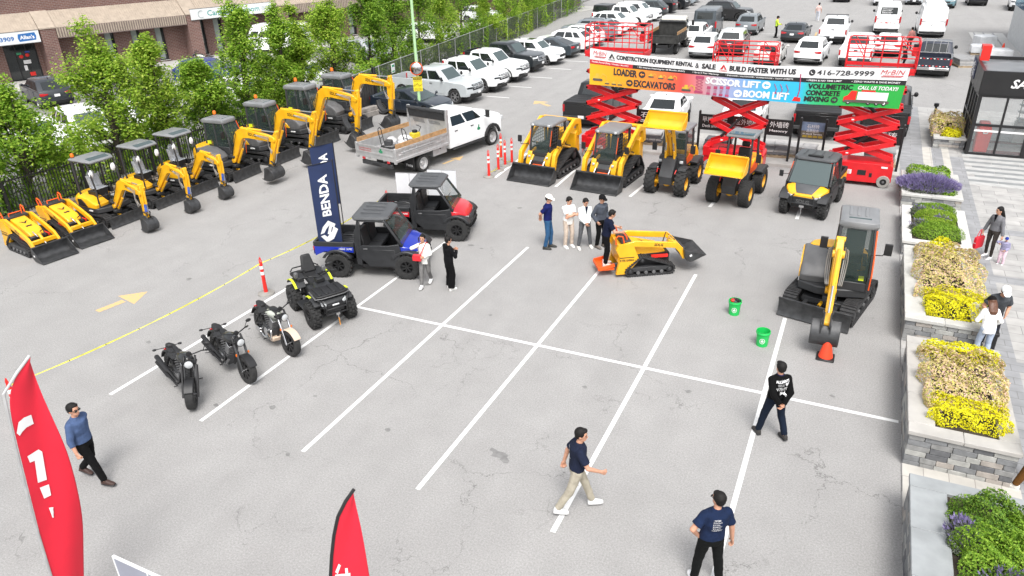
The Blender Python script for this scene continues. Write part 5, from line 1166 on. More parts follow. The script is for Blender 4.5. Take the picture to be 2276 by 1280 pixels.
def motorcycle(label, loc, rz, style=0, lean=.09, steer=.35):
 t = thing('motorcycle', label, 'motorcycle', loc, rz, 'display motorcycles'); t.rotation_euler = (-lean if False else lean*-1, 0, rz)
 ac = MGR if style < 2 else mat('pearl_white', (.50, .53, .46), .3, 0, .05, coat=.5)
 rw = dict(name='rear_wheel')
 wheel(t, -.78, 0, .325, .325, .20, .21, 'road', RIMB, 9, name='rear_wheel')
 hx = .42; F = Matrix.Translation((hx, 0, .95)) @ Matrix.Rotation(steer, 4, 'Z')
 w = wheel(t, *(F @ V((.40, 0, -.615))), .335, .16 if style else .19, .225, 'road', RIMB, 9, steer, name='front_wheel')
 m = MB(BLK); m.T = F
 for sg in (-1, 1):
  m.tube([(.40, sg*.115, -.615), (.12, sg*.115, .0)], .030, 8, DGR if style < 2 else CHR); m.tube([(.12, sg*.115, 0), (.02, sg*.115, .14)], .026, 8, BLK)
  if style == 0: m.prism(ribbon([(.46, -.66), (.16, -.02)], [.10, .14]), sg*.15-.02, sg*.15+.02, BLK)
 m.cyl((.40, 0, -.615), .03, .26, 'y', 10, CHR); m.box(-.02, .16, -.14, .14, -.02, .03, BLK); m.build('front_fork', t, .005)
 m = MB(BLK if style < 2 else mat('fender_beige', (.60, .47, .36), .35, 0, .04)); m.T = F
 aa = [radians(32+(12 if style < 2 else 9)*i) for i in range(10)]; o = [(.40+.375*cos(a), -.615+.375*sin(a)) for a in aa]; i_ = [(.40+.35*cos(a), -.615+.35*sin(a)) for a in aa]
 m.prism(o+i_[::-1], -.095, .095); m.build('front_fender', t, .01)
 m = MB(BLK); m.T = F; m.tube([(-.16, -.40, .16), (-.02, -.26, .22), (.04, -.08, .18), (.04, .08, .18), (-.02, .26, .22), (-.16, .40, .16)], .015, 8)
 for sg in (-1, 1):
  m.tube([(-.09, sg*.33, .19), (-.19, sg*.43, .15)], .022, 8); m.tube([(.02, sg*.33, .17), (-.08, sg*.43, .13)], .008, 5)
  m.tube([(-.06, sg*.28, .2), (-.04, sg*.34, .36)], .008, 5); m.ball((-.04, sg*.38, .37), (.02, .07, .045))
 m.cyl((.07, 0, .2), .055, .05, 'x', 12); m.build('handlebar', t)
 m = MB(BLK); m.T = F; m.lathe([(.001, .04), (.07, .05), (.10, .13), (.10, .20), (.09, .205)], (.04, 0, .02), 'x', 16); o = m.build('headlight_shell', t)
 m = MB(HL); m.T = F; m.lathe([(.001, .222), (.06, .216), (.088, .20)], (.04, 0, .02), 'x', 16); m.build('headlight', t)
 for sg in (-1, 1): m = MB(AMB); m.T = F; m.ball((.26, sg*.15, -.25), (.025, .02, .035), n=6); m.build('indicator', t)
 m = MB(BLK)   # frame, tank, seat, rear fender
 m.tube([(.42, 0, .90), (.36, 0, .55), (.22, 0, .26), (-.4, 0, .24), (-.5, 0, .55), (.40, 0, .92)], .03, 6)
 for sg in (-1, 1): m.tube([(-.40, sg*.12, .42), (-.78, sg*.13, .33)], .028, 6); m.tube([(-.5, sg*.13, .75), (-.78, sg*.14, .36)], .03, 6)
 m.build('frame', t)
 m = MB(paint('#0c0c0e') if style < 2 else ac); m.loft([[(x, w*cos(a), z+h*sin(a)) for a in [2*pi*i/12 for i in range(12)]] for x, w, z, h in ((.40, .05, .92, .05), (.34, .12, .92, .10), (.12, .165, .90, .13), (-.12, .14, .85, .11), (-.22, .07, .82, .06))]); m.build('fuel_tank', t)
 if style == 2:
  m = MB(BLK); m.loft([[(x, w*cos(a), z+h*sin(a)) for a in [2*pi*i/12 for i in range(12)]] for x, w, z, h in ((.36, .07, .99, .03), (.2, .10, 1.02, .03), (-.02, .09, 1.0, .03), (-.2, .07, .91, .03))]); m.build('tank_strip', t)
 m = MB(VINYL); m.loft([[(x, w*cos(a), z+h*sin(a)) for a in [2*pi*i/12 for i in range(12)]] for x, w, z, h in ((-.14, .08, .78, .05), (-.30, .16, .745, .06), (-.52, .17, .76, .07), (-.60, .12, .80, .05), (-.78, .11, .83, .05), (-.92, .06, .83, .03))]); m.build('seat', t)
 m = MB(BLK); o = [(-.78+.40*cos(a), .325+.40*sin(a)) for a in [radians(35+13*i) for i in range(11)]]; i_ = [(-.78+.37*cos(a), .325+.37*sin(a)) for a in [radians(35+13*i) for i in range(11)]]
 m.prism(o+i_[::-1], -.12, .12)
 if style < 2:
  m.tube([(-1.0, -.28, .72), (-1.02, 0, .70), (-1.0, .28, .72)], .012, 5)
  for sg in (-1, 1): m.ball((-1.0, sg*.29, .72), (.04, .05, .025))
 m.build('rear_fender', t, .008)
 m = MB(TL); m.cb((-1.12, 0, .62), (.03, .1, .06)); m.build('tail_light', t, .01)
 m = MB(DGR); m.box(-.34, .18, -.14, .14, .24, .50); m.use(MGR)   # V twin
 for a, x in ((.45, .10), (-.45, -.12)):
  R = Matrix.Rotation(a, 3, 'Y')
  for k in range(6): m.cb(V((x*.4, 0, .46))+R @ V((0, 0, .06+.055*k)), (.19, .24, .028), (MGR if k < 5 else CHR), R)
  m.cb(V((x*.4, 0, .46))+R @ V((0, 0, .18)), (.13, .16, .32), DGR, R)
 for sg in (-1, 1): m.cyl((-.05, sg*.16, .36), .12, .06, 'y', 16, CHR if style else MGR); m.cyl((-.26, sg*.15, .36), .09, .05, 'y', 14, DGR)
 m.build('engine', t, .006)
 if style < 2:
  m = MB(BLK);
  for z in (.30, .44): m.tube([(.1, -.16, .52 if z > .4 else .40), (.2, -.22, .40), (.05, -.24, z-.02), (-.3, -.24, z), (-.42, -.25, z+.01), (-1.02, -.26, z+.10)], [.025, .025, .025, .03, .05, .055], 8)
  m.tube([(.26, -.15, .42), (.22, -.2, .30), (.0, -.22, .25)], .03, 8, MGR); m.build('exhaust_pipe', t)
 else:
  m = MB(mat('fender_beige', (.60, .47, .36))); m.prism([(.30, .22), (.34, .34), (.1, .30), (-.25, .24), (-.2, .18), (.15, .16)], -.15, .15); m.build('belly_pan', t, .02)
  m = MB(CHR); m.tube([(.2, -.14, .5), (.24, -.18, .3), (-.1, -.2, .22), (-.35, -.2, .26)], .03, 8); m.cb((-.45, -.18, .30), (.3, .12, .14), CHR); m.build('exhaust_pipe', t, .03)
 m = MB(BLK); m.tube([(-.1, .14, .26), (-.16, .30, .045)], .012, 5)
 for sg in (-1, 1): m.tube([(.1, sg*.12, .27), (.12, sg*.32, .27)], .014, 6)
 m.build('side_stand', t)
 return t
# ---------------------------------------------------------------- scissor lift
def scissor_lift(label, loc, rz, L=2.35, levels=4, top=5.2, pw=1.15, prail=1.1, deck=2.5, shift=0., group=None, sign=None):
 t = thing('scissor_lift', label, 'scissor lift', loc, rz, group)
 zb = .95; w = .34
 m = MB(RED); m.prism([(-L/2, .22), (-L/2+.35, .16), (L/2-.35, .16), (L/2, .22), (L/2, .80), (L/2-.1, .88), (-L/2+.1, .88), (-L/2, .80)], -.52, .52)
 m.box(-L/2-.04, -L/2+.2, -.56, .56, .62, 1.0)
 m.use(WHT); m.cb((-L*.22, -.524, .52), (.5, .01, .17)); m.use(BLK); m.cb((.1, -.524, .52), (.30, .01, .2)); m.cb((.42, -.524, .45), (.1, .01, .16)); m.use(WHT); m.cb((L/2-.3, -.524, .78), (.22, .01, .07))
 m.use(RED)
 for k in range(3): m.cb((-L*.22, -.53, .47+.05*k), (.40, .01, .018))
 m.build('chassis', t, .02, 2)
 GT = mat('grey_tyre', (.30, .29, .27), .8, 0, .15)
 for sg in (-1, 1):
  for x in (-L/2+.26, L/2-.26):
   m = MB(GT); m.lathe([(.12, -.07), (.22, -.07), (.235, -.05), (.235, .05), (.22, .07), (.12, .07)], (0, 0, 0), 'y', 22); m.use(BLK); m.lathe([(.12, -.05), (.001, -.045)], n=16); m.lathe([(.12, .05), (.001, .045)], n=16); m.cyl((0, 0, 0), .045, .16, 'y', 8, MGR); m.build('wheel', t, loc=(x, sg*.50, .235))
 H = (top-zb-.15)/levels; half = L/2-.10
 for k in range(levels):
  z0 = zb+.08+H*k; z1 = z0+H
  m = MB(RED)
  for sg in (-1, 1):
   y = sg*w
   m.beam((-half, y, z0), (half, y, z1), .07, .17); m.beam((half, y+sg*-.085, z0), (-half, y+sg*-.085, z1), .07, .17)
   m.use(WHT if k % 2 == 0 else RED); m.cb((-half*.5, y-.037, z0+H*.25), (.09, .004, .05)); m.use(RED)
  for x, z in ((-half, z0), (half, z0), (0, (z0+z1)/2), (half, z1), (-half, z1)): m.tube([(x, -w-.05, z), (x, w+.05, z)], .045, 8)
  m.build('scissor_arm', t, .004)
 m = MB(MGR); z = zb+.08+H*.3; m.tube([(-half*.6, 0, z), (half*.1, 0, z+H*.9)], .06, 8, DGR); m.tube([(half*.1, 0, z+H*.9), (half*.45, 0, z+H*1.4)], .035, 8, CHR)
 z = zb+.08+H*2.2; m.tube([(half*.5, 0, z), (-half*.1, 0, z+H*.8)], .06, 8, DGR); m.tube([(-half*.1, 0, z+H*.8), (-half*.4, 0, z+H*1.2)], .035, 8, CHR); m.build('hydraulic_cylinder', t)
 m = MB(RED); x0, x1 = -deck/2+shift, deck/2+shift; hw = pw/2; zt = top
 m.box(x0, x1, -hw, hw, zt-.10, zt, RED); m.box(x0+.02, x1-.02, -hw+.02, hw-.02, zt, zt+.01, MGR)
 for y in (-hw, hw): m.box(x0, x1, y-.015, y+.015, zt, zt+.13, RED)
 for x in (x0, x1): m.box(x-.015, x+.015, -hw, hw, zt, zt+.13, RED)
 if sign:
  letter(m, sign, (x0+.5, -hw-.016, zt-.08), (1, 0, 0), (0, 0, 1), WHT, h=.1);
 m.build('platform', t, .006)
 m = MB(RED); g = zt+prail
 def rail(a, b, n):
  a = V(a); b = V(b)
  for q in (.45, .72): m.tube([a+V((0, 0, prail*q)), b+V((0, 0, prail*q))], .018, 6)
  m.tube([a, a+V((0, 0, prail-.08)), a+(b-a)*.03+V((0, 0, prail)), b+(a-b)*.03+V((0, 0, prail)), b+V((0, 0, prail-.08)), b], .024, 8)
  for i in range(1, n): m.tube([a+(b-a)*i/n, a+(b-a)*i/n+V((0, 0, prail))], .018, 6)
  if n > 2:
   m.tube([a+(b-a)/n*1+V((0, 0, prail*.45)), a+V((0, 0, prail))+(b-a)*.08], .014, 6); m.tube([b+(a-b)/n+V((0, 0, prail)), b+V((0, 0, prail*.5))+(a-b)*.02], .014, 6)
 for y in (-hw, hw): rail((x0, y, zt), (x1, y, zt), 4)
 for x in (x0, x1): rail((x, -hw, zt), (x, hw, zt), 2)
 m.build('guard_rail', t)
 m = MB(RED); m.box(x1-.22, x1-.02, -hw+.05, -hw+.25, zt+.55, zt+.85); m.use(BLK); m.box(x1-.2, x1-.04, -hw+.1, -hw+.2, zt+.85, zt+.95); m.build('control_box', t, .015)
 return t
# ---------------------------------------------------------------- dump trucks
def dump_truck(label, loc, rz):
 "crew-cab truck with a tipping bed of bare aluminium"
 t = thing('dump_truck', label, 'dump truck', loc, rz); pm = paint('#eef0f0'); W = 2.06
 # local: rear axle at x=0, front axle at 5.16
 for sg in (-1, 1):
  wheel(t, 5.16, sg*.96, .40, .40, .26, .27, 'dually', ALU); wheel(t, 0, sg*1.04, .40, .40, .26, .27, 'dually', ALU); wheel(t, 0, sg*.74, .40, .40, .26, .27, 'dually', ALU)
 m = MB(BLK); m.box(-1.3, 6.0, -.42, .42, .52, .78); m.cyl((0, 0, .40), .12, 1.6, 'y', 10); m.cyl((0, 0, .42), .22, .35, 'y', 12); m.cyl((5.16, 0, .40), .08, 1.7, 'y', 10); m.build('chassis', t, .01)
 xf = 6.22; hz, bz, cx = 1.42, 1.50, 4.72
 top = [(xf-.06, .52), (xf, .66), (xf, 1.0), (xf-.04, hz-.12), (xf-.16, hz), (cx+.35, bz-.02), (cx, bz), (1.95, bz), (1.95, .55)]
 fa = arc_pts(5.16, .52, .54, zc=.44)[::-1]; b = MB(pm)
 rings = []
 for k in (-1, -.955, -.8, -.4, 0, .4, .8, .955, 1):
  ring = []
  for x, z in top+fa:
   a = abs(k); e = max(0, (a-.955)/.045); wf = max(0, min(1, (x-(xf-1.0))/1.0))
   ring.append((x-.25*wf*a**3, k*W/2*(1-.04*wf*wf), z-(.05*e if z > 1.1 else 0)))
  rings.append(ring)
 b.loft(rings); z1, H = 2.02, 2.12; wt = W/2-.16
 def gr(x0, x1, w, z): return [(x0, -w*.83, z), (x0, w*.83, z), (x0-.16, w, z), (x1+.08, w, z), (x1, w*.83, z), (x1, -w*.83, z), (x1+.08, -w, z), (x0-.16, -w, z)]
 g0 = gr(cx, 1.98, W/2-.04, bz-.02); g1 = gr(4.05, 2.05, wt, z1); b.loft([g0, g1, gr(3.75, 2.2, wt-.1, H-.02), gr(3.4, 2.5, wt-.35, H)]); b.build('cab_body', t, .02, 2)
 m = MB(GLW); m.slab(pane((g0[0], g0[1], g1[1], g1[0]), .06, .94, .06, .93), .008); m.build('windscreen', t)
 for sg in (2, 7):
  q = (g0[sg], g0[3 if sg == 2 else 6], g1[3 if sg == 2 else 6], g1[sg])
  for u0, u1 in ((.05, .48), (.53, .93)): m = MB(GLS); m.slab(pane(q, u0, u1, .10, .88), .008); m.build('side_window', t)
 for sg in (-1, 1):
  for a, c in ((4.58, 3.42), (3.40, 2.25)):
   m = MB(pm); m.prism([(a, .66), (a, bz-.07), (c, bz-.07), (c, .66)], sg*(W/2-.05), sg*(W/2+.007));
   d = m.build('door', t, .008); h = MB(BLK); h.cb((c+.2, sg*(W/2+.02), bz-.20), (.2, .025, .035)); h.build('handle', d)
   if a > 4:
    h = MB(mat('decal_green', (.02, .22, .10), .5)); R = lambda u, v: V((4.12 + (u if sg > 0 else u), sg*(W/2+.012), 1.02+v))
    h.prism([(4.02, .98), (4.22, .98), (4.24, 1.08), (4.14, 1.12), (4.18, 1.22), (4.10, 1.25), (4.06, 1.12), (4.0, 1.08)], sg*(W/2+.006), sg*(W/2+.011)); h.build('door_decal', d)
  m = MB(BLK); o = arc_pts(5.16, .64, .56, zc=.44); i_ = arc_pts(5.16, .50, .56, zc=.44); m.prism(o+i_[::-1], sg*(W/2-.08), sg*(W/2+.09)); m.build('wheel_arch', t, .02)
  m = MB(BLK); m.box(2.1, 4.55, sg*(W/2+.02)-.09, sg*(W/2+.02)+.09, .46, .52); m.build('running_board', t, .012)
  m = MB(BLK); m.tube([(4.55, sg*(W/2), 1.58), (4.5, sg*(W/2+.2), 1.6)], .025, 6); m.cb((4.5, sg*(W/2+.27), 1.72), (.1, .2, .34)); m.build('wing_mirror', t, .03, 2)
  m = MB(HL); m.cb((6.12, sg*.82, 1.16), (.14, .28, .22)); m.build('headlight', t, .03, 2)
 m = MB(BLK); m.box(6.15, 6.235, -.62, .62, .95, 1.34); m.build('grille', t, .02)
 # aluminium bed: x -1.72 .. 1.62
 A = ALU; x0, x1, bw = -1.72, 1.70, 1.16; zf, zs = .98, 1.42
 m = MB(A); m.box(x0, x1, -bw, bw, zf-.05, zf); m.box(x0, x1, -bw*.45, -bw*.35, .80, zf-.05); m.box(x0, x1, bw*.35, bw*.45, .80, zf-.05)
 for sg in (-1, 1):
  m.box(x0, x1, sg*bw-.025, sg*bw+.025, zf-.12, zs); m.box(x0, x1, sg*(bw+.035)-.02, sg*(bw+.035)+.02, zs-.10, zs); m.box(x0, x1, sg*(bw+.04)-.03, sg*(bw+.04)+.03, zf-.13, zf-.02)
  m.beam((x0+.2, sg*(bw+.03), zf+.14), (x1-.2, sg*(bw+.03), zf+.14), .03, .06); m.tube([(x0+.3, sg*(bw+.06), zf+.24), (x1-.9, sg*(bw+.06), zf+.24)], .018, 6)
  for k in range(4): m.box(x0+.5+.8*k, x0+.54+.8*k, sg*(bw+.03)-.015, sg*(bw+.03)+.02, zf, zs-.1)
  m.box(x0-.04, x0+.05, sg*bw-.06, sg*bw+.06, zf-.2, zs+.03)
 m.build('bed', t, .006)
 m = MB(A); m.box(x0-.03, x0+.02, -bw+.06, bw-.06, zf-.12, zs-.02); m.box(x0-.05, x0-.02, -bw+.06, bw-.06, zf+.08, zf+.14); m.box(x0-.05, x0-.02, -bw+.06, bw-.06, zs-.06, zs)
 letter(m, 'Landscaping', (x0-.031, bw-.2, zf+.23), (0, -1, 0), (0, 0, 1), mat('decal_red', (.40, .03, .03), .6), w=.72, h=.085); letter(m, 'Construction', (x0-.031, bw-.2, zf+.15), (0, -1, 0), (0, 0, 1), mat('decal_red', (.40, .03, .03)), w=.72, h=.07)
 m.use(mat('decal_green', (.02, .22, .10))); m.prism([(-.42, zf+.18), (-.28, zf+.18), (-.22, zf+.26), (-.30, zf+.30), (-.30, zf+.36), (-.40, zf+.36), (-.40, zf+.30), (-.48, zf+.26)], x0-.036, x0-.03, ax='x'); m.build('tailgate', t, .006)
 for sg in (-1, 1): m = MB(mat('side_board_wood', (.38, .22, .10), .7, 0, .3, 6.)); m.box(x0+.06, x1-.02, sg*bw-.022, sg*bw+.022, zs+.002, zs+.20); m.build('side_board', t, .004)
 m = MB(A); m.box(x1-.02, x1+.03, -bw, bw, zf, 2.28)
 for sg in (-1, 1): m.box(x1-.08, x1+.06, sg*bw-.05, sg*bw+.05, zf-.1, 2.42)
 m.box(x1-.05, x1, -.06, .06, zf, 2.0); m.use(BLK)
 for sg in (-1, 1):
  for k in range(9):
   y = sg*(.18+.075*k); m.beam((x1-.024, y, 1.68), (x1-.024, y+.10, 1.84), .006, .03, up=(1, 0, 0))
 m.build('headboard', t, .006)
 m = MB(mat('tarp_black', (.03, .031, .033), .75, 0, .3, 8., bump=.5, bscale=14)); m.tube([(x1-.12, -bw+.05, 2.34), (x1-.12, bw-.05, 2.34)], [.09, .09], 10); m.slab([(x1-.16, -bw+.07, 2.34), (x1-.16, bw-.07, 2.34), (x1-.06, bw-.07, 1.92), (x1-.06, -bw+.07, 1.92)], .01); m.build('load_tarp', t, .004)
 for sg in (-1, 1): m = MB(A); m.box(.72, 1.65, min(sg*1.1, sg*.6), max(sg*1.1, sg*.6), .50, .92); m.use(BLK); m.cb((1.2, sg*1.105, .78), (.08, .02, .08)); m.build('tool_box', t, .012)
 m = MB(BLK)
 for sg in (-1, 1): m.box(-.62, -.58, sg*1.08-.06 if sg > 0 else -1.14, 1.14 if sg > 0 else sg*1.08+.06, .28, .9); m.box(-.63, -.59, sg*.88-.28, sg*.88+.28, .26, .9)
 letter(m, 'TWIN', (-.634, -.68, .36), (0, -1, 0), (0, 0, 1), WHT, w=.4, bold=.02); m.build('mud_flap', t)
 m = MB(DGR); m.box(-1.72, -1.60, -.9, .9, .52, .70); m.cb((-1.74, 0, .60), (.02, .5, .1), BLK); m.build('rear_bumper', t, .01)
 for sg in (-1, 1): m = MB(TL); m.cb((-1.74, sg*.75, .80), (.05, .16, .1)); m.build('tail_light', t, .01)
 return t
def small_tipper(label, loc, rz):
 "dark tipper truck: origin under the middle of the rear bumper, facing +x"
 t = thing('tipper_truck', label, 'tipper truck', loc, rz); D = mat('tipper_dark', (.035, .035, .033), .6, .2, .4, 4.)
 for x in (.9, 4.5):
  for sg in (-1, 1): wheel(t, x, sg*.88, .40, .40, .28, .26, 'dually', MGR)
 m = MB(BLK); m.box(0, 5.2, -.45, .45, .5, .75); m.build('chassis', t, .01)
 m = MB(D); m.box(0, 3.3, -1.1, 1.1, .85, .92)
 for sg in (-1, 1):
  m.box(0, 3.3, sg*1.1-.03, sg*1.1+.03, .85, 1.50)
  for k in range(5): m.box(.05+.78*k, .13+.78*k, sg*1.13-.04, sg*1.13+.04, .85, 1.5)
 m.box(3.24, 3.3, -1.1, 1.1, .9, 2.05); m.build('tipping_bed', t, .008)
 m = MB(D); m.box(-.03, .03, -1.07, 1.07, .88, 1.45); m.box(-.06, -.03, -1.07, 1.07, 1.38, 1.45); m.build('tailgate', t, .008)
 m = MB(mat('side_board_wood', (.38, .22, .10)));
 for sg in (-1, 1): m.box(.05, 3.2, sg*1.1-.025, sg*1.1+.025, 1.502, 1.72)
 m.build('side_board', t)
 m = MB(paint('#e9e6dc')); m.loft([[(3.4, -1.0, .7), (3.4, 1.0, .7), (3.4, .95, 2.45), (3.4, -.95, 2.45)], [(4.6, -1.0, .7), (4.6, 1.0, .7), (4.45, .92, 2.42), (4.45, -.92, 2.42)], [(5.4, -.98, .6), (5.4, .98, .6), (5.0, .9, 1.5), (5.0, -.9, 1.5)]]); m.build('cab_body', t, .05, 2)
 m = MB(GLS)
 for sg in (-1, 1): m.slab([(3.7, sg*.985, 1.5), (4.5, sg*.98, 1.5), (4.4, sg*.945, 2.2), (3.7, sg*.96, 2.2)], .012)
 m.build('side_window', t)
 m = MB(BLK)
 for sg in (-1, 1): m.tube([(4.7, sg*.98, 1.6), (4.8, sg*1.25, 1.7)], .02, 6); m.cb((4.8, sg*1.27, 1.85), (.08, .2, .4))
 m.build('wing_mirror', t, .03)
 m = MB(mat('tarp_black', (.03, .031, .033))); m.tube([(3.2, -1.0, 2.1), (3.2, 1.0, 2.1)], .1, 8); m.build('load_tarp', t)
 return t
# ---------------------------------------------------------------- people
def capsule(m, a, b, ra, rb, n=10):
 a = V(a); b = V(b); d = b-a; L = d.length or 1e-4; d = d/L
 pts = []; rs = []
 for k in (-1, -.7, -.35): pts.append(a+d*ra*k); rs.append(ra*sqrt(max(0, 1-k*k))+.0006)
 pts.append(a); rs.append(ra); pts.append(b); rs.append(rb)
 for k in (.35, .7, 1): pts.append(b+d*rb*k); rs.append(rb*sqrt(max(0, 1-k*k))+.0006)
 m.tube(pts, rs, n)
def ik(a, b, l1, l2, pole):
 a = V(a); b = V(b); d = b-a; L = d.length; mx = (l1+l2)*.999
 if L > mx: b = a+d*(mx/L); d = b-a; L = mx
 d = d/L; c = (l1*l1+L*L-l2*l2)/(2*L); h = sqrt(max(0, l1*l1-c*c)); p = V(pole); p = (p-d*p.dot(d)).normalized()
 return a+d*c+p*h, b
def fold_tex():
 t = bpy.data.textures.get('cloth_folds')
 if not t: t = bpy.data.textures.new('cloth_folds', 'CLOUDS'); t.noise_scale = .13; t.noise_depth = 2
 return t
def organic(m, name, parent, vox, sm=3, fold=0.):
 o = m.build(name, parent)
 r = o.modifiers.new('skin', 'REMESH'); r.mode = 'VOXEL'; r.voxel_size = vox; r.use_smooth_shade = True
 if sm: s = o.modifiers.new('smooth', 'SMOOTH'); s.factor = .5; s.iterations = sm
 if fold: d = o.modifiers.new('folds', 'DISPLACE'); d.texture = fold_tex(); d.strength = fold; d.mid_level = .5; d.texture_coords = 'GLOBAL'
 return o
def ell(c, rx, ry, n=16, x=V((1,0,0)), y=V((0,1,0))): return [V(c)+x*(rx*cos(2*pi*i/n))+y*(ry*sin(2*pi*i/n)) for i in range(n)]
def hand(m, w, e, s, side, curl=.6, spread=V((0, 0, 0))):
 w = V(w); d = (w-V(e)).normalized()
 inw = V((0, -side, 0)); inw = (inw-d*inw.dot(d)); inw = inw.normalized() if inw.length > .1 else V((0, 0, 1))   # palm faces the body
 ac = d.cross(inw).normalized()
 if ac.x < 0: ac = -ac            # thumb side points forward
 k = s
 for j in range(4): capsule(m, w+d*.01*k+ac*(-.026+.0175*j)*k, w+d*.088*k+ac*(-.030+.020*j)*k, .016*k, .0125*k, 8)
 for j in range(4):
  b = w+d*.09*k+ac*(-.033+.022*j)*k; l = (.030, .037, .040, .034)[j]*k; a1 = curl*(1+.1*(j % 2));
  d1 = d*cos(a1)+inw*sin(a1); d2 = d*cos(a1*2.1)+inw*sin(a1*2.1)
  capsule(m, b, b+d1*l, .0098*k, .009*k, 7); capsule(m, b+d1*l, b+d1*l+d2*l*.9, .009*k, .0078*k, 7)
 tb = w+d*.030*k+ac*.030*k; t1 = (d*.6+ac*.65+inw*.3).normalized(); t2 = (d*.85+ac*.15+inw*.4).normalized()
 capsule(m, tb, tb+t1*.038*k, .0125*k, .0105*k, 7); capsule(m, tb+t1*.038*k, tb+t1*.038*k+t2*.03*k, .0105*k, .0085*k, 7)
def person(label, loc, rz, H=1.75, fl=(.02, .11), fr=(-.02, -.11), wl=None, wr=None, lean=(0, 0), head=(0, 0), top='#ffffff', sleeve='short', bottom='#101012', shoes='#e8e8e8', wide=1., hair='short', hairm=None, cap=None, glasses=None, build=1., el=None, er=None, curl=.6, drop=.0, heel=(0, 0), fdir=(0, 0), topm=None, hood=False, collar=None, openfront=None, group=None, printf=None, toplen=0., female=False, skirt=False, z=0.):
 s = H/1.75
 t = thing('person', label, 'person', loc, rz, group)
 k = s*build; P = V((0, 0, (.957-drop)*s+z)); ln = V((lean[0], lean[1], 0))*s
 ctr = V(((fl[0]+fr[0])/2*s, (fl[1]+fr[1])/2*s, 0)); P += ctr
 up = (V((0, 0, .5*s))+ln).normalized(); C = P+up*.35*s; N = P+up*.50*s; sd = V((0, 1, 0)); fw = sd.cross(up)
 hy, hp = head; Hc = N+up*.145*s+fw*.025*s+V((1, 0, 0))*sin(hp)*.03*s
 RH = Matrix.Rotation(hy, 3, 'Z') @ Matrix.Rotation(hp, 3, 'Y')
 sw = (.168 if not female else .148)*s; hipw = .092*s
 sl, sr = N+sd*sw-up*.092*s, N-sd*sw-up*.092*s
 wl = V(wl)*s+V((P.x, P.y, z)) if wl else N+V((.06*s, .27*s, -.60*s)); wr = V(wr)*s+V((P.x, P.y, z)) if wr else N+V((.06*s, -.27*s, -.60*s))
 eL, wl = ik(sl, wl, .285*s, .255*s, el or (-.7, .55, -.25)); eR, wr = ik(sr, wr, .285*s, .255*s, er or (-.7, -.55, -.25))
 ank = []
 for (f, hl) in ((fl, heel[0]), (fr, heel[1])): ank.append(V((f[0]*s-(.03*s if hl else 0), f[1]*s, .085*s+hl*s+z)))
 hL, hR = P+sd*hipw-V((0, 0, .04*s)), P-sd*hipw-V((0, 0, .04*s))
 kL, aL = ik(hL, ank[0], .421*s, .419*s, (1, .12, 0)); kR, aR = ik(hR, ank[1], .421*s, .419*s, (1, -.12, 0))
 # the body: one continuous skin from head to feet
 b = MB(SKIN)
 b.ball(Hc+V((0, 0, .012*s)), (.098*s, .078*s, .112*s), n=16, R=RH); b.ball(Hc+RH @ V((.025, 0, -.062))*s, (.068*s, .060*s, .062*s), n=12, R=RH); b.ball(Hc+RH @ V((.098, 0, -.022))*s, (.018*s, .014*s, .026*s), n=8, R=RH)
 for sg in (-1, 1): b.ball(Hc+RH @ V((-.005, sg*.079, -.012))*s, (.020*s, .012*s, .032*s), n=8, R=RH)
 b.ball(Hc+RH @ V((.084, 0, -.066))*s, (.016*s, .025*s, .010*s), n=8, R=RH)
 capsule(b, N-up*.04*s, Hc-V((0, 0, .06*s)), .060*s, .054*s)
 tor = [(P-up*.10*s, .095, .13), (P+up*.02*s, .11, .155), (P+up*.16*s, .10, .14), (C-up*.06*s, .115, .16), (C+up*.06*s, .115, .165), (N-up*.055*s, .085, .135), (N+up*.0*s, .055, .06)]
 def torso(m, g, i0=0, i1=7, z0=0.):
  rings = [ell(c-(up*z0*s if i == i0 else V((0, 0, 0))), rx*k+g, ry*k+g, 18, fw, sd) for i, (c, rx, ry) in enumerate(tor) if i0 <= i < i1]
  m.loft(rings)
 torso(b, -.014*s)
 for sh, e, w, side in ((sl, eL, wl, 1), (sr, eR, wr, -1)):
  capsule(b, sh, e, .050*k, .040*k); capsule(b, e, w, .040*k, .027*k); hand(b, w, e, s, side, curl)
 for h, kn, a, f in ((hL, kL, aL, fl), (hR, kR, aR, fr)):
  capsule(b, h, kn, .078*k, .054*k); capsule(b, kn, a, .054*k, .036*k); b.ball(a+V((.02*s, 0, -.035*s)), (.06*s, .03*s, .03*s), n=8)
 organic(b, 'body', t, .0085, 2)
 tm = topm or cloth(top); m = MB(tm)
 torso(m, .020*s, 1 if toplen <= 0 else 0, 6, .03+max(0, toplen));
 m.loft([ell(tor[5][0], (.085)*k+.018*s, .135*k+.018*s, 18, fw, sd), ell(N-up*.012*s, .076*s, .092*s, 18, fw, sd), ell(N+up*.008*s, .074*s, .078*s, 18, fw, sd)])
 for sh, e, w in ((sl, eL, wl), (sr, eR, wr)):
  if sleeve == 'short': q = sh+(e-sh)*.72; m.ball(sh, .068*k, n=12); m.tube([sh, q], [.069*k, .068*k+.004*s], 12)
  else:
   q = w if sleeve == 'long' else e+(w-e)*.45
   capsule(m, sh, e, .066*k, .058*k); m.tube([e, q], [.058*k, .046*k+.004*s], 12)
 if hood: m.ball(N-fw*.085*s+up*.0*s, (.07*s, .12*s, .085*s), n=10)
 if collar: pass
 shirt = organic(m, 'shirt' if sleeve == 'short' else 'jacket' if (hood or openfront) else 'sweatshirt', t, .013*max(s, .6), 3, .022*s)
 if collar: m = MB(cloth(collar)); m.lathe([(.066*s, -.015), (.07*s, .02), (.06*s, .025)], N-up*.0*s, 'z', 14); m.build('collar', t)
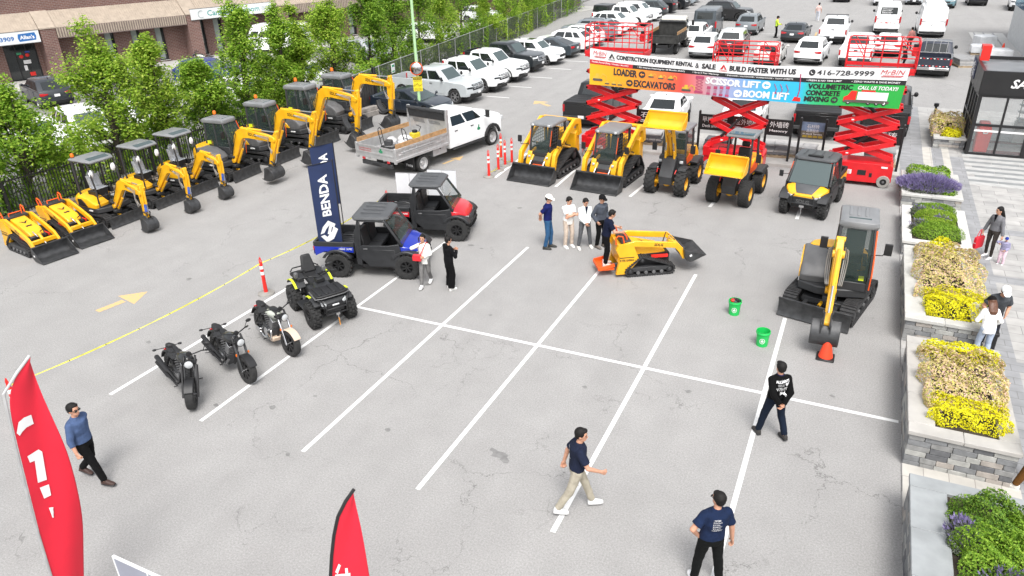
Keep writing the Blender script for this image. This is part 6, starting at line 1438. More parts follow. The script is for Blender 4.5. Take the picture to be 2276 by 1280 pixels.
 if openfront:
  m = MB(cloth(openfront)); c = C+up*.05*s; x = fw*(.115*k+.028*s)
  m.add([c+x*.98+sd*.055*s+up*.13*s, c+x*.98-sd*.055*s+up*.13*s, c+x*1.12-up*.12*s], [(0, 1, 2)]); m.add([c+x*1.02+sd*.05*s+up*.12*s, c+x*1.02-sd*.05*s+up*.12*s, c+x*1.15-up*.10*s], [(2, 1, 0)]); m.build('undershirt', t)
 m = MB(cloth(bottom)); m.loft([ell(P+up*.05*s, .118*k, .160*k, 16, fw, sd), ell(P-up*.03*s, .12*k+.006, .165*k, 16, fw, sd), ell(P-V((0, 0, .12*s)), .105*k, .15*k, 16)])
 for h, kn, a in ((hL, kL, aL), (hR, kR, aR)):
  capsule(m, h, kn, .094*k, .068*k*wide); m.tube([kn, a-(a-kn).normalized()*.01*s], [.068*k*wide, .056*k*wide**1.6], 12)
 organic(m, 'trousers', t, .014*max(s, .6), 3, .020*s)
 sm = mat('shoe_'+shoes, shoes, .6, 0, .15, 12.); so = mat('shoe_sole', (.5, .5, .49), .7) if lin(shoes)[0] > .3 else BLK
 for a, f, hl, fd in ((aL, fl, heel[0], fdir[0]), (aR, fr, heel[1], fdir[1])):
  m = MB(sm); R = Matrix.Rotation(fd, 3, 'Z') @ Matrix.Rotation(hl*3.2, 3, 'Y'); c = V((a.x, a.y, a.z-.085*s+.0))
  Q = lambda x, y, zz: c+R @ V((x*s, y*s, zz*s))
  def sr_(x, w, z0, z1): return [Q(x, -w, z0), Q(x, w, z0), Q(x, w*.95, z0+(z1-z0)*.6), Q(x, w*.5, z1), Q(x, -w*.5, z1), Q(x, -w*.95, z0+(z1-z0)*.6)]
  m.loft([sr_(-.075, .030, .022, .075), sr_(-.06, .040, .022, .12), sr_(0, .042, .022, .125), sr_(.07, .046, .022, .085), sr_(.15, .046, .022, .06), sr_(.195, .028, .022, .045)])
  m.use(so); m.loft([[Q(x, -w, zz) for zz in (.0, .024)]+[Q(x, w, zz) for zz in (.024, .0)] for x, w in ((-.08, .03), (-.06, .043), (.07, .049), (.15, .049), (.2, .028))]); m.build('shoe', t, .008, 1, smooth=50)
 hm = hairm or HAIR
 if hair:
  m = MB(hm); q = lambda x, y, zz: Hc+RH @ V((x, y, zz))*s
  m.ball(q(-.022, 0, .038 if not cap else .02), (.101*s, .095*s, (.103 if not cap else .085)*s), n=14, R=RH); m.ball(q(-.045, 0, -.005), (.070*s, .084*s, .08*s), n=12, R=RH)
  if not cap: m.ball(q(.04, .01, .092), (.052*s, .062*s, .030*s), n=10, R=RH)
  if hair == 'long': m.loft([ell(q(-.05, 0, .02), .06*s, .095*s, 12), ell(q(-.07, 0, -.1), .06*s, .11*s, 12), ell(q(-.10, 0, -.24), .05*s, .11*s, 12), ell(q(-.09, 0, -.33), .02*s, .07*s, 12)])
  if hair == 'bun': m.ball(q(-.06, 0, .12), (.045*s,)*3, n=8)
  organic(m, 'hair', t, .009, 1, .014)
 m = MB(BLK)
 for sg in (-1, 1):
  e = Hc+RH @ V((.083, sg*.032, .006))*s; m.ball(e, (.010*s, .014*s, .008*s), n=8, R=RH); m.beam(Hc+RH @ V((.091, sg*.016, .030))*s, Hc+RH @ V((.079, sg*.052, .030))*s, .008*s, .008*s)
 m.use(mat('lips', (.32, .09, .08), .5)); m.ball(Hc+RH @ V((.088, 0, -.062))*s, (.008*s, .022*s, .006*s), n=8, R=RH); m.build('face_features', t)
 if cap:
  m = MB(cloth(cap)); q = lambda x, y, zz: Hc+RH @ V((x, y, zz))*s
  n = 14; rings = []
  for i in range(6):
   a = i/5*pi/2*.98; rings.append([q(-.012+.118*cos(a)*cos(2*pi*j/n), .104*cos(a)*sin(2*pi*j/n), .040+.108*sin(a)) for j in range(n)])
  m.loft(rings); m.loft([[q(.07, -.085, .05), q(.07, .085, .05), q(.07, .085, .058), q(.07, -.085, .058)], [q(.14, -.07, .042), q(.14, .07, .042), q(.14, .07, .05), q(.14, -.07, .05)], [q(.175, -.04, .03), q(.175, .04, .03), q(.175, .04, .037), q(.175, -.04, .037)]]); m.build('cap', t, .004)
 if glasses:
  m = MB(BLK); q = lambda x, y, zz: Hc+RH @ V((x, y, zz))*s
  for sg in (-1, 1): m.cb(q(.098, sg*.034, .006), (.008*s, .052*s, .032*s), GLS if glasses == 'sun' else BLK, RH); m.beam(q(.095, sg*.06, .012), q(-.01, sg*.082, .012), .006*s, .008*s, BLK)
  m.beam(q(.1, -.015, .014), q(.1, .015, .014), .006*s, .006*s); m.build('glasses', t)
 if printf:
  m = MB(WHT); o0 = C-up*.07*s-fw*(.115*k+.06*s); ux = -sd; uy = up
  printf(m, o0, ux, uy, s); o = m.build('shirt_print', t); w = o.modifiers.new('wrap', 'SHRINKWRAP'); w.target = shirt; w.wrap_method = 'PROJECT'; w.use_project_x = True; w.use_project_y = w.use_project_z = False; w.use_positive_direction = True; w.use_negative_direction = True; w.offset = .008; w.wrap_mode = 'ABOVE_SURFACE'
 t['_k'] = 0; del t['_k']
 return t, dict(wl=wl, wr=wr, N=N, P=P, Hc=Hc, s=s, fw=fw, sd=sd, up=up, C=C)
# ---------------------------------------------------------------- foliage
def leaf_mat(name, cols, trans=.25):
 m = bpy.data.materials.new(name); m.use_nodes = True; nt = m.node_tree; b = nt.nodes['Principled BSDF']; b.inputs['Roughness'].default_value = .55; b.inputs['Specular IOR Level'].default_value = .3
 g = nt.nodes.new('ShaderNodeNewGeometry'); r = nt.nodes.new('ShaderNodeValToRGB'); cr = r.color_ramp
 for i, c in enumerate(cols):
  p = i/(len(cols)-1)
  e = cr.elements[i] if i < 2 else cr.elements.new(p)
  if i < 2: e.position = p if i == 0 else 1/(len(cols)-1)
  e.color = col4(c)
 nt.links.new(g.outputs['Random Per Island'], r.inputs['Fac']); nt.links.new(r.outputs['Color'], b.inputs['Base Color'])
 t = nt.nodes.new('ShaderNodeBsdfTranslucent'); nt.links.new(r.outputs['Color'], t.inputs['Color']); mx = nt.nodes.new('ShaderNodeMixShader'); mx.inputs['Fac'].default_value = trans
 nt.links.new(b.outputs[0], mx.inputs[1]); nt.links.new(t.outputs[0], mx.inputs[2]); nt.links.new(mx.outputs[0], nt.nodes['Material Output'].inputs['Surface']); return m
LF = [leaf_mat('maple_leaf', [(0.12, 0.242, 0.0246), (0.24, 0.417, 0.041), (0.376, 0.578, 0.0684), (0.527, 0.66, 0.116)], .55), leaf_mat('maple_leaf_deep', [(0.0828, 0.182, 0.0218), (0.165, 0.309, 0.0329), (0.271, 0.458, 0.0492), (0.407, 0.565, 0.0821)], .55), leaf_mat('maple_leaf_young', [(0.15, 0.269, 0.0274), (0.271, 0.444, 0.041), (0.421, 0.592, 0.0752), (0.557, 0.66, 0.124)], .55)]
BARK = mat('bark', (.065, .052, .042), .9, 0, .35, 12., bump=.5)
def leaves(name, items, m, parent=None):
 "items: centre, normal-ish direction, length, width"
 vs = []; fs = []
 for c, d, l, w in items:
  d = V(d).normalized(); a = d.orthogonal(); a.rotate(Quaternion(d, random.random()*6.28)); b = d.cross(a); k = len(vs)
  vs += [c-a*l*.5, c+b*w*.5+d*l*.08, c+a*l*.5-d*l*.12, c-b*w*.5+d*l*.08]; fs.append((k, k+1, k+2, k+3))
 me = bpy.data.meshes.new(name); me.from_pydata([tuple(v) for v in vs], [], fs); me.materials.append(m); return link(name, me, parent)
def rv():
 while 1:
  v = V((random.uniform(-1, 1), random.uniform(-1, 1), random.uniform(-1, 1)))
  if .01 < v.length < 1: return v
def tree(label, loc, H, W, lf, n=5200, low=.9, seed=0, group='trees along the fence', cols=1.):
 random.seed(seed); t = thing('street_tree', label, 'tree', loc, 0, group); tips = []
 m = MB(BARK); top = H*.80; lean = V((random.uniform(-.2, .2), random.uniform(-.2, .2), 0)); stems = random.choice((1, 2, 3))
 for sI in range(stems):
  o = V((random.uniform(-.12, .12), random.uniform(-.12, .12), 0))*(stems > 1); dv = V((random.uniform(-.35, .35), random.uniform(-.35, .35), 0))*(stems > 1)+lean
  pts = [o+V((0, 0, -.05)), o+dv*.3+V((0, 0, H*.25)), o+dv*.8+V((.05, .03, H*.5)), o+dv*1.2+V((0, .05, top))]; m.tube(pts, [.085*H/5, .065*H/5, .045*H/5, .012], 7)
  for k in range(16):
   f = random.uniform(.16, .97); z = top*f; base = o+dv*f*1.1+V((0, 0, z)); a = random.random()*6.28
   rad = W*.5*(1.0-.78*abs(f-.32)/.68)*random.uniform(.55, 1.1)*(1 if f < .8 else .75); e = base+V((cos(a)*rad, sin(a)*rad, rad*random.uniform(.5, 1.15)))
   mid = base+(e-base)*.5-V((0, 0, .06)); m.tube([base, mid, e], [.028*H/5*(1.2-f), .018*H/5*(1.2-f)+.004, .005], 5)
   for q in range(3): tips.append((base+(e-base)*random.uniform(.45, 1.05), random.uniform(.16, .36)*W/2.4))
 for k in range(6): tips.append((lean*1.2+V((random.uniform(-.2, .2), random.uniform(-.2, .2), top+random.uniform(-.3, .22*H)*.7)), .2*W/2.4))
 m.build('trunk', t)
 it = []; per = n//len(tips)
 for c, r in tips:
  if c.z < low: continue
  sub = [c+rv()*r*1.15 for _ in range(3)]
  for q in range(per):
   s = random.choice(sub); p = s+rv()*r*.95; p.z += .05; d = (rv()*.8+V((0, 0, .9))+(p-s)*1.2); it.append((p, d, random.uniform(.075, .145), random.uniform(.05, .095)))
 leaves('crown', it, lf, t); return t
def bush(name, label, cat, loc, rx, ry, h, m, n, ls=(.05, .09), shape='mound', lw=.55, group=None, stems=True, spikes=None, lump=.12, seed=1):
 random.seed(seed+int(abs(loc[0]*37+loc[1]*91))); t = thing(name, label, cat, loc, 0, group); it = []
 ph = [random.random()*6.28 for _ in range(6)]
 for k in range(n):
  a = random.random()*6.28; u = random.random();
  if shape == 'box':
   x = random.uniform(-1, 1); y = random.uniform(-1, 1); z = random.random()
   q = random.random()
   if q < .6: z = 1-random.random()**2*.12
   elif q < .8: y = random.choice((-1, 1))*(1-random.random()**2*.1)
   else: x = random.choice((-1, 1))*(1-random.random()**2*.1)
   e = max(0, abs(x)-.72)/.28; e2 = max(0, abs(y)-.6)/.4; zz = h*z*(1-.3*e*e-.5*e2*e2); nx = V((x*.6, y*.6, .8))
  else:
   th = math.acos(1-u*1.0); x = sin(th)*cos(a); y = sin(th)*sin(a); sh = 1-random.random()**2*.22; zz = h*(cos(th)**.75)*sh; x *= sh; y *= sh; nx = V((x, y, .7))
  f = 1+lump*(sin(x*5+ph[0])+sin(y*6+ph[1])+sin((x+y)*9+ph[2]))/2
  p = V((x*rx*f, y*ry*f, zz*f)); l = random.uniform(*ls); it.append((p, nx+rv()*.9, l, l*lw))
 leaves('foliage', it, m, t)
 if spikes:
  sm, cnt, l0 = spikes; it = []
  vs = []; fs = []
  for k in range(cnt):
   a = random.random()*6.28; r = sqrt(random.random()); b = V((cos(a)*r*rx, sin(a)*r*ry, h*(.35+.6*(1-r*r)))); d = V((cos(a)*r*.9, sin(a)*r*.9, 1))+rv()*.25; d.normalize(); e = b+d*random.uniform(.6, 1.1)*l0; s = d.orthogonal().normalized(); s.rotate(Quaternion(d, random.random()*6)); q = len(vs)
   vs += [b+(e-b)*.45-s*.004, b+(e-b)*.5+s*.02, e, b+(e-b)*.5-s*.02]; fs.append((q, q+1, q+2, q+3))
  me = bpy.data.meshes.new('flower_spike'); me.from_pydata([tuple(v) for v in vs], [], fs); me.materials.append(sm); link('flower_spike', me, t)
 if stems:
  s = MB(BARK)
  for k in range(7): a = k*.9; s.tube([(0, 0, -.05), (cos(a)*rx*.3, sin(a)*ry*.3, h*.35), (cos(a)*rx*.6, sin(a)*ry*.6, h*.6)], [.02, .012, .005], 5)
  s.build('stem', t)
 return t
TREES = [(-18.6, -.6, 5.6, 3.0, 0, 'crown cut by the left edge of the picture'), (-17.1, 2.6, 5.3, 2.9, 0, 'standing behind the two mini loaders'), (-17.0, 6.4, 6.6, 3.2, 2, 'spreading crown in front of the dark shop door'), (-16.9, 9.3, 6.1, 2.4, 2, 'two pointed tops in front of the brick windows'), (-17.0, 11.9, 4.6, 2.3, 0, 'shortest of the row, before the brick pier'),
 (-17.1, 14.7, 7.7, 2.7, 0, 'tall column covering the middle of the teal shop sign'), (-17.0, 17.2, 6.2, 2.3, 0, 'narrow crown just right of the tall column'), (-17.1, 19.0, 6.0, 2.3, 2, 'light crown in front of the high white van'), (-17.2, 22.2, 7.0, 3.0, 2, 'tall crown behind the corner of the chain link fence'), (-16.8, 25.2, 7.2, 3.2, 1, 'dense crown left of the light pole'),
 (-17.0, 28.4, 7.2, 3.2, 1, 'dark crown behind the dark sedan and the pole'), (-17.3, 32.0, 6.8, 3.4, 1, 'deep crown right of the light pole'), (-17.3, 34.6, 5.6, 2.9, 2, 'bright drooping crown over the white pickups'), (-18.3, 40.0, 7.2, 4.2, 1, 'dark spreading tree with bare lower limbs'), (-18.0, 43.5, 4.2, 2.6, 2, 'low bright tree above the grey sedan'),
 (-18.6, 48.8, 5.4, 2.8, 0, 'thin tree above the white hatchbacks'), (-19.2, 55, 5.6, 3.2, 1, 'rounded tree beside the truck with the black cap'), (-19.9, 60.5, 5.6, 3.4, 0, 'far tree just behind the black truck cap'), (-21.2, 72, 5.0, 4.0, 2, 'farthest tree at the top of the row of cars')]
for i, (x, y, H, W, l, d) in enumerate(TREES): tree('leafy green tree, '+d, (x, y, -.05), H, W*1.18, LF[l], 11500 if y < 30 else 6000, seed=11+i)
for i, (x, y, rx, ry, h, d) in enumerate(((-16.9, .6, .8, 1.6, 1.9, 'low shrub behind the fence at the left edge'), (-17.0, 4.4, .9, 1.5, 2.0, 'leafy shrub low behind the fence near the small canopy excavator'), (-17.2, 8.0, .9, 1.3, 1.5, 'shrub under the spreading tree behind the fence'), (-17.0, 12.8, .8, 1.6, 1.7, 'shrub behind the cab of the first closed excavator'), (-17.0, 16.2, .8, 1.5, 1.6, 'shrub between the second and third closed cabs'), (-15.9, 24.0, .7, 2.2, 1.3, 'shrub at the foot of the chain link fence'), (-17.1, 36.8, .8, 2.6, 1.8, 'tangled shrub behind the white pickups'), (-18.0, 45.5, .8, 2.8, 1.7, 'thin shrub behind the grey sedan'), (-16.4, 29.5, .7, 2.2, 1.4, 'shrub on the fence behind the silver pickup'), (-17.5, 41, .8, 2.4, 1.6, 'shrub under the dark spreading tree'), (-18.6, 51, .9, 2.8, 1.9, 'shrub behind the white hatchbacks'), (-19.3, 58, .9, 3.2, 2.0, 'shrub beside the far rounded tree'), (-20.2, 66, 1., 4.2, 2.2, 'shrub at the far end of the fence'))):
 bush('shrub', 'green '+d, 'shrub', (x, y, -.05), rx*1.1, ry*1.15, h+.55, LF[(i+1) % 3], 3600, (.10, .17), lump=.35, seed=i, group='shrubs behind the fences')
# ---------------------------------------------------------------- stone planters and what grows in them
STN = [mat('wall_stone_'+n, c, .85, 0, .2, 7., bump=.35, bscale=30) for n, c in (('pale', (.36, .36, .34)), ('grey', (.25, .25, .245)), ('slate', (.19, .195, .20)), ('charcoal', (.125, .128, .135)), ('warm', (.34, .31, .28)))]
CAPS = mat('cap_stone', (.46, .455, .43), .75, 0, .1, 3.); SOIL = mat('soil', (.04, .03, .022), .95, 0, .3, 8.)
def planter(label, x0, x1, y0, y1, h, capw=.30, seed=1, capm=CAPS, leftw=None):
 random.seed(seed); t = thing('stone_planter', label, 'planter', ((x0+x1)/2, (y0+y1)/2, 0), 0, 'stone planters along the plaza edge'); X, Y = (x1-x0)/2, (y1-y0)/2; ch = .085; rows = max(3, round((h-ch)/.115)); rh = (h-ch)/rows; m = MB()
 for r in range(rows):
  for side in range(4):
   L = 2*X if side < 2 else 2*Y-.5; u = -L/2
   while u < L/2-.01:
    l = min(random.uniform(.22, .42), L/2-u); l = L/2-u if L/2-u-l < .12 else l
    a, b = u+.004, u+l-.004; z0, z1 = r*rh+.003, (r+1)*rh-.003; j = random.uniform(0, .012); mm = random.choices(STN, (3, 5, 4, 2, 2))[0]
    if side == 0: m.box(a, b, -Y+j, -Y+.25, z0, z1, mm)
    elif side == 1: m.box(a, b, Y-.25, Y-j, z0, z1, mm)
    elif side == 2: m.box(-X+j, -X+.25, a, b, z0, z1, mm)
    else: m.box(X-.25, X-j, a, b, z0, z1, mm)
    u += l
 m.build('stone_wall', t, .008)
 c = MB(capm); o = .03; lw = leftw or capw
 def run(a0, a1, fn):
  n = max(1, round((a1-a0)/.95))
  for i in range(n): fn(a0+(a1-a0)*i/n+.002, a0+(a1-a0)*(i+1)/n-.002)
 run(-X-o, X+o, lambda a, b: c.box(a, b, -Y-o, -Y+capw, h-ch, h)); run(-X-o, X+o, lambda a, b: c.box(a, b, Y-capw, Y+o, h-ch, h))
 run(-Y+capw+.003, Y-capw-.003, lambda a, b: c.box(-X-o, -X+lw, a, b, h-ch, h)); run(-Y+capw+.003, Y-capw-.003, lambda a, b: c.box(X-capw, X+o, a, b, h-ch, h)); c.build('cap', t, .008)
 s = MB(SOIL); s.box(-X+.2, X-.2, -Y+.2, Y-.2, .05, h-.06); s.build('soil', t)
 return t
BOX = leaf_mat('boxwood', [(.08, .18, .012), (.15, .29, .02), (.24, .40, .035), (.33, .48, .06)]); BOXD = leaf_mat('boxwood_deep', [(.055, .13, .014), (.10, .21, .02), (.17, .30, .03), (.25, .38, .05)]); GOLD = leaf_mat('golden_leaf', [(.55, .48, .008), (.74, .68, .012), (.85, .80, .02), (.62, .62, .02)]); PINK = leaf_mat('spirea', [(.36, .40, .06), (.60, .50, .22), (.72, .48, .42), (.64, .62, .13), (.78, .56, .50)]); LAVG = leaf_mat('lavender_leaf', [(.10, .13, .08), (.17, .19, .14), (.22, .22, .22)]); LAVF = leaf_mat('lavender_flower', [(.15, .12, .26), (.24, .20, .38), (.33, .29, .48)])
# the planters from far to near
planter('low stone planter by the vestibule with pink and yellow spirea', 14.8, 16.0, 22.2, 25.6, .52, .22, 3)
bush('flowering_shrub', 'pinkish spirea in the farthest planter beside the glass entrance', 'shrub', (15.35, 24.0, .44), .62, 1.25, .62, PINK, 2600, (.05, .09), group='spirea in the planters', shape='box'); bush('golden_shrub', 'bright yellow mound at the front of the farthest planter', 'shrub', (15.5, 22.85, .44), .40, .48, .40, GOLD, 1300, (.05, .08)); bush('golden_shrub', 'small yellow tuft at the back of the farthest planter', 'shrub', (15.2, 25.1, .44), .35, .3, .5, GOLD, 500, (.05, .08))
planter('stone planter overflowing with purple lavender', 13.5, 15.35, 13.7, 16.6, .52, .24, 4)
bush('boxwood_hedge', 'clipped green hedge behind the lavender', 'hedge', (14.35, 16.05, .44), .68, .42, .42, BOX, 2400, (.04, .07), 'box'); bush('boxwood_hedge', 'small green tuft at the front corner of the lavender planter', 'hedge', (14.95, 14.15, .44), .24, .2, .24, BOX, 500, (.04, .07))
bush('lavender', 'wide purple lavender bush spilling over its planter', 'lavender', (14.3, 14.65, .40), .95, .80, .40, LAVG, 2600, (.05, .11), lw=.25, spikes=(LAVF, 2600, .25))
planter('stone planter with four clipped boxwood mounds', 13.5, 15.3, 9.15, 12.5, .5, .24, 5, mat('cap_stone_pale', (.56, .55, .52), .75, 0, .08))
for i, (y, rx, ry, h, d) in enumerate(((12.12, .66, .22, .36, 'rearmost green boxwood mound in its planter'), (11.42, .64, .22, .38, 'second green boxwood mound from the back of its planter'), (10.75, .58, .20, .34, 'third green boxwood mound, with lavender at its left'), (9.86, .72, .38, .50, 'largest boxwood mound at the front edge of its planter'))): bush('boxwood_hedge', d, 'hedge', (14.42, y, .44), rx, ry, h, LF[2] if i in (1, 2) else BOX, 6200, (.02, .036), 'mound', lump=.05, group='boxwood mounds in one planter')
for i, (x, y) in enumerate(((13.95, 11.65), (14.45, 11.65), (14.55, 10.9), (13.9, 10.25))): bush('lavender', ('grey lavender tuft at the back left of the boxwood planter', 'grey lavender between the two rear boxwoods', 'grey lavender in the middle of the boxwood planter', 'grey lavender tuft left of the front boxwood')[i], 'lavender', (x, y, .44), .26, .22, .36, LAVG, 380, (.05, .10), lw=.25, spikes=(LAVF, 40, .14), stems=False)
planter('stone planter with pink spirea above a yellow strip', 13.5, 15.15, 3.55, 8.3, .68, .26, 6, CAPS, .42)
bush('flowering_shrub', 'broad pinkish spirea mass in the planter right of the cab excavator', 'shrub', (14.52, 6.45, .60), .74, 1.45, .5, PINK, 9000, (.03, .06), shape='box', lump=.16, group='spirea in the planters'); bush('golden_hedge', 'yellow strip in front of the spirea next to the couple', 'hedge', (14.55, 4.42, .60), .66, .58, .42, GOLD, 5200, (.026, .05), 'box', lump=.16); bush('golden_shrub', 'yellow tuft peeping out behind the middle spirea', 'shrub', (14.35, 7.85, .60), .45, .25, .6, GOLD, 700, (.04, .07))
planter('large stone planter with yellow, pink and yellow planting', 13.5, 15.25, -1.42, 2.35, .80, .30, 7, mat('cap_stone_warm', (.40, .385, .36), .75, 0, .1), .42)
bush('golden_hedge', 'yellow strip at the back of the near spirea planter', 'hedge', (14.5, 1.75, .72), .66, .24, .36, GOLD, 1700, (.035, .065), 'box'); bush('flowering_shrub', 'pinkish spirea mass in the near planter', 'shrub', (14.5, .62, .72), .73, 1.02, .40, PINK, 9500, (.025, .055), shape='box', lump=.16, group='spirea in the planters'); bush('golden_hedge', 'yellow strip at the front of the near spirea planter', 'hedge', (14.5, -.55, .72), .62, .42, .30, GOLD, 5200, (.022, .045), 'box', lump=.16)
planter('wide grey capped planter with big boxwoods at the bottom edge', 13.5, 15.7, -8.5, -2.75, .80, .30, 8, mat('cap_stone_blue', (.28, .295, .30), .7, 0, .14), .52)
for i, (x, y, rx, ry, h, mm, d) in enumerate(((14.62, -3.55, .62, .52, .5, BOXD, 'dark green boxwood at the back of the nearest planter'), (15.05, -3.9, .42, .45, .46, BOX, 'green boxwood at the right of the nearest planter'), (14.58, -4.4, .52, .46, .56, BOX, 'bright green boxwood in the middle of the nearest planter'), (14.6, -5.4, .7, .55, .5, BOXD, 'boxwood cut by the bottom edge of the picture'))): bush('boxwood_hedge', d, 'hedge', (x, y, .72), rx, ry, h, mm, 6500, (.025, .045), 'mound', lump=.25, group='big boxwoods in the nearest planter')
bush('lavender', 'bluish lavender tuft left of the nearest boxwoods', 'lavender', (14.15, -4.1, .72), .2, .34, .34, LAVG, 700, (.04, .09), lw=.25, spikes=(LAVF, 160, .16), stems=False); bush('lavender', 'bluish lavender tuft in front of the nearest boxwoods', 'lavender', (14.75, -4.95, .72), .4, .24, .36, LAVG, 900, (.04, .09), lw=.25, spikes=(LAVF, 200, .16), stems=False)
random.seed(99)
# ---------------------------------------------------------------- what stands on the lot
def g2(px, py, z=0.): p = G(px, py, z); return (p.x, p.y, 0)
R_ = radians
# --- excavators in the left row (facing +x)
def pz(kx, kz, tx, tz, ex, ez, rot=0., bw=.62): return dict(base=(.86, .78), knee=(kx, kz), tip=(tx, tz), end=(ex, ez), rot=rot, bw=bw)
GX = 'excavators lined up along the fence'
excavator('small open canopy excavator with blue wrapped cylinders, nearest of the row', (-12.66, 2.33, 0), R_(-2), .82, False, pz(1.75, 1.95, 3.1, 1.72, 3.05, .66, -.05, .5), R_(-6), group=GX, wrap=True)
excavator('small open canopy excavator with a plastic covered seat, second of the row', (-12.75, 4.35, 0), R_(0), .80, False, pz(1.85, 2.0, 3.2, 1.76, 3.12, .66, -.05, .5), R_(-8), -.1, group=GX, beacon=False, wrap=True)
excavator('small open canopy excavator with white bags hung on its frame, third of the row', (-12.7, 6.0, 0), R_(0), .82, False, pz(1.8, 2.0, 3.1, 1.76, 3.05, .66, -.05, .5), R_(-8), -.1, group=GX, beacon=False, wrap=True)
excavator('closed cab excavator with its bucket curled, nearest of the four cabs', (-12.55, 8.0, 0), R_(2), .95, True, pz(1.45, 2.12, 3.4, 1.95, 2.95, .78, .0, .72), R_(-4), group=GX)
excavator('closed cab excavator behind the navy flags, second of the four cabs', (-12.65, 10.6, 0), R_(0), 1.0, True, pz(1.45, 2.25, 3.4, 2.10, 3.0, .80, .2, .7), R_(-6), group=GX)
excavator('closed cab excavator with a large bucket and thumb, third of the four cabs', (-12.75, 13.5, 0), R_(0), 1.08, True, pz(1.55, 2.45, 3.55, 2.25, 3.35, .82, .4, .7), R_(-8), group=GX, thumb=True)
excavator('closed cab excavator with a raised thumb, farthest cab beside the hoarding', (-12.75, 16.35, 0), R_(0), 1.08, True, pz(1.5, 2.5, 3.3, 2.32, 3.2, .95, .4, .7), R_(-4), group=GX, thumb=True)
excavator('grey and yellow cab excavator resting its bucket on an orange cone', (11.76, 5.0, 0), R_(-89), 1.03, True, pz(1.25, 2.1, 2.0, 2.22, 2.75, .84, .6, .60), R_(0), -.02, beacon=False, mirrors=2, turn=R_(-14), flank=True, aw=.85)
# --- loaders
track_loader('yellow compact track loader, left of the pair', (.25, 13.35, 0), R_(-95), group='compact track loaders')
track_loader('yellow compact track loader beside the red scissor lift, right of the pair', (3.05, 13.2, 0), R_(-95), group='compact track loaders')
wheel_loader('wheel loader with a cab and its yellow bucket raised high', (5.55, 13.15, 0), R_(-94), True, True, 'ag')
wheel_loader('wheel loader with an open canopy and its yellow bucket half raised', (7.98, 12.85, 0), R_(-97), False, False, 'turf')
mini_loader('small stand-on track loader at the far left, nearest the edge', (-12.55, -.62, 0), R_(-9), group='mini loaders by the fence')
mini_loader('small stand-on track loader parked second from the left edge', (-12.55, .75, 0), R_(-9), group='mini loaders by the fence')
ML = (6.62, 5.35, 0); mini_loader('yellow stand-on track loader driven by a man with its bucket raised', ML, R_(33), True)
# --- side-by-sides, quad, motorcycles
utility_vehicle('blue utility vehicle with a black roof and open load bed', (-.84, 2.42, 0), R_(18), '#0d2a9c', group='farm utility vehicles')
utility_vehicle('red utility vehicle with a black roof behind the blue one', (-.87, 5.55, 0), R_(17), '#c01020', group='farm utility vehicles')
utility_vehicle('yellow and grey utility vehicle with a full windscreen beside the scissor lift', (10.62, 12.72, 0), R_(-99), YEL, work=True)
quad_bike('black quad bike with lime green edges and a tall backrest', (-.70, -.60, 0), R_(-30))
motorcycle('black cruiser motorcycle with twin pipes, leftmost of the three', (-1.16, -4.90, 0), R_(-22), 0, steer=-.5)
motorcycle('black cruiser motorcycle with a chrome engine, middle of the three', (-.88, -3.80, 0), R_(-24), 1, steer=.12)
motorcycle('motorcycle with a white tank and beige mudguard beside the quad bike', (-.75, -2.45, 0), R_(-26), 2, steer=.2)
DT = dump_truck('white crew cab truck with an open aluminium tipping bed', (-5.73, 11.60, 0), R_(78.8)); DT.scale = (.95,)*3
# load in the bed
BZ = .936
def inbed(x, y): c, s = cos(R_(78.8)), sin(R_(78.8)); return (-5.73+x*c-y*s, 11.60+x*s+y*c, BZ)
random.seed(5)
for i in range(3):
 m = MB(mat('white_sack', (.5, .5, .5), .7, 0, .25, 8., bump=.4)); m.loft([[(.34*k*cos(a)*(1+.12*sin(3*a+i)), .26*k*sin(a)*(1+.1*cos(2*a)), z) for a in [2*pi*j/14 for j in range(14)]] for k, z in ((.8, 0), (1.05, .08), (1., .22), (.6, .33), (.15, .36))])
 tag(m.build('sack', loc=inbed((.45, .05, -.1)[i], (.35, -.1, .6)[i]), rz=i), ('white sack heaped in the middle of the tipping bed', 'white sack nearest the tailgate in the tipping bed', 'white sack by the far side board of the tipping bed')[i], 'sack', 'sacks in the tipping bed')
t = thing('power_tool', 'yellow and black compactor tool lying in the tipping bed', 'power tool', inbed(.85, .1), 1.1); m = MB(mat('tool_yellow', (.6, .45, .02), .5)); m.box(-.2, .2, -.15, .15, .12, .42); m.build('body', t, .04, 2); m = MB(BLK); m.box(-.3, .3, -.22, .22, 0, .1); m.cyl((0, 0, .46), .12, .1); m.tube([(.2, 0, .4), (.32, 0, .6), (.1, 0, .72)], .02, 6); m.build('base', t, .01)
for i, (x, y, r) in enumerate(((-.6, .6, .3), (-.15, -.35, 1.0))):
 t = thing('hand_trolley', ('black wheeled trolley with a hooped handle near the tailgate', 'black trolley with its handle leaning over the near side board')[i], 'trolley', inbed(x, y), r, 'trolleys in the tipping bed'); m = MB(BLK); m.tube([(0, -.2, .1), (-.1, -.2, .75), (-.12, -.12, .85), (-.12, .12, .85), (-.1, .2, .75), (0, .2, .1)], .018, 6); m.tube([(-.05, -.2, .45), (-.05, .2, .45)], .014, 6); m.build('handle', t); m = MB(MGR); m.box(0, .5, -.22, .22, .08, .14); m.box(.1, .4, -.16, .16, .14, .34, DGR); m.build('deck', t, .02)
 for sg in (-1, 1): m = MB(RUB); m.cyl((.05, sg*.25, .09), .09, .05, 'y', 14); m.build('wheel', t)
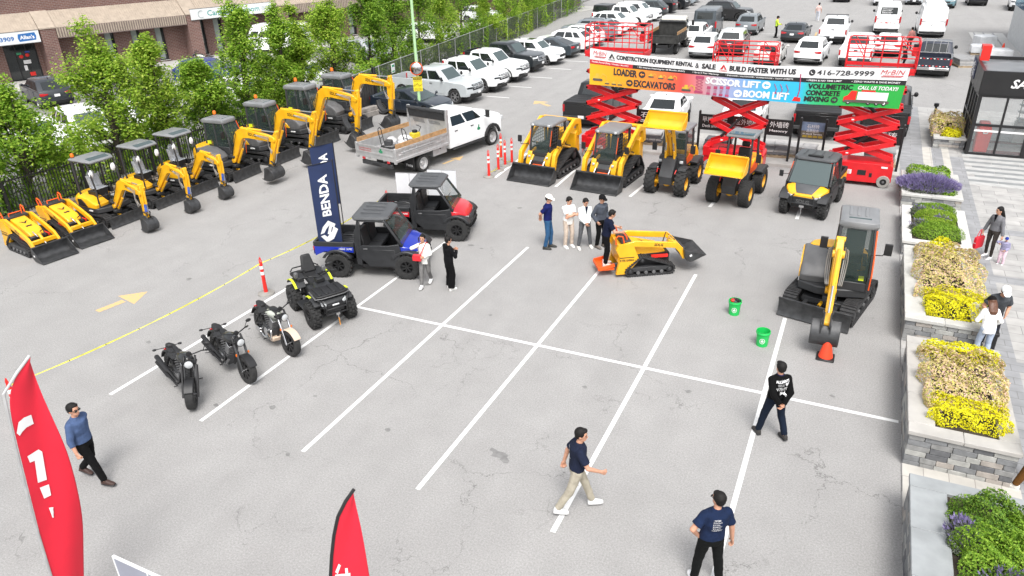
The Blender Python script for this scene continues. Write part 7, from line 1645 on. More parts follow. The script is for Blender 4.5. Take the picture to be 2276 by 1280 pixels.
# --- scissor lifts and their banner
scissor_lift('red scissor lift at the left end of the long banner', (2.05, 16.25, 0), 0, 2.4, 5, 4.42, 1.1, 1.12, 2.5, .1, 'red scissor lifts')
scissor_lift('lowest red scissor lift behind the middle of the banner', (7.3, 16.25, 0), 0, 2.35, 3, 3.92, 1.1, 1.08, 2.3, 0., 'red scissor lifts')
scissor_lift('red scissor lift at the right end beside the lavender planter', (12.0, 16.25, 0), 0, 2.3, 5, 4.28, 1.1, 1.05, 2.3, .05, 'red scissor lifts')
def banner():
 BX0, BX1, y0 = 1.15, 13.02, 15.62; W = BX1-BX0
 q = lambda *a: [(p.x, p.z) for p in (GY(x, y, y0) for x, y in a)]
 tp = q((1314, 107), (1380, 118), (1470, 127), (1560, 135), (1640, 141), (1720, 146), (1845, 149), (2022, 152)); bt = q((1317, 188), (1440, 200), (1560, 210), (1640, 219), (1791, 231), (1998, 242))
 def ip(t, x):
  for a, b in zip(t, t[1:]):
   if x <= b[0]+1e-6 or b is t[-1]: k = (x-a[0])/(b[0]-a[0]); return a[1]+(b[1]-a[1])*k
  return t[-1][1]
 def P(u, v, l=0.):      # u along 0..1, v up 0..1
  x = BX0+u*W; zt, zb = ip(tp, x), ip(bt, x); y = y0+.035*sin(u*23)*(1-v)+.02*sin(u*9)
  return V((x-.1*u*(1-v), y-l, zb+(zt-zb)*v))
 m = MB(); n = 96
 m0 = bpy.data.materials.new('banner_print'); m0.use_nodes = True; nt = m0.node_tree; b = nt.nodes['Principled BSDF']; b.inputs['Roughness'].default_value = .55
 tc = nt.nodes.new('ShaderNodeTexCoord'); sp = nt.nodes.new('ShaderNodeSeparateXYZ'); nt.links.new(tc.outputs['Object'], sp.inputs[0]); mr = nt.nodes.new('ShaderNodeMapRange'); mr.inputs['From Min'].default_value = BX0; mr.inputs['From Max'].default_value = BX1; nt.links.new(sp.outputs['X'], mr.inputs['Value']); cr = nt.nodes.new('ShaderNodeValToRGB'); nt.links.new(mr.outputs['Result'], cr.inputs['Fac']); nt.links.new(cr.outputs['Color'], b.inputs['Base Color'])
 stops = [(0, '#e8b020'), (.13, '#eca024'), (.25, '#e87838'), (.325, '#dc5048'), (.385, '#d08088'), (.435, '#b09cac'), (.48, '#98a0c4'), (.53, '#78a0d0'), (.60, '#38b0dc'), (.70, '#30b4dc'), (.74, '#34b480'), (.79, '#2cac50'), (1, '#24a03c')]
 while len(cr.color_ramp.elements) < len(stops): cr.color_ramp.elements.new(.5)
 for e, (p, c) in zip(cr.color_ramp.elements, stops): e.position = p
 for e, (p, c) in zip(cr.color_ramp.elements, stops): e.position = p; e.color = col4(c)
 BK = mat('banner_black', (.012, .012, .014), .6); BW = mat('banner_white', (.74, .74, .74), .6, 0, .03); BR = mat('banner_red', (.52, .02, .03), .6); TX = mat('banner_text', (.03, .03, .035), .6)
 def strip(u0, u1, v0, v1, mm, l):
  k = max(1, int((u1-u0)*n));
  for i in range(k):
   a, c = u0+(u1-u0)*i/k, u0+(u1-u0)*(i+1)/k; m.add([P(a, v0, l), P(c, v0, l), P(c, v1, l), P(a, v1, l)], [(0, 1, 2, 3)], mm)
 strip(0, 1, 0, .60, m0, 0); strip(0, 1, .60, 1, BW, 0); strip(0, 1, 0, 1, BW, -.006); strip(.15, 1, .585, .70, BK, .006); strip(0, .155, .585, .70, BR, .008)
 def tx(s, u, u1, v, h, mm, bold=.03, shear=0., l=.012): letter(m, s, (0, 0, 0), (1, 0, 0), (0, 0, 1), mm, w=u1-u, h=h, bold=bold, shear=shear, fn=lambda a, c: P(u+a, v+c, l))
 def big(s, u, u1, v, h, mm, b=.035):
  for du in (-.0005, .0005): tx(s, u+du, u1+du, v, h, mm, b, 0., .012+du)
 for u, u1 in ((.012, .06), (.925, .99)): tx('MrBIN', u, u1, .84, .11, BR, 0., .2); m.add([P(u+.002, .775, .012), P(u1-.008, .775, .012), P(u1, .815, .012), P(u+.008, .815, .012)], [(0, 1, 2, 3)], BR); tx('EQUIPMENT RENTAL', u+.006, u1-.006, .782, .024, BW, .0, 0, .016)
 for u, mm in ((.068, TX), (.449, BR)): m.add([P(u, .80, .012), P(u+.008, .80, .012), P(u+.012, .88, .012), P(u+.016, .80, .012), P(u+.022, .80, .012), P(u+.011, .95, .012)], [(0, 1, 5), (1, 2, 5), (2, 3, 5), (3, 4, 5)], mm)
 tx('SDLG', .067, .091, .745, .035, TX); tx('LGMG', .448, .472, .745, .035, BR)
 big('CONSTRCTION EQUIPMENT RENTAL', .096, .36, .775, .155, TX); tx('&', .368, .381, .775, .15, TX, .01); big('SALE', .39, .435, .775, .155, TX); big('BUILD FASTER WITH US', .48, .684, .775, .155, TX)
 m.add([P(.732+.0095*cos(a), .85+.085*sin(a), .012) for a in [2*pi*i/16 for i in range(16)]], [tuple(range(16))], TX); m.tube([P(.728, .875, .014), P(.7295, .835, .014), P(.735, .815, .014)], .012, 4, BW); tx('416-728-9999', .746, .908, .785, .135, TX, .02)
 tx('Flexible Rental (Daily / Weekly / Monthly)', .008, .14, .615, .055, BW, .02); tx('• 0% Interest Financing for 48 Months (DAC)', .172, .335, .615, .055, BW, .02); tx('• Up to 5-Year Warranty', .36, .448, .615, .055, BW, .02); tx('• INDOOR / OUTDOOR / WAREHOUSE / TIGHT JOBSITE', .47, .68, .62, .05, BW, .02); tx('• FRESH & NO TIME LIMIT', .72, .822, .62, .045, BW, .02); tx('• ZERO WASTE & SAVE MONEY', .85, .985, .62, .045, BW, .02)
 big('LOADER', .088, .172, .335, .21, TX); big('EXCAVATORS', .163, .308, .06, .21, TX); big('SCISSOR LIFT', .408, .583, .34, .20, BW); big('BOOM LIFT', .535, .676, .06, .21, BW)
 big('VOLUMETRIC', .728, .858, .415, .14, BK); big('CONCRETE', .726, .825, .245, .14, BK); big('MIXING', .724, .797, .08, .14, BK); tx('CALL US TODAY!!', .872, .984, .44, .10, BW, .03, .25)
 def disc(u, v, r, mm, am, d):
  rr = r*1.45/W
  m.add([P(u+rr*cos(a), v+r*sin(a), .012) for a in [2*pi*i/18 for i in range(18)]], [tuple(range(18))], mm); k = d*rr*.6
  m.add([P(u+k, v, .016), P(u+k*.1, v+r*.5, .016), P(u+k*.1, v+r*.16, .016), P(u-k, v+r*.16, .016), P(u-k, v-r*.16, .016), P(u+k*.1, v-r*.16, .016), P(u+k*.1, v-r*.5, .016)], [(0, 1, 2, 3, 4, 5, 6)], am)
 disc(.190, .44, .10, TX, m0, -1); disc(.147, .155, .10, TX, m0, 1); disc(.602, .445, .11, BW, m0, -1); disc(.517, .155, .11, BW, m0, 1); disc(.813, .145, .085, TX, m0, 1)
 # little machine pictures
 Y = mat('print_yellow', (.62, .42, .05)); DK = mat('print_dark', (.10, .085, .075)); PU = mat('print_magenta', (.42, .06, .14))
 def pic(u, v, s, c1=Y, c2=DK):
  m.add([P(u+a*s/W, v+c*s/1.45, .012) for a, c in ((-.3, .0), (.3, .0), (.36, .08), (.3, .16), (-.3, .16), (-.36, .08))], [tuple(range(6))], c2); m.add([P(u+a*s/W, v+c*s/1.45, .013) for a, c in ((-.3, .16), (.16, .16), (.1, .5), (-.12, .5), (-.16, .3), (-.3, .3))], [tuple(range(6))], c1)
  m.add([P(u+a*s/W, v+c*s/1.45, .013) for a, c in ((.12, .2), (.34, .56), (.62, .40), (.64, .12), (.58, .12), (.56, .36), (.34, .46), (.2, .2))], [tuple(range(8))], c1)
 for u, v, s in ((.03, .12, .62), (.065, .05, .3), (.09, .05, .3), (.112, .05, .3), (.222, .38, .34), (.256, .36, .34), (.29, .35, .38), (.345, .06, .55)): pic(u, v, s)
 def lift(u, v, h, wd):
  for k in range(4):
   for sg in (-1, 1): m.add([P(u+sg*wd/W*q, v+(k+(q+1)/2+dz)*h/4/1.45, .012) for q, dz in ((-1, 0), (1, 0), (1, .16), (-1, .16))], [(0, 1, 2, 3)], PU)
  m.add([P(u+a*wd/W, v+c/1.45, .012) for a, c in ((-1.2, -.09), (1.2, -.09), (1.2, 0), (-1.2, 0))], [(0, 1, 2, 3)], PU); m.add([P(u+a*wd/W, v+c/1.45, .012) for a, c in ((-1.2, h+.03), (1.2, h+.03), (1.2, h+.15), (-1.2, h+.15))], [(0, 1, 2, 3)], PU)
 lift(.388, .10, .5, .14); lift(.421, .09, .12, .06); lift(.443, .09, .15, .06); lift(.463, .09, .18, .06); lift(.483, .09, .2, .06)
 for u in (.632, .65, .668): m.tube([P(u, .26, .01), P(u+.004, .34, .01), P(u-.006, .5, .01)], .012, 4, PU); m.add([P(u-.006, .22, .012), P(u+.006, .22, .012), P(u+.004, .27, .012), P(u-.004, .27, .012)], [(0, 1, 2, 3)], PU)
 m.add([P(.702+a, v, .012) for a, v in ((-.014, .06), (.012, .06), (.01, .16), (-.008, .18))], [(0, 1, 2, 3)], REDP); m.tube([P(.702, .15, .01), P(.705, .35, .01), P(.702, .62, .01), P(.699, .80, .01)], .02, 4, PU)
 def mixer(a, c, mm, l=.012): m.add([P(.838+x*.13, .06+z*.36, l) for x, z in zip(a, c)], [tuple(range(len(a)))], mm)
 mixer((0, 1, 1, 0), (.12, .12, .3, .3), DK); mixer((0, .27, .27, .14, .08, 0), (.22, .22, .95, .95, .62, .5), REDP, .014); mixer((.29, .95, .95, .29), (.32, .32, .9, .9), BW, .014); mixer((.36, .66, .66, .36), (.85, .85, 1.02, 1.02), REDP, .015); mixer((.36, .8, .8, .36), (.4, .4, .7, .7), mat('print_grey', (.4, .42, .45)), .015)
 for x in (.12, .56, .74, .9): m.add([P(.838+.13*x+.0065*cos(a), .06+.05+.06*sin(a), .017) for a in [2*pi*i/12 for i in range(12)]], [tuple(range(12))], BK); m.add([P(.838+.13*x+.0035*cos(a), .06+.05+.032*sin(a), .02) for a in [2*pi*i/12 for i in range(12)]], [tuple(range(12))], BW)
 o = tag(m.build('banner', smooth=0), 'long printed rental banner stretched across the red scissor lifts', 'banner')
banner()
# --- product signs on black posts behind the kerb
def product_sign(x0, x1, label, draw, c=BLK, y=17.75, z0=1.05, z1=1.72):
 t = thing('product_sign', label, 'sign', (x0, y, .1), 0, 'product signs on black posts'); w = x1-x0; m = MB(c); m.box(.04, w-.04, -.02, .02, z0, z1); draw(m, w); m.build('panel', t, smooth=0)
 for x in (0, w): p = MB(BLK); p.box(x-.045, x+.045, -.045, .045, 0, 1.85); p.box(x-.03, x+.03, -.03, .03, 1.85, 1.88, MGR); p.build('post', t, .006)
def two(a, b): return lambda m, w: (letter(m, a, (.14, -.021, 1.38), (1, 0, 0), (0, 0, 1), WHT, w=w-.26, h=.25, bold=.0), letter(m, b, (.14, -.021, 1.17), (1, 0, 0), (0, 0, 1), WHT, w=w-.28, h=.13, bold=.02))
def sx(px, py): return GY(px, py, 17.75).x
product_sign(sx(1418, 238), sx(1532, 246), 'black sign half hidden by the raised yellow bucket', two('石材供应', 'Stone'))
product_sign(sx(1557, 247), sx(1612, 252)+.25, 'black sign with white lettering about decks and fences', two('甲板与围栏', 'Deck and Fence'))
product_sign(sx(1630, 253), sx(1686, 262)+.1, 'brown sign seen through the arms of the middle scissor lift', two('室外地板', 'Timber'), mat('sign_brown', (.07, .012, .010), .5))
product_sign(sx(1706, 258), sx(1762, 268), 'black sign with three large white characters beside the yellow utility vehicle', two('外墙砖', 'Masonry'))
def d5(m, w):
 m.box(.05, w-.05, -.024, -.02, 1.35, 1.71, mat('print_sky', (.16, .22, .33), .5, 0, .4, 4.)); m.box(.05, w-.05, -.024, -.02, 1.06, 1.35, mat('print_house', (.13, .11, .08), .5, 0, .6, 9.)); letter(m, '石材砖', (.25, -.026, 1.46), (1, 0, 0), (0, 0, 1), WHT, w=w-.5, h=.16, bold=0.); letter(m, '品质服务', (.25, -.026, 1.3), (1, 0, 0), (0, 0, 1), WHT, w=w-.5, h=.13, bold=0.); letter(m, 'In stock Service', (.12, -.026, 1.2), (1, 0, 0), (0, 0, 1), WHT, w=w-.24, h=.07)
 for k in range(4): m.box(.12+.2*k, .28+.2*k, -.027, -.024, 1.08, 1.17, mat('print_gold', (.40, .28, .03)))
product_sign(sx(1782, 266), sx(1838, 273), 'sign with a picture of clouds and houses behind the yellow utility vehicle', d5)
product_sign(sx(1900, 275), sx(2011, 284), 'black sign hidden behind the right scissor lift', lambda m, w: letter(m, '石砖', (w*.5, -.021, 1.3), (1, 0, 0), (0, 0, 1), WHT, w=w*.38, h=.24, bold=.0))
# --- stone on pallets under the signs
PAL = [mat('paving_stone_'+n, c, .8, 0, .15, 5.) for n, c in (('pale', (.42, .41, .40)), ('mid', (.27, .27, .27)), ('dark', (.15, .15, .16)))]; WOOD = mat('pallet_wood', (.34, .26, .17), .85, 0, .25, 5.)
def pallet(label, x, y, rz, lx, ly, layers, mi, seed=0, cover=None, z=0.10, group='stone on pallets behind the signs'):
 random.seed(seed); t = thing('stone_pallet', label, 'pallet', (x, y, z), rz, group); m = MB(WOOD)
 for k in range(3): m.box(-lx/2, lx/2, -ly/2+(ly-.1)*k/2, -ly/2+.1+(ly-.1)*k/2, 0, .09)
 for k in range(6): m.box(-lx/2+(lx-.1)*k/5, -lx/2+.1+(lx-.1)*k/5, -ly/2, ly/2, .09, .12)
 m.build('pallet_base', t); s = MB(); h = .12
 for L in range(layers):
  th = random.uniform(.06, .11); j = lambda: random.uniform(-.03, .03); n = random.choice((1, 2, 2, 3)); s.use(PAL[(mi+(L % 3 == 1)) % 3]); x0 = -lx/2+.05+j(); wd = (lx-.12)/n
  for q in range(n): s.box(x0+wd*q, x0+wd*(q+1)-.015, -ly/2+.04+j(), ly/2-.05+j(), h, h+th-.008)
  h += th
 s.build('slabs', t, .006)
 if cover: c = MB(mat('white_wrap', (.62, .63, .64), .35, 0, .12, 3., bump=.3, bscale=9)); c.loft([[(a*(lx/2+.02-i), b*(ly/2+.02-i), zz) for a, b in ((-1, -1), (1, -1), (1, 1), (-1, 1))] for zz, i in ((.14, 0), (h, -.01), (h+.05, .08), (h+.07, .3))]); c.build('plastic_wrap', t, .02)
for i, (x, y, a) in enumerate(((4.5, 18.6, 6), (6.2, 18.7, 5), (8.6, 18.55, 5), (9.7, 18.8, 4), (12.7, 18.7, 6), (3.1, 18.7, 5))):
 pallet(('grey stone pallet behind the raised bucket', 'pale stone slabs stacked behind the deck sign', 'grey stone pallet under the three character sign', 'low pale stone stack between the two right signs', 'dark stone pallet behind the right scissor lift', 'stone pallet half hidden behind the right track loader')[i], x, y, .1*(i % 3-1), 1.25, .9, a, i % 3, i)
# --- delineator posts, tape, cones, buckets
def delineator(p, label):
 t = thing('delineator_post', label, 'bollard', p, 0, 'red and white delineator posts'); m = MB(mat('rubber_base', (.25, .24, .22), .9, 0, .2)); m.lathe([(.24, 0), (.235, .03), (.1, .06), (.001, .062)], (0, 0, 0), 'z', 20); m.build('base', t)
 m = MB(REDP); m.lathe([(.058, .06), (.05, .42), (.05, .60), (.05, .72), (.05, .84), (.048, .94), (.03, .98)], (0, 0, 0), 'z', 14); m.lathe([(.055, .60), (.055, .70)], n=14, ax='z', m=WHT); m.lathe([(.055, .78), (.055, .88)], n=14, ax='z', m=WHT); m.use(REDP); m.tube([(-.03, 0, .96), (-.035, 0, 1.05), (0, 0, 1.13), (.035, 0, 1.05), (.03, 0, .96)], .016, 6); m.build('tube', t)
DP = [(G(592, 652), 'delineator post standing alone beside the quad bike'), (G(858, 425, 1.1)*1., 'delineator post showing only its tip behind the red utility vehicle'), (G(1087, 393), 'nearest delineator post of the taped group'), (G(1108, 379), 'second nearest delineator post of the taped group'), (G(1114, 352), 'farthest delineator post at the back of the taped group'), (G(1123, 368), 'middle delineator post of the taped group'), (G(1138, 363), 'rightmost delineator post by the track loader')]
pl = G(14, 846, 1.08); DP.append((V((pl.x, pl.y, 0)), 'delineator post cut by the left edge behind the red flag'))
for p, l in DP: delineator((p.x, p.y, 0), l)
TAPE = mat('caution_tape', (.62, .58, .06), .5, 0, .25, 6.)
def tape(a, b, label, sag=.12, z=(.95, .95)):
 m = MB(TAPE); n = 16; a = V((a.x, a.y, z[0])); b = V((b.x, b.y, z[1])); L = []
 for i in range(n+1): f = i/n; c = a+(b-a)*f-V((0, 0, sag*4*f*(1-f))); tw = .9+.5*sin(f*17); L.append((c-V((0, 0, .017*cos(tw)))+V((.012*sin(tw), -.01*sin(tw), 0)), c+V((0, 0, .017*cos(tw)))-V((.012*sin(tw), -.01*sin(tw), 0))))
 for i in range(n): m.quad(L[i][0], L[i+1][0], L[i+1][1], L[i][1])
 for i in range(1, n, 1):
  if i % 2: c = (L[i][0]+L[i][1])/2; d = (L[i+1][0]-L[i][0]).normalized(); m.cb(c, (.03, .012, .02), BLK)
 tag(m.build('caution_tape'), label, 'tape', 'yellow caution tape')
tape(DP[7][0], DP[0][0], 'yellow caution tape running from the left edge to the lone post', .16); tape(DP[0][0], DP[1][0], 'yellow caution tape passing behind the navy flags', .14)
for i, (a, b) in enumerate(((2, 3), (3, 5), (5, 6), (4, 3))): tape(DP[a][0], DP[b][0], ('tape between the two nearest posts of the group', 'tape crossing the middle of the post group', 'tape running to the rightmost post of the group', 'tape at the back of the post group')[i], .05, (.85, .1) if i % 2 else (.2, .15))
t = thing('traffic_cone', 'orange traffic cone under the bucket of the cab excavator', 'traffic cone', g2(1834, 795)); m = MB(mat('cone_orange', (.80, .06, .018), .5, 0, .08)); m.lathe([(.165, .04), (.10, .34), (.06, .45), (.001, .455)], (0, 0, 0), 'z', 20); m.build('cone', t); m = MB(BLK); m.box(-.2, .2, -.2, .2, 0, .045); m.build('base', t, .02)
BG = mat('bucket_green', (.012, .46, .09), .4, 0, .06)
for i, (px, py) in enumerate(((1631, 697), (1693, 766))):
 t = thing('plastic_bucket', ('green plastic bucket filled with dark and red gear', 'empty green plastic bucket beside the white line')[i], 'bucket', g2(px, py), 0, 'green plastic buckets'); m = MB(BG); m.lathe([(.001, .005), (.135, 0), (.155, .33), (.172, .335), (.172, .36), (.158, .38), (.166, .40), (.155, .40), (.15, .33), (.13, .02), (.001, .02)], (0, 0, 0), 'z', 24)
 c = (CPOS-t.location); a = atan2(c.y, c.x); T = Matrix.Rotation(a, 4, 'Z')
 for q in range(20): m.add([T @ V((.1475*cos(s)*1.0+.004, .1475*sin(s), .18+z)) for s, z in ((0, 0),)], [])
 pts = []
 for q in range(16):
  f = 2*pi*q/16; y = .065*cos(f); z = .075*sin(f); f2 = 2*pi*(q+1)/16; y2, z2 = .065*cos(f2), .075*sin(f2); k = .8
  X = lambda y, z: T @ V((sqrt((.135+.02*(.17+z)/.33+.004)**2-y*y), y, .17+z)); m.add([X(y, z), X(y2, z2), X(y2*k, z2*k), X(y*k, z*k)], [(0, 1, 2, 3)], WHT)
 m.add([X(-.028, -.03), X(.03, -.03), X(.034, .0), X(0, .045), X(-.034, .0)], [(0, 1, 2, 3, 4)], WHT); m.build('pail', t)
 h = MB(ALU); h.tube([(cos(s)*.17, sin(s)*.03-.05*sin(s), .37-.12*sin(s)) for s in [pi*q/10 for q in range(11)]], .005, 5); h.build('handle', t)
 if i == 0: b = MB(DGR); b.ball((.0, .02, .36), (.13, .12, .09), n=10); b.ball((-.06, -.04, .40), (.06, .06, .05), REDP, 8); b.ball((.05, -.03, .42), (.06, .05, .06), BLK, 8); tag(b.build('work_gloves', loc=t.location), 'dark and red work gloves heaped in the green bucket', 'gloves')
# --- light pole with mirror and warning sign
lp = thing('light_pole', 'pale green painted light pole beside the dump truck', 'light pole', g2(935, 262)); m = MB(mat('pole_green', (.40, .62, .34), .5, 0, .08)); m.tube([(0, 0, 0), (0, 0, 8)], [.085, .065], 10); m.build('pole', lp); m = MB(CONC); m.cyl((0, 0, .2), .26, .4, 'z', 16); m.build('footing', lp, .01); m = MB(MGR); m.box(-.05, 1.1, -.12, .12, 8, 8.15); m.build('lamp_head', lp, .03)
ca = atan2(CPOS.y-lp.location.y, CPOS.x-lp.location.x)
t = thing('convex_mirror', 'round convex traffic mirror with a red rim on the light pole', 'mirror', (lp.location.x, lp.location.y, 2.62), ca-.15); m = MB(CHR); m.lathe([(.001, .2), (.12, .19), (.24, .16), (.31, .11)], (0, 0, 0), 'x', 24); m.build('mirror_face', t); m = MB(ORA); m.lathe([(.29, .08), (.34, .08), (.34, .14), (.31, .14)], (0, 0, 0), 'x', 24); m.tube([(0, 0, 0), (.1, 0, 0)], .03, 6, BLK); m.build('rim', t)
t = thing('warning_sign', 'yellow warning sign fixed to the light pole below the mirror', 'sign', (lp.location.x, lp.location.y, 0), ca-.1); m = MB(mat('warn_yellow', (.72, .58, .02), .5, 0, .05)); m.box(.09, .10, -.24, .24, 1.45, 2.2); m.box(.10, .104, -.22, .22, 2.05, 2.17, BLK); letter(m, 'WARNING', (.104, -.2, 2.075), (0, 1, 0), (0, 0, 1), MATS['warn_yellow'], w=.4, h=.07); letter(m, 'CONSTRUCTION', (.10, -.2, 1.96), (0, 1, 0), (0, 0, 1), BLK, w=.4, h=.05)
for a, b in (((-.15, 1.72), (-.02, 1.86)), ((-.02, 1.86), (.08, 1.72)), ((.08, 1.72), (.2, 1.80)), ((-.2, 1.70), (-.15, 1.84))): m.beam((.103, *a), (.103, *b), .012, .03, BLK, up=(1, 0, 0))
letter(m, 'KEEP OUT AREA', (.10, -.18, 1.56), (0, 1, 0), (0, 0, 1), BLK, w=.36, h=.04); letter(m, 'NO TRESPASSING', (.10, -.18, 1.49), (0, 1, 0), (0, 0, 1), BLK, w=.36, h=.04); m.build('panel', t)
# --- navy flags on poles and white boards
NAVY = mat('flag_navy', (.010, .022, .075), .7, 0, .15, 3., bump=.25, bscale=6)
def navy_flag(p, rz, z0, z1, w, label, logo):
 t = thing('navy_flag', label, 'flag', p, rz, 'navy sail flags'); m = MB(BLK); m.tube([(0, 0, 0), (0, 0, z1-p[2]+.05)], .016, 6); m.tube([(0, 0, z1-p[2]), (-w, 0, z1-.14-p[2])], .010, 6); m.build('pole', t)
 H = z1-z0; n = 14; m = MB(NAVY); zz = z0-p[2]
 def P(u, v, l=0.): return V((-w+u*w, .03*sin(v*7+u*3)*u*(1-u)*4-l, zz+v*H-.14*(1-u)))
 for i in range(8):
  for j in range(n):
   for s in (0, 1):
    l = .004*s; q = [P(i/8, j/n, l), P((i+1)/8, j/n, l), P((i+1)/8, (j+1)/n, l), P(i/8, (j+1)/n, l)]; m.add(q if s else q[::-1], [(0, 1, 2, 3)])
 # lettering reads upwards
 letter(m, 'BENDA', (0, 0, 0), (1, 0, 0), (0, 0, 1), WHT, w=.50, h=.34, bold=.03, fn=lambda a, b: P(.70-b*1.1, .36+a, .012))
 if logo:
  for pl_ in ([(.22, .13), (.40, .055), (.62, .08), (.80, .17), (.66, .205), (.60, .16), (.42, .11), (.34, .135)], [(.22, .15), (.32, .215), (.52, .27), (.74, .225), (.68, .19), (.54, .225), (.42, .19), (.34, .155)], [(.44, .14), (.56, .235), (.64, .22), (.52, .125)]): m.add([P(.5+(a-.51)*1.3, .165+(b-.165)*1.3, .013) for a, b in pl_], [tuple(range(len(pl_)))], WHT)
 m.build('flag_cloth', t, smooth=60)
f1 = G(764, 548, .88); navy_flag((f1.x, f1.y, .88), R_(24), 1.05, 3.5, .72, 'front navy flag with white lettering and emblem over the blue vehicle', True)
f2 = G(764, 520, .88); navy_flag((f2.x-.2, f2.y+.3, .0), R_(24), 1.75, 3.66, .72, 'navy flag half hidden behind the other one', False)
for i, (px, py, w, h, rz) in enumerate(((917, 478, 1.0, 1.55, R_(14)), (987, 470, 1.05, 1.55, R_(14)))):
 c = G(px, py); t = thing('white_board', ('white folding board behind the red vehicle, left one', 'white folding board behind the red vehicle roof, right one')[i], 'board', (c.x, c.y, 0), rz, 'white boards behind the red vehicle'); m = MB(mat('board_white', (.68, .69, .71), .5, 0, .05)); m.box(-w/2, -.01, -.015, .015, .05, h); m.box(.01, w/2, -.015, .015, .05, h); m.build('panel', t, .004); m = MB(ALU); m.box(-w/2, w/2, -.01, .012, h, h+.03); m.box(-w/2, w/2, -.2, .2, 0, .04); m.build('frame', t)
# --- the two red flags and the framed board near the camera
def near(px, py, d): return CPOS+(CAMF+CAMR*((px-1138)/CF)-CAMU*((py-640)/CF))*d
FR = mat('flag_red', (.66, .012, .035), .6, 0, .06, 2., bump=.15, bscale=5)
def red_flag(label, D, left, right, glyphs, poles, pm, curl=.05):
 "left / right: matching outline points down both edges of the cloth, as seen in the photograph, laid in the upright plane at distance D"
 P0 = near((left[0][0]+right[-1][0])/2, (left[0][1]+right[-1][1])/2, D); nn = V((CPOS.x-P0.x, CPOS.y-P0.y, 0)).normalized()
 nn = Matrix.Rotation(.35, 3, 'Z') @ nn
 def pl_(px, py, l=0.):
  d = CAMF*CF+CAMR*(px-1138)-CAMU*(py-640); return CPOS+d*((P0-CPOS).dot(nn)/d.dot(nn))+nn*l
 base = pl_(*poles[-1]); B = V((base.x, base.y, 0)); t = thing('feather_flag', label, 'flag', B, 0, 'red feather flags')
 m = MB(FR); n = 8; rows = []
 for (a, b) in zip(left, right):
  rows.append([pl_(a[0]+(b[0]-a[0])*i/n, a[1]+(b[1]-a[1])*i/n)+nn*(curl*sin(i/n*5+len(rows)*.9)*i/n)-B for i in range(n+1)])
 for j in range(len(rows)-1):
  for i in range(n): m.quad(rows[j][i], rows[j][i+1], rows[j+1][i+1], rows[j+1][i])
 o = m.build('flag_cloth', t, smooth=180); sb = o.modifiers.new('sub', 'SUBSURF'); sb.levels = sb.render_levels = 2; sd_ = o.modifiers.new('thick', 'SOLIDIFY'); sd_.thickness = .004
 g = MB(WHT)
 for poly in glyphs: g.add([pl_(x, y, .0)-B for x, y in poly], [tuple(range(len(poly)))])
 q = g.build('lettering', t, smooth=180)
 bmd = bmesh.new(); bmd.from_mesh(q.data); bmesh.ops.triangulate(bmd, faces=bmd.faces); bmesh.ops.subdivide_edges(bmd, edges=bmd.edges, cuts=3, use_grid_fill=True); bmd.to_mesh(q.data); bmd.free()
 w = q.modifiers.new('wrap', 'SHRINKWRAP'); w.target = o; w.wrap_mode = 'ABOVE_SURFACE'; w.offset = .012
 m = MB(pm); pp = [pl_(x, y)-B for x, y in poles]; pp.append(V((0, 0, 0))); m.tube(pp, .020, 8); m.box(-.3, .3, -.04, .04, 0, .03); m.box(-.04, .04, -.3, .3, 0, .03); m.build('pole', t)
Lf = [(66, 792), (38, 830), (14, 884), (36, 975), (58, 1065), (82, 1160), (105, 1250), (122, 1330)]; Rt = [(67, 793), (90, 868), (118, 935), (146, 1000), (166, 1070), (186, 1150), (189, 1225), (192, 1330)]
red_flag('tall red feather flag with white lettering at the left edge', 10.2, Lf, Rt, [[(36, 962), (40, 938), (52, 928), (70, 922), (76, 942), (58, 950), (48, 960), (43, 968)], [(60, 1014), (86, 999), (94, 1004), (104, 1066), (84, 1073), (77, 1024), (66, 1028)], [(88, 1084), (108, 1076), (113, 1100), (98, 1108)], [(108, 1128), (118, 1126), (122, 1148), (116, 1150)], [(121, 1160), (128, 1158), (132, 1180), (143, 1205), (157, 1243), (152, 1245), (138, 1222), (130, 1194)]], [(66, 790), (38, 828), (8, 876), (30, 975), (52, 1065), (78, 1165), (104, 1250), (128, 1330)], ALU)
Lf = [(785, 1092), (768, 1118), (752, 1150), (744, 1190), (739, 1235), (736, 1290), (735, 1350)]; Rt = [(787, 1094), (793, 1130), (800, 1165), (806, 1200), (814, 1245), (823, 1290), (832, 1350)]
red_flag('red feather flag with a black pole peeping up at the bottom edge', 8.6, Lf, Rt, [[(744, 1270), (752, 1252), (757, 1256), (750, 1275)], [(744, 1276), (800, 1270), (800, 1276), (744, 1284)], [(766, 1262), (772, 1261), (776, 1300), (769, 1300)], [(781, 1270), (787, 1269), (793, 1300), (786, 1300)], [(796, 1274), (802, 1272), (808, 1300), (802, 1300)]], [(787, 1087), (768, 1114), (751, 1148), (742, 1190), (737, 1235), (734, 1290), (733, 1350)], BLK, .03)
a_, b__, d_ = near(272, 1252, 8.6), near(385, 1288, 8.2), 0
t = thing('framed_board', 'grey framed panel board whose top edge shows at the bottom left', 'board', ((a_.x+b__.x)/2, (a_.y+b__.y)/2, 0), atan2(b__.y-a_.y, b__.x-a_.x)); zt = (a_.z+b__.z)/2; m = MB(mat('panel_grey', (.26, .27, .33), .3, 0, .08)); m.box(-.55, -.01, -.01, .01, zt-1.6, zt-.02); m.box(.01, .9, -.01, .01, zt-1.6, zt-.02); m.build('panel', t); m = MB(WHT); m.box(-.57, .92, -.015, .015, zt-.02, zt); m.box(-.57, -.55, -.015, .015, 0, zt-.02); m.box(.9, .92, -.015, .015, 0, zt-.02); m.box(-.01, .01, -.013, .013, zt-1.6, zt-.02); m.build('frame', t)
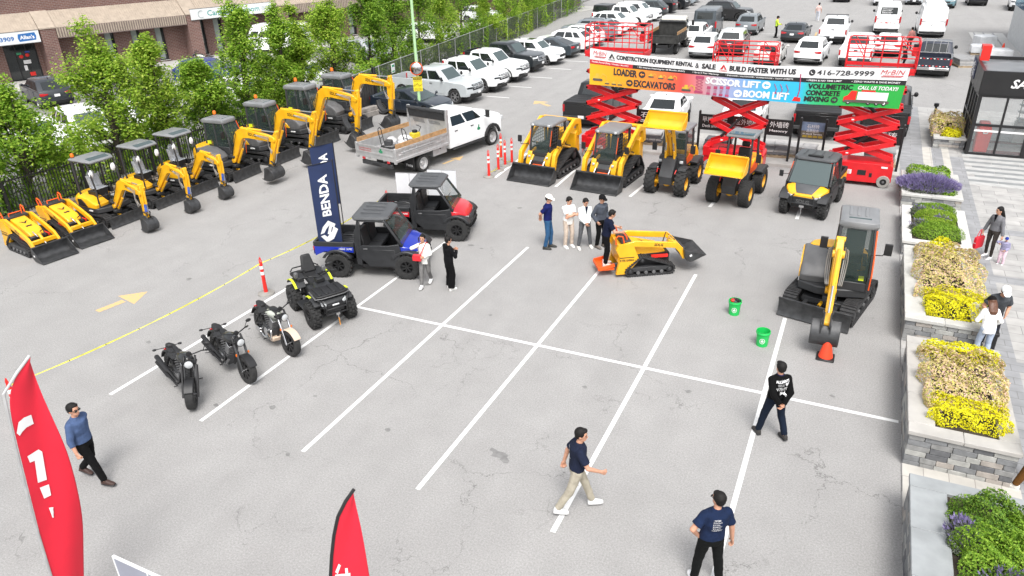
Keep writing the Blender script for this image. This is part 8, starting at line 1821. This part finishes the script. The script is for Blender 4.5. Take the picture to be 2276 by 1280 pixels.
# --- boxes at the lower right, bollard lamp, litter bin
for i, (px, py, w, h, rz) in enumerate(((2266, 1262, .42, .34, .3), (2262, 1300, .4, .3, .1))):
 c = G(px, py); m = MB(mat('cardboard', (.40, .25, .13), .85, 0, .12)); m.box(-w/2, w/2, -w*.4, w*.4, 0, h); m.slab([(-w/2, -w*.4, h), (w/2, -w*.4, h), (w/2, -w*.4-.16, h+.05), (-w/2, -w*.4-.16, h+.05)], .004); m.slab([(-w/2, w*.4, h), (w/2, w*.4, h), (w/2, w*.4+.12, h+.1), (-w/2, w*.4+.12, h+.1)], .004); tag(m.build('cardboard_box', loc=(c.x, c.y, .03), rz=rz), ('open cardboard box by the nearest planter, upper one', 'cardboard box cut by the bottom right corner')[i], 'box', 'cardboard boxes')
t = thing('bollard_light', 'black bollard lamp behind the farthest planter', 'lamp', (15.0, 27.2, .03)); m = MB(BLK); m.tube([(0, 0, 0), (0, 0, .8)], .05, 8); m.cyl((0, 0, .85), .11, .14, 'z', 14); m.build('post', t)
t = thing('black_bollard', 'square black bollard beside the woman in pale jeans', 'bollard', g2(2192, 795)); m = MB(BLK); m.box(-.09, .09, -.09, .09, 0, .62); m.box(-.11, .11, -.11, .11, .62, .70); m.build('post', t, .01)
# --- pallets of goods at the far right
for i, (px, py, lx, ly, n, mi, cv) in enumerate(((2180, 108, 1.4, 1.1, 6, 0, 1), (2215, 118, 1.5, 1.2, 6, 0, 1), (2150, 135, 1.6, 1.2, 5, 0, None), (2185, 92, 1.2, 1.0, 8, 0, 1), (2125, 125, 1.4, 1.2, 4, 1, None))):
 c = G(px, py+12); pallet(('wrapped stone pallet in the middle of the far stock', 'white wrapped pallet on pale timber by the vestibule roof', 'open pallet of pale slabs nearest the pickup with a rack', 'tall wrapped pallet at the back of the far stock', 'crate of grey slabs left of the wrapped pallets')[i], c.x, c.y, .15*i, lx, ly, n, mi, 40+i, cv, 0., 'far pallets of stone')
t = thing('traffic_cone', 'orange cone far behind the wrapped pallets', 'traffic cone', g2(2226, 120)); m = MB(MATS['cone_orange']); m.lathe([(.2, .04), (.03, .75), (.001, .76)], (0, 0, 0), 'z', 14); m.build('cone', t); m = MB(BLK); m.box(-.22, .22, -.22, .22, 0, .04); m.build('base', t)
# ---------------------------------------------------------------- parked vehicles
GL = 'vehicles parked along the chain link fence'
X0 = -9.55
def left(label, cat, kind, color, y, front=True, dx=0., **k):
 S = CARS[kind]; x = X0+dx-(S['wb']/2+S['ws'] if front else S['wb']/2-S['ws'])
 return car(label, cat, kind, color, (x, y, 0), R_(-3) if front else R_(177), group=GL, **k)
left('dark blue grey sedan beside the hoarding and the light pole', 'sedan', 'fast', '#1c2530', 20.55, plate='f', dx=.1)
left('silver pickup truck with an open bed, nearest of the parked pickups', 'pickup', 'pickup', '#b4b9bb', 24.45, plate='f', dx=-.15)
left('white pickup truck with a black grille beside the silver pickup', 'pickup', 'pickup', '#eceeee', 27.7, plate='f')
left('white pickup with black wheel arches and a black bed cover, third pickup', 'pickup', 'pickup', '#eef0f0', 31.0, plate='f', blackarch=True, dx=-.05, cover=True)
left('dark charcoal pickup truck with a chrome grille', 'pickup', 'pickup', '#23282b', 34.6, plate='f', grille=CHR, dx=-.4)
left('white sport utility facing out beside the charcoal pickup', 'suv', 'suv', '#eeefef', 37.7, plate='f', sunroof=True)
left('grey fastback sedan with its tail lights to the lane', 'sedan', 'fast', '#3c444a', 40.9, False)
left('white hatchback with its rear window to the lane beside the grey sedan', 'suv', 'suv', '#f0f0f0', 43.7, False)
left('white sport utility with roof rails next to the white hatchback', 'suv', 'suv', '#e6e8e8', 46.7, False, rails=True)
left('grey sport utility half hidden by the red guard rail', 'suv', 'bigsuv', '#7b8288', 49.8, False, rails=True)
left('white sedan tail seen through the red guard rail', 'sedan', 'sedan', '#eceded', 53.0, False)
left('white car between the tail of the white sedan and the capped truck', 'suv', 'suv', '#e8e9e9', 56.4, dx=.1)
left('white pickup truck with a black canopy over its bed', 'pickup', 'pickup', '#f0f0ee', 60.2, dx=.3, box='black')
left('white sport utility beyond the truck with the black canopy', 'suv', 'bigsuv', '#eff0f0', 64.2, dx=.2)
left('dark grey green hatchback at the upper left of the lot', 'suv', 'suv', '#30383a', 67.8, False)
left('black sport utility with a red light bar at the upper left', 'suv', 'bigsuv', '#15171a', 71.6, False)
left('black four wheel drive at the top of the fence row', 'suv', 'bigsuv', '#1a1d20', 75.8, dx=.5, rim=RIMB)
left('silver hatchback last in the fence row', 'suv', 'suv', '#8d959a', 79.8, dx=.5)
GC = 'vehicles parked in the middle of the lot'
def rear(label, cat, kind, color, px, py, ang, **k):
 "px, py: where the middle of the rear bumper meets the ground"
 p = G(px, py); a = R_(ang); L = CARS[kind]['L']/2; return car(label, cat, kind, color, (p.x+cos(a)*L, p.y+sin(a)*L, 0), a, group=GC, **k)
rear('black pickup truck with a black bed cover behind the track loaders', 'pickup', 'pickup', '#0e0f11', 1292, 287, 90, cover=True)
rear('white sedan with a grey rear window behind the raised bucket', 'sedan', 'sedan', '#f2f2f2', 1462, 292, 93)
rear('white car hidden behind the middle scissor lift', 'suv', 'suv', '#eeeeee', 1642, 302, 92)
rear('black pickup truck with a ribbed grey bed cover under the green end of the banner', 'pickup', 'pickup', '#0c0d0f', 1808, 312, 92, cover=True)
rear('black pickup truck with big mirrors behind the right scissor lift', 'pickup', 'pickup', '#0f1012', 1958, 312, 88, cover=True)
p = G(1470, 123); small_tipper('dark tipper truck with pale wooden side boards', (p.x, p.y, 0), R_(91))
rear('silver white hatchback above the word equipment on the banner', 'suv', 'suv', '#dcdfe0', 1555, 133, 91)
rear('white car between the tipper truck and the dark van', 'suv', 'suv', '#ebecec', 1532, 104, 90)
rear('dark grey high roofed cargo van', 'van', 'van', '#3a4248', 1562, 89, 94, wins=False)
p = G(1612, 47); car('black sport utility side on behind the dark cargo van', 'suv', 'bigsuv', '#121214', (p.x, p.y+1, 0), R_(-8), group=GC, rim=RIMB, rails=True)
rear('grey estate car with roof rails near the man in the yellow vest', 'suv', 'suv', '#70767a', 1655, 80, 88, rails=True)
rear('dark red sport utility with a pale roof behind the guard rail', 'suv', 'bigsuv', '#3a0d10', 1618, 127, 92, roof='#c8cccc')
rear('silver sedan behind the middle guard rail', 'sedan', 'sedan', '#c9c7c2', 1700, 150, 90)
rear('dark grey sedan beside the man in the yellow vest', 'sedan', 'sedan', '#33373c', 1757, 97, 87)
rear('white sport utility with red tail lights above the words with us', 'suv', 'suv', '#f2f3f3', 1790, 147, 86, trim=True)
rear('white pickup truck with a ladder rack on its roof', 'pickup', 'pickup', '#eceeef', 1846, 100, 89, rails=MGR)
rear('white utility truck behind the right guard rail', 'pickup', 'pickup', '#f0f1f1', 1895, 152, 88)
rear('white saloon beyond the right guard rail', 'sedan', 'sedan', '#e9ebec', 1968, 128, 88)
v = rear('dark blue pickup truck with a window cage', 'pickup', 'pickup', '#2a2f3c', 2066, 174, 86, grille=CHR)
m = MB(ALU)
for y in (-.6, -.2, .2, .6): m.tube([(-1.16, y, 1.28), (-1.16, y, 2.0)], .02, 6)
for z in (1.3, 2.0): m.tube([(-1.16, -.85, z), (-1.16, .85, z)], .02, 6)
m.build('window_guard', v)
m = MB(WHT)
for k in range(9): m.box(-2.95, -2.935, -.85+.19*k, -.76+.19*k, 1.16, 1.21); m.box(-2.95, -2.935, -.85+.19*k, -.76+.19*k, .72, .77); m.use(REDP if k % 2 == 0 else WHT)
m.build('reflective_tape', v)
for i, (px, py, d) in enumerate(((1967, 78, 'left white high roofed van with white lettering on its rear glass'), (2068, 85, 'right white high roofed van carrying a roof rack'))):
 v = rear(d, 'van', 'van', '#f3f4f4', px, py, 91, wins=False, rearwin=i == 0)
 m = MB(WHT); x = -2.92
 if i == 0:
  for k, s in enumerate(('Full Renovation', 'Kitchen & Bath', 'Basement', 'Commercial')): letter(m, s, (-2.97, .55, 2.06-.13*k), (0, -1, 0), (.06, 0, 1), WHT, w=.8-.1*(k % 2), h=.09, bold=.02, lift=.03)
  letter(m, '647-983-8246', (-2.99, .6, .95), (0, -1, 0), (0, 0, 1), REDP, w=1.2, h=.12, lift=.045); m.build('rear_lettering', v)
 else:
  m.use(ALU)
  for sg in (-1, 1): m.tube([(-2.6, sg*.7, 2.57), (1.2, sg*.7, 2.57)], .03, 6)
  for k in range(5): m.tube([(-2.5+.9*k, -.75, 2.38), (-2.5+.9*k, -.7, 2.59), (-2.5+.9*k, .7, 2.59), (-2.5+.9*k, .75, 2.38)], .025, 6)
  m.build('roof_rack', v)
rk = None
# far row
for i, (px, py, k, c, a, d) in enumerate(((1868, 6, 'suv', '#23262a', 88, 'dark sport utility cut by the top edge above the walking pedestrian'), (1960, 14, 'bigsuv', '#f1f2f2', -92, 'white sport utility facing the camera in the far row'), (2030, 12, 'sedan', '#c3c8cc', -92, 'silver sedan facing the camera in the far row'), (2098, 20, 'suv', '#5f7f88', -96, 'teal hatchback facing the camera behind the right white van'), (2172, 14, 'suv', '#14161a', 90, 'black sport utility cut by the top edge at the right'), (2266, 26, 'pickup', '#e9eaea', -95, 'white pickup cut by the right edge in the far row'), (1512, 6, 'suv', '#eeeeee', 4, 'white car at the top edge left of the cargo van'))):
 p = G(px, py); ar_ = R_(a); L = CARS[k]['L']/2*(1 if a > 0 else -1); car(d, k if k != 'bigsuv' else 'suv', k, c, (p.x+(cos(ar_)*L if a != 4 else 0), p.y+(abs(sin(ar_))*abs(L) if a != 4 else .8), 0), ar_, group='vehicles in the far row', plate='bf')
# vehicles of the neighbours seen between the trees
GN = 'vehicles beyond the trees'
for px, py, k, c, a, d in ((105, 235, 'suv', '#2a2e33', 160, 'dark car with red tail lights in front of the dark shop door'), (470, 190, 'suv', '#1c2c6c', 15, 'dark blue hatchback seen past the brick windows'), (620, 120, 'van', '#f2f3f3', 195, 'high white van behind the light green trees'), (325, 300, 'suv', '#eeeeee', -20, 'white car just behind the canopy excavators'), (455, 255, 'suv', '#ececec', -20, 'white car behind the first closed cab'), (560, 240, 'suv', '#f0f0f0', -20, 'white hatchback behind the second closed cab'), (90, 350, 'suv', '#efefef', -20, 'white car low behind the trees at the left'), (200, 330, 'bigsuv', '#f1f1f1', -20, 'white car behind the fence left of the canopy excavators'), (690, 200, 'suv', '#e8e8e8', -15, 'white car behind the last closed cabs'), (960, 95, 'suv', '#e9eaea', 10, 'white car beyond the fence right of the light pole'), (1075, 50, 'suv', '#d8dbdc', 10, 'silver car beyond the fence above the white pickups'), (820, 140, 'suv', '#9a9da0', -10, 'car behind the chain link fence near its corner'), (1130, 25, 'van', '#eeeeee', 15, 'white van far beyond the fence')):
 p = G(px, py); car(d, 'van' if k == 'van' else 'car', k, c, (p.x-.5, p.y+.5, 0), R_(a), group=GN)
p = G(455, 150); motorcycle('white and black touring motorcycle against the brick pier', (p.x, p.y, 0), R_(200), 2)
# ---------------------------------------------------------------- people on the lot
def at(px, py, z=0.): p = G(px, py, z); return (p.x, p.y, 0)
def pr_tee(m, o, ux, uy, s):
 for k in range(6): letter(m, ('• MEMBER', 'STRONG', 'LOYAL', 'SUPPORT', 'TEAM', 'UNITED')[k], o-ux*.09*s+uy*(.10-.035*k)*s, ux, uy, WHT, w=(.10, .12, .10, .13, .11, .15)[k]*s, h=.022*s, bold=.0)
def pr_jacket(m, o, ux, uy, s):
 letter(m, 'ALLSAINTS', o-ux*.13*s+uy*.12*s, ux, uy, WHT, w=.26*s, h=.045*s, bold=.03)
 for k in range(3): letter(m, 'KINGDOM OF THE SAINTS', o-ux*.09*s+uy*(.085-.022*k)*s, ux, uy, WHT, w=.12*s, h=.014*s)
 m.add([o+ux*(.085+.04*a)*s+uy*(.075+.045*b)*s for a, b in ((0, -1), (.9, .1), (1, .6), (.6, .95), (0, .55), (-.6, .95), (-1, .6), (-.9, .1))], [tuple(range(8))], WHT)
 letter(m, 'NTHTS', o-ux*.12*s-uy*.06*s, ux, uy, WHT, w=.22*s, h=.075*s, bold=.02, shear=.15); letter(m, '94', o-ux*.03*s-uy*.16*s, ux, uy, WHT, w=.11*s, h=.08*s, bold=.02, shear=.15)
person('man in a blue grey sweatshirt and sunglasses striding at the left edge', at(215, 1068), R_(14), 1.80, fl=(-.30, .10), fr=(.30, -.10), heel=(.10, 0), top='#46587a', sleeve='elbow', bottom='#0c0c0d', shoes='#3a2620', wl=(-.16, .10, .98), el=(-.6, 1, 0), wr=(.10, -.30, .86), glasses='sun', head=(-.1, 0), build=1.1, curl=1.1)
person('man in a navy tee and khaki trousers walking with a swinging arm', at(1279, 1134), R_(30), 1.80, fl=(.32, .09), fr=(-.30, -.09), heel=(0, .07), top='#1b2134', bottom='#a8a191', shoes='#d9dad8', wr=(.36, -.26, 1.02), wl=(-.18, .24, .88), head=(-.35, .1), printf=pr_tee, curl=1.3, lean=(.03, 0), build=1.08)
person('man in a navy tee seen from behind at the bottom edge', at(1572, 1294), R_(124), 1.80, fl=(.06, .20), fr=(-.05, -.16), top='#16233e', bottom='#0b0d0d', shoes='#e2e2e2', wl=(.04, .20, .96), el=(-.4, 1, 0), wr=(.0, -.33, .84), head=(.35, -.04), glasses='clear', printf=pr_tee, lean=(.02, -.05), build=1.14)
person('man in a black lettered jacket with hands clasped behind his back', at(1722, 968), R_(126), 1.78, fl=(.14, .30), fr=(-.14, -.10), heel=(0, .03), top='#070708', sleeve='long', bottom='#131c2b', shoes='#33302e', wl=(-.20, .05, .93), wr=(-.22, -.03, .92), printf=pr_jacket, collar='#22264a', lean=(-.02, 0), build=1.1)
person('man in a navy polo and white cap watching with hands behind his back', at(1218, 551), R_(10), 1.82, fl=(.06, .10), fr=(-.06, -.12), top='#141c52', bottom='#2f5478', shoes='#2c2c28', wl=(-.22, .03, .98), wr=(-.24, -.03, .97), cap='#ece9e2', head=(-.1, .35), build=1.02)
person('man in a white tee and beige trousers with folded arms', at(1262, 548), R_(-38), 1.72, fl=(.03, .12), fr=(.02, -.12), top='#efeeea', bottom='#c3b3a4', shoes='#e4e2de', wl=(.24, -.12, 1.14), wr=(.21, .12, 1.17), el=(0, 1, -.6), er=(0, -1, -.6), head=(.3, .4), build=1.06, toplen=.02)
person('man in an open white jacket and grey trousers with hands clasped in front', at(1299, 550), R_(-52), 1.70, fl=(.02, .20), fr=(.03, -.22), top='#e9efec', sleeve='long', bottom='#55575a', shoes='#e6e2da', wl=(.24, .03, .96), wr=(.23, -.05, .94), openfront='#10142c', head=(.35, .45))
person('man in a grey sweatshirt and black cap with hands in his pockets', at(1334, 549), R_(-30), 1.78, fl=(.02, .12), fr=(-.03, -.12), top='#464b54', sleeve='long', bottom='#0c0c0d', shoes='#6a625c', wl=(.08, .22, .92), wr=(.08, -.22, .92), cap='#121214', head=(.1, .3), build=1.12)
a = R_(33); op = (ML[0]-1.27*cos(a)+.02*sin(a), ML[1]-1.27*sin(a), 0)
person('man in a dark tee operating the stand-on track loader', op, R_(30), 1.74, fl=(.04, .12), fr=(.0, -.12), top='#11172c', bottom='#0b0b0e', shoes='#d5d2cc', wl=(.42, .22, 1.08), wr=(.42, -.20, 1.08), el=(-.4, .8, -.6), er=(-.4, -.8, -.6), lean=(.10, 0), head=(0, .35), z=.25, curl=1.2, build=1.08)
t, J = person('woman in a white jacket walking and holding a phone to her ear', at(948, 634), R_(-78), 1.62, female=True, fl=(-.22, .08), fr=(.24, -.07), heel=(.06, 0), top='#e6e6e0', sleeve='long', bottom='#6e6d6c', shoes='#e9e9e9', wr=(.10, -.10, 1.42), er=(.3, -1, -.5), wl=(.20, .06, 1.06), hair='short', curl=1.2, toplen=.06)
def held(t, name, label, cat, draw):
 "a thing carried by a person: built in the person's own axes, stands as a thing of its own"
 o = thing(name, label, cat, t.location, t.rotation_euler.z); draw(o); return o
held(t, 'mobile_phone', 'dark phone held to the ear of the woman in the white jacket', 'phone', lambda o: (lambda m: (m.cb(J['Hc']+V((.02, -.105, -.03)), (.07, .01, .14), BLK), m.build('phone', o, .004)))(MB()))
def bag1(o):
 m = MB(mat('bag_red', (.62, .02, .03), .5, 0, .1)); c = J['P']+V((.17, -.15, .08)); m.loft([[c+V((x*k, y*k, z)) for x, y in ((-.05, -.13), (.05, -.13), (.05, .13), (-.05, .13))] for k, z in ((1, -.12), (1.05, 0), (.8, .08))]); m.build('pouch', o, .02, 2); m = MB(MATS['bag_red']); m.tube([c+V((0, .1, .05)), J['C']+V((.14, .06, .05)), J['N']+V((.03, .10, .02)), J['N']+V((-.08, .10, -.02))], .012, 6); m.build('strap', o)
held(t, 'shoulder_bag', 'small red shoulder bag of the woman in the white jacket', 'bag', bag1)
t, J = person('woman in a black hooded jacket and wide black trousers looking at her phone', at(1002, 642), R_(62), 1.64, female=True, fl=(.02, .10), fr=(-.04, -.10), top='#0d0d10', sleeve='long', bottom='#08080a', shoes='#e6e4e0', wide=1.5, wl=(.26, .06, 1.24), wr=(.26, -.06, 1.24), hood=True, head=(-.2, .25), toplen=.10)
person('man in a yellow safety vest standing beside the dark grey sedan', at(1724, 84), R_(10), 1.78, fl=(.02, .12), fr=(-.1, -.12), top='#0c0c0e', sleeve='long', bottom='#0a0a0c', shoes='#151515', wr=(.34, -.1, 1.08), wl=(.30, .12, 1.08), cap='#101012', head=(0, .3), topm=mat('hi_vis', (.52, .72, .05), .6, 0, .1))
person('distant pedestrian in a pale pink top walking across the lot', at(1816, 47), R_(100), 1.72, female=True, fl=(.2, .08), fr=(-.18, -.08), top='#d2b4ae', bottom='#b9bcc4', shoes='#cccccc')
person('person in a reddish shirt standing by the door of the right van', at(2019, 112), R_(120), 1.7, top='#9c6a64', sleeve='long', bottom='#3c3430', shoes='#2a2a2a', build=1.05)
person('person in dark work clothes beside the right guard rail', at(2006, 160), R_(180), 1.7, top='#1c1e20', sleeve='long', bottom='#18181a', shoes='#222222', lean=(.12, 0), head=(0, .5))
t, J = person('woman in a grey and black jacket holding a toddler by the hand', at(2195, 572), R_(-128), 1.64, female=True, fl=(.10, .13), fr=(-.06, -.13), top='#6e6e72', sleeve='long', bottom='#3c3734', shoes='#e8e8e8', hair='long', hairm=HAIR, head=(-.55, .1), wl=(.10, .34, .80), wr=(.04, -.30, .86), openfront='#0c0c12', wide=.85)
JM = J
def bag2(o):
 m = MB(mat('tote_red', (.66, .012, .03), .6, 0, .08)); c = V(JM['wr'])+V((.04, -.04, -.58)); m.loft([[c+V((x*k, y*k, z)) for x, y in ((-.19, -.05), (.19, -.05), (.19, .05), (-.19, .05))] for k, z in ((.92, 0), (1, .1), (.98, .36))]); letter(m, 'Sale', c+V((-.09, -.053, .17)), (1, 0, 0), (0, 0, 1), WHT, w=.18, lift=.004); letter(m, 'Sale', c+V((.195, -.04, .17)), (0, 1, 0), (0, 0, 1), WHT, w=.08, lift=.004); m.build('sack', o, .01)
 m = MB(MATS['tote_red']);
 for dy in (-.04, .04): m.tube([c+V((-.09, dy, .35)), c+V((-.03, dy*.3, .58)), c+V((.03, dy*.3, .58)), c+V((.09, dy, .35))], .010, 5)
 m.build('handle', o)
held(t, 'tote_bag', 'bright red tote bag in the hand of the woman with the toddler', 'bag', bag2)
person('toddler in a colourful top and red and blue hat', at(2222, 588), R_(-110), .88, fl=(.03, .12), fr=(.0, -.12), top='#8f8ca8', sleeve='long', bottom='#d8bcc8', shoes='#dcdcdc', wr=(.12, -.30, 1.30), er=(0, -1, -.3), wl=(.18, .10, .98), cap='#283a8c', build=1.25, head=(.2, 0))
person('woman in a white sweatshirt and pale jeans leaning by the planter, black cap', at(2176, 800), R_(108), 1.60, female=True, fl=(.05, .12), fr=(-.05, -.12), top='#ecebe8', sleeve='long', bottom='#aab6c8', shoes='#dddddd', hair='long', hairm=HAIRB, cap='#161414', lean=(.12, 0), head=(0, .45), wl=(.30, .16, 1.0), wr=(.22, -.22, .92), toplen=.03)
person('man in a dark grey tee and white cap behind the woman in white', at(2188, 768), R_(-75), 1.74, top='#45484c', bottom='#22242a', shoes='#33302e', cap='#dfe2e4', hair='short', lean=(.14, 0), head=(0, .6), wl=(.20, .16, .95), wr=(.20, -.22, .92), build=1.15)
person('man in a dark tee and tan trousers cut by the right edge', at(2290, 1096), R_(155), 1.76, fl=(.24, .10), fr=(-.22, -.10), heel=(0, .05), top='#1b1d22', bottom='#6f4a22', shoes='#dcd8cf', build=1.08)
# ---------------------------------------------------------------- camera, light
cd = bpy.data.cameras.new('camera'); co = bpy.data.objects.new('camera', cd); COL.objects.link(co)
cd.sensor_width = 36; cd.sensor_fit = 'HORIZONTAL'; cd.lens = CF/2276*36; cd.clip_end = 2000; cd.clip_start = .1
R = Matrix((CAMR, CAMU, -CAMF)).transposed(); co.matrix_world = Matrix.Translation(CPOS) @ R.to_4x4(); SC.camera = co
wd = bpy.data.worlds.new('World'); SC.world = wd; wd.use_nodes = True; nt = wd.node_tree; bg = nt.nodes['Background']
sky = nt.nodes.new('ShaderNodeTexSky'); sky.sky_type = 'NISHITA'; sky.sun_disc = False; SE, SR = radians(58), radians(150)
sky.sun_elevation = SE; sky.sun_rotation = SR; sky.air_density = 1.; sky.dust_density = 4.; sky.ozone_density = 1.
hs = nt.nodes.new('ShaderNodeHueSaturation'); hs.inputs['Saturation'].default_value = .22; nt.links.new(sky.outputs[0], hs.inputs['Color']); nt.links.new(hs.outputs[0], bg.inputs['Color']); bg.inputs['Strength'].default_value = .15
sd = bpy.data.lights.new('sun', 'SUN'); so_ = bpy.data.objects.new('sun', sd); COL.objects.link(so_); sd.energy = 1.35; sd.angle = radians(24); sd.color = (1, .975, .94)
dv = V((sin(SR)*cos(SE), cos(SR)*cos(SE), sin(SE))); so_.rotation_euler = dv.to_track_quat('Z', 'Y').to_euler(); so_.location = dv*60
SC.view_settings.view_transform = 'Standard'; SC.view_settings.look = 'None'; SC.view_settings.gamma = 1; SC.view_settings.exposure = .88
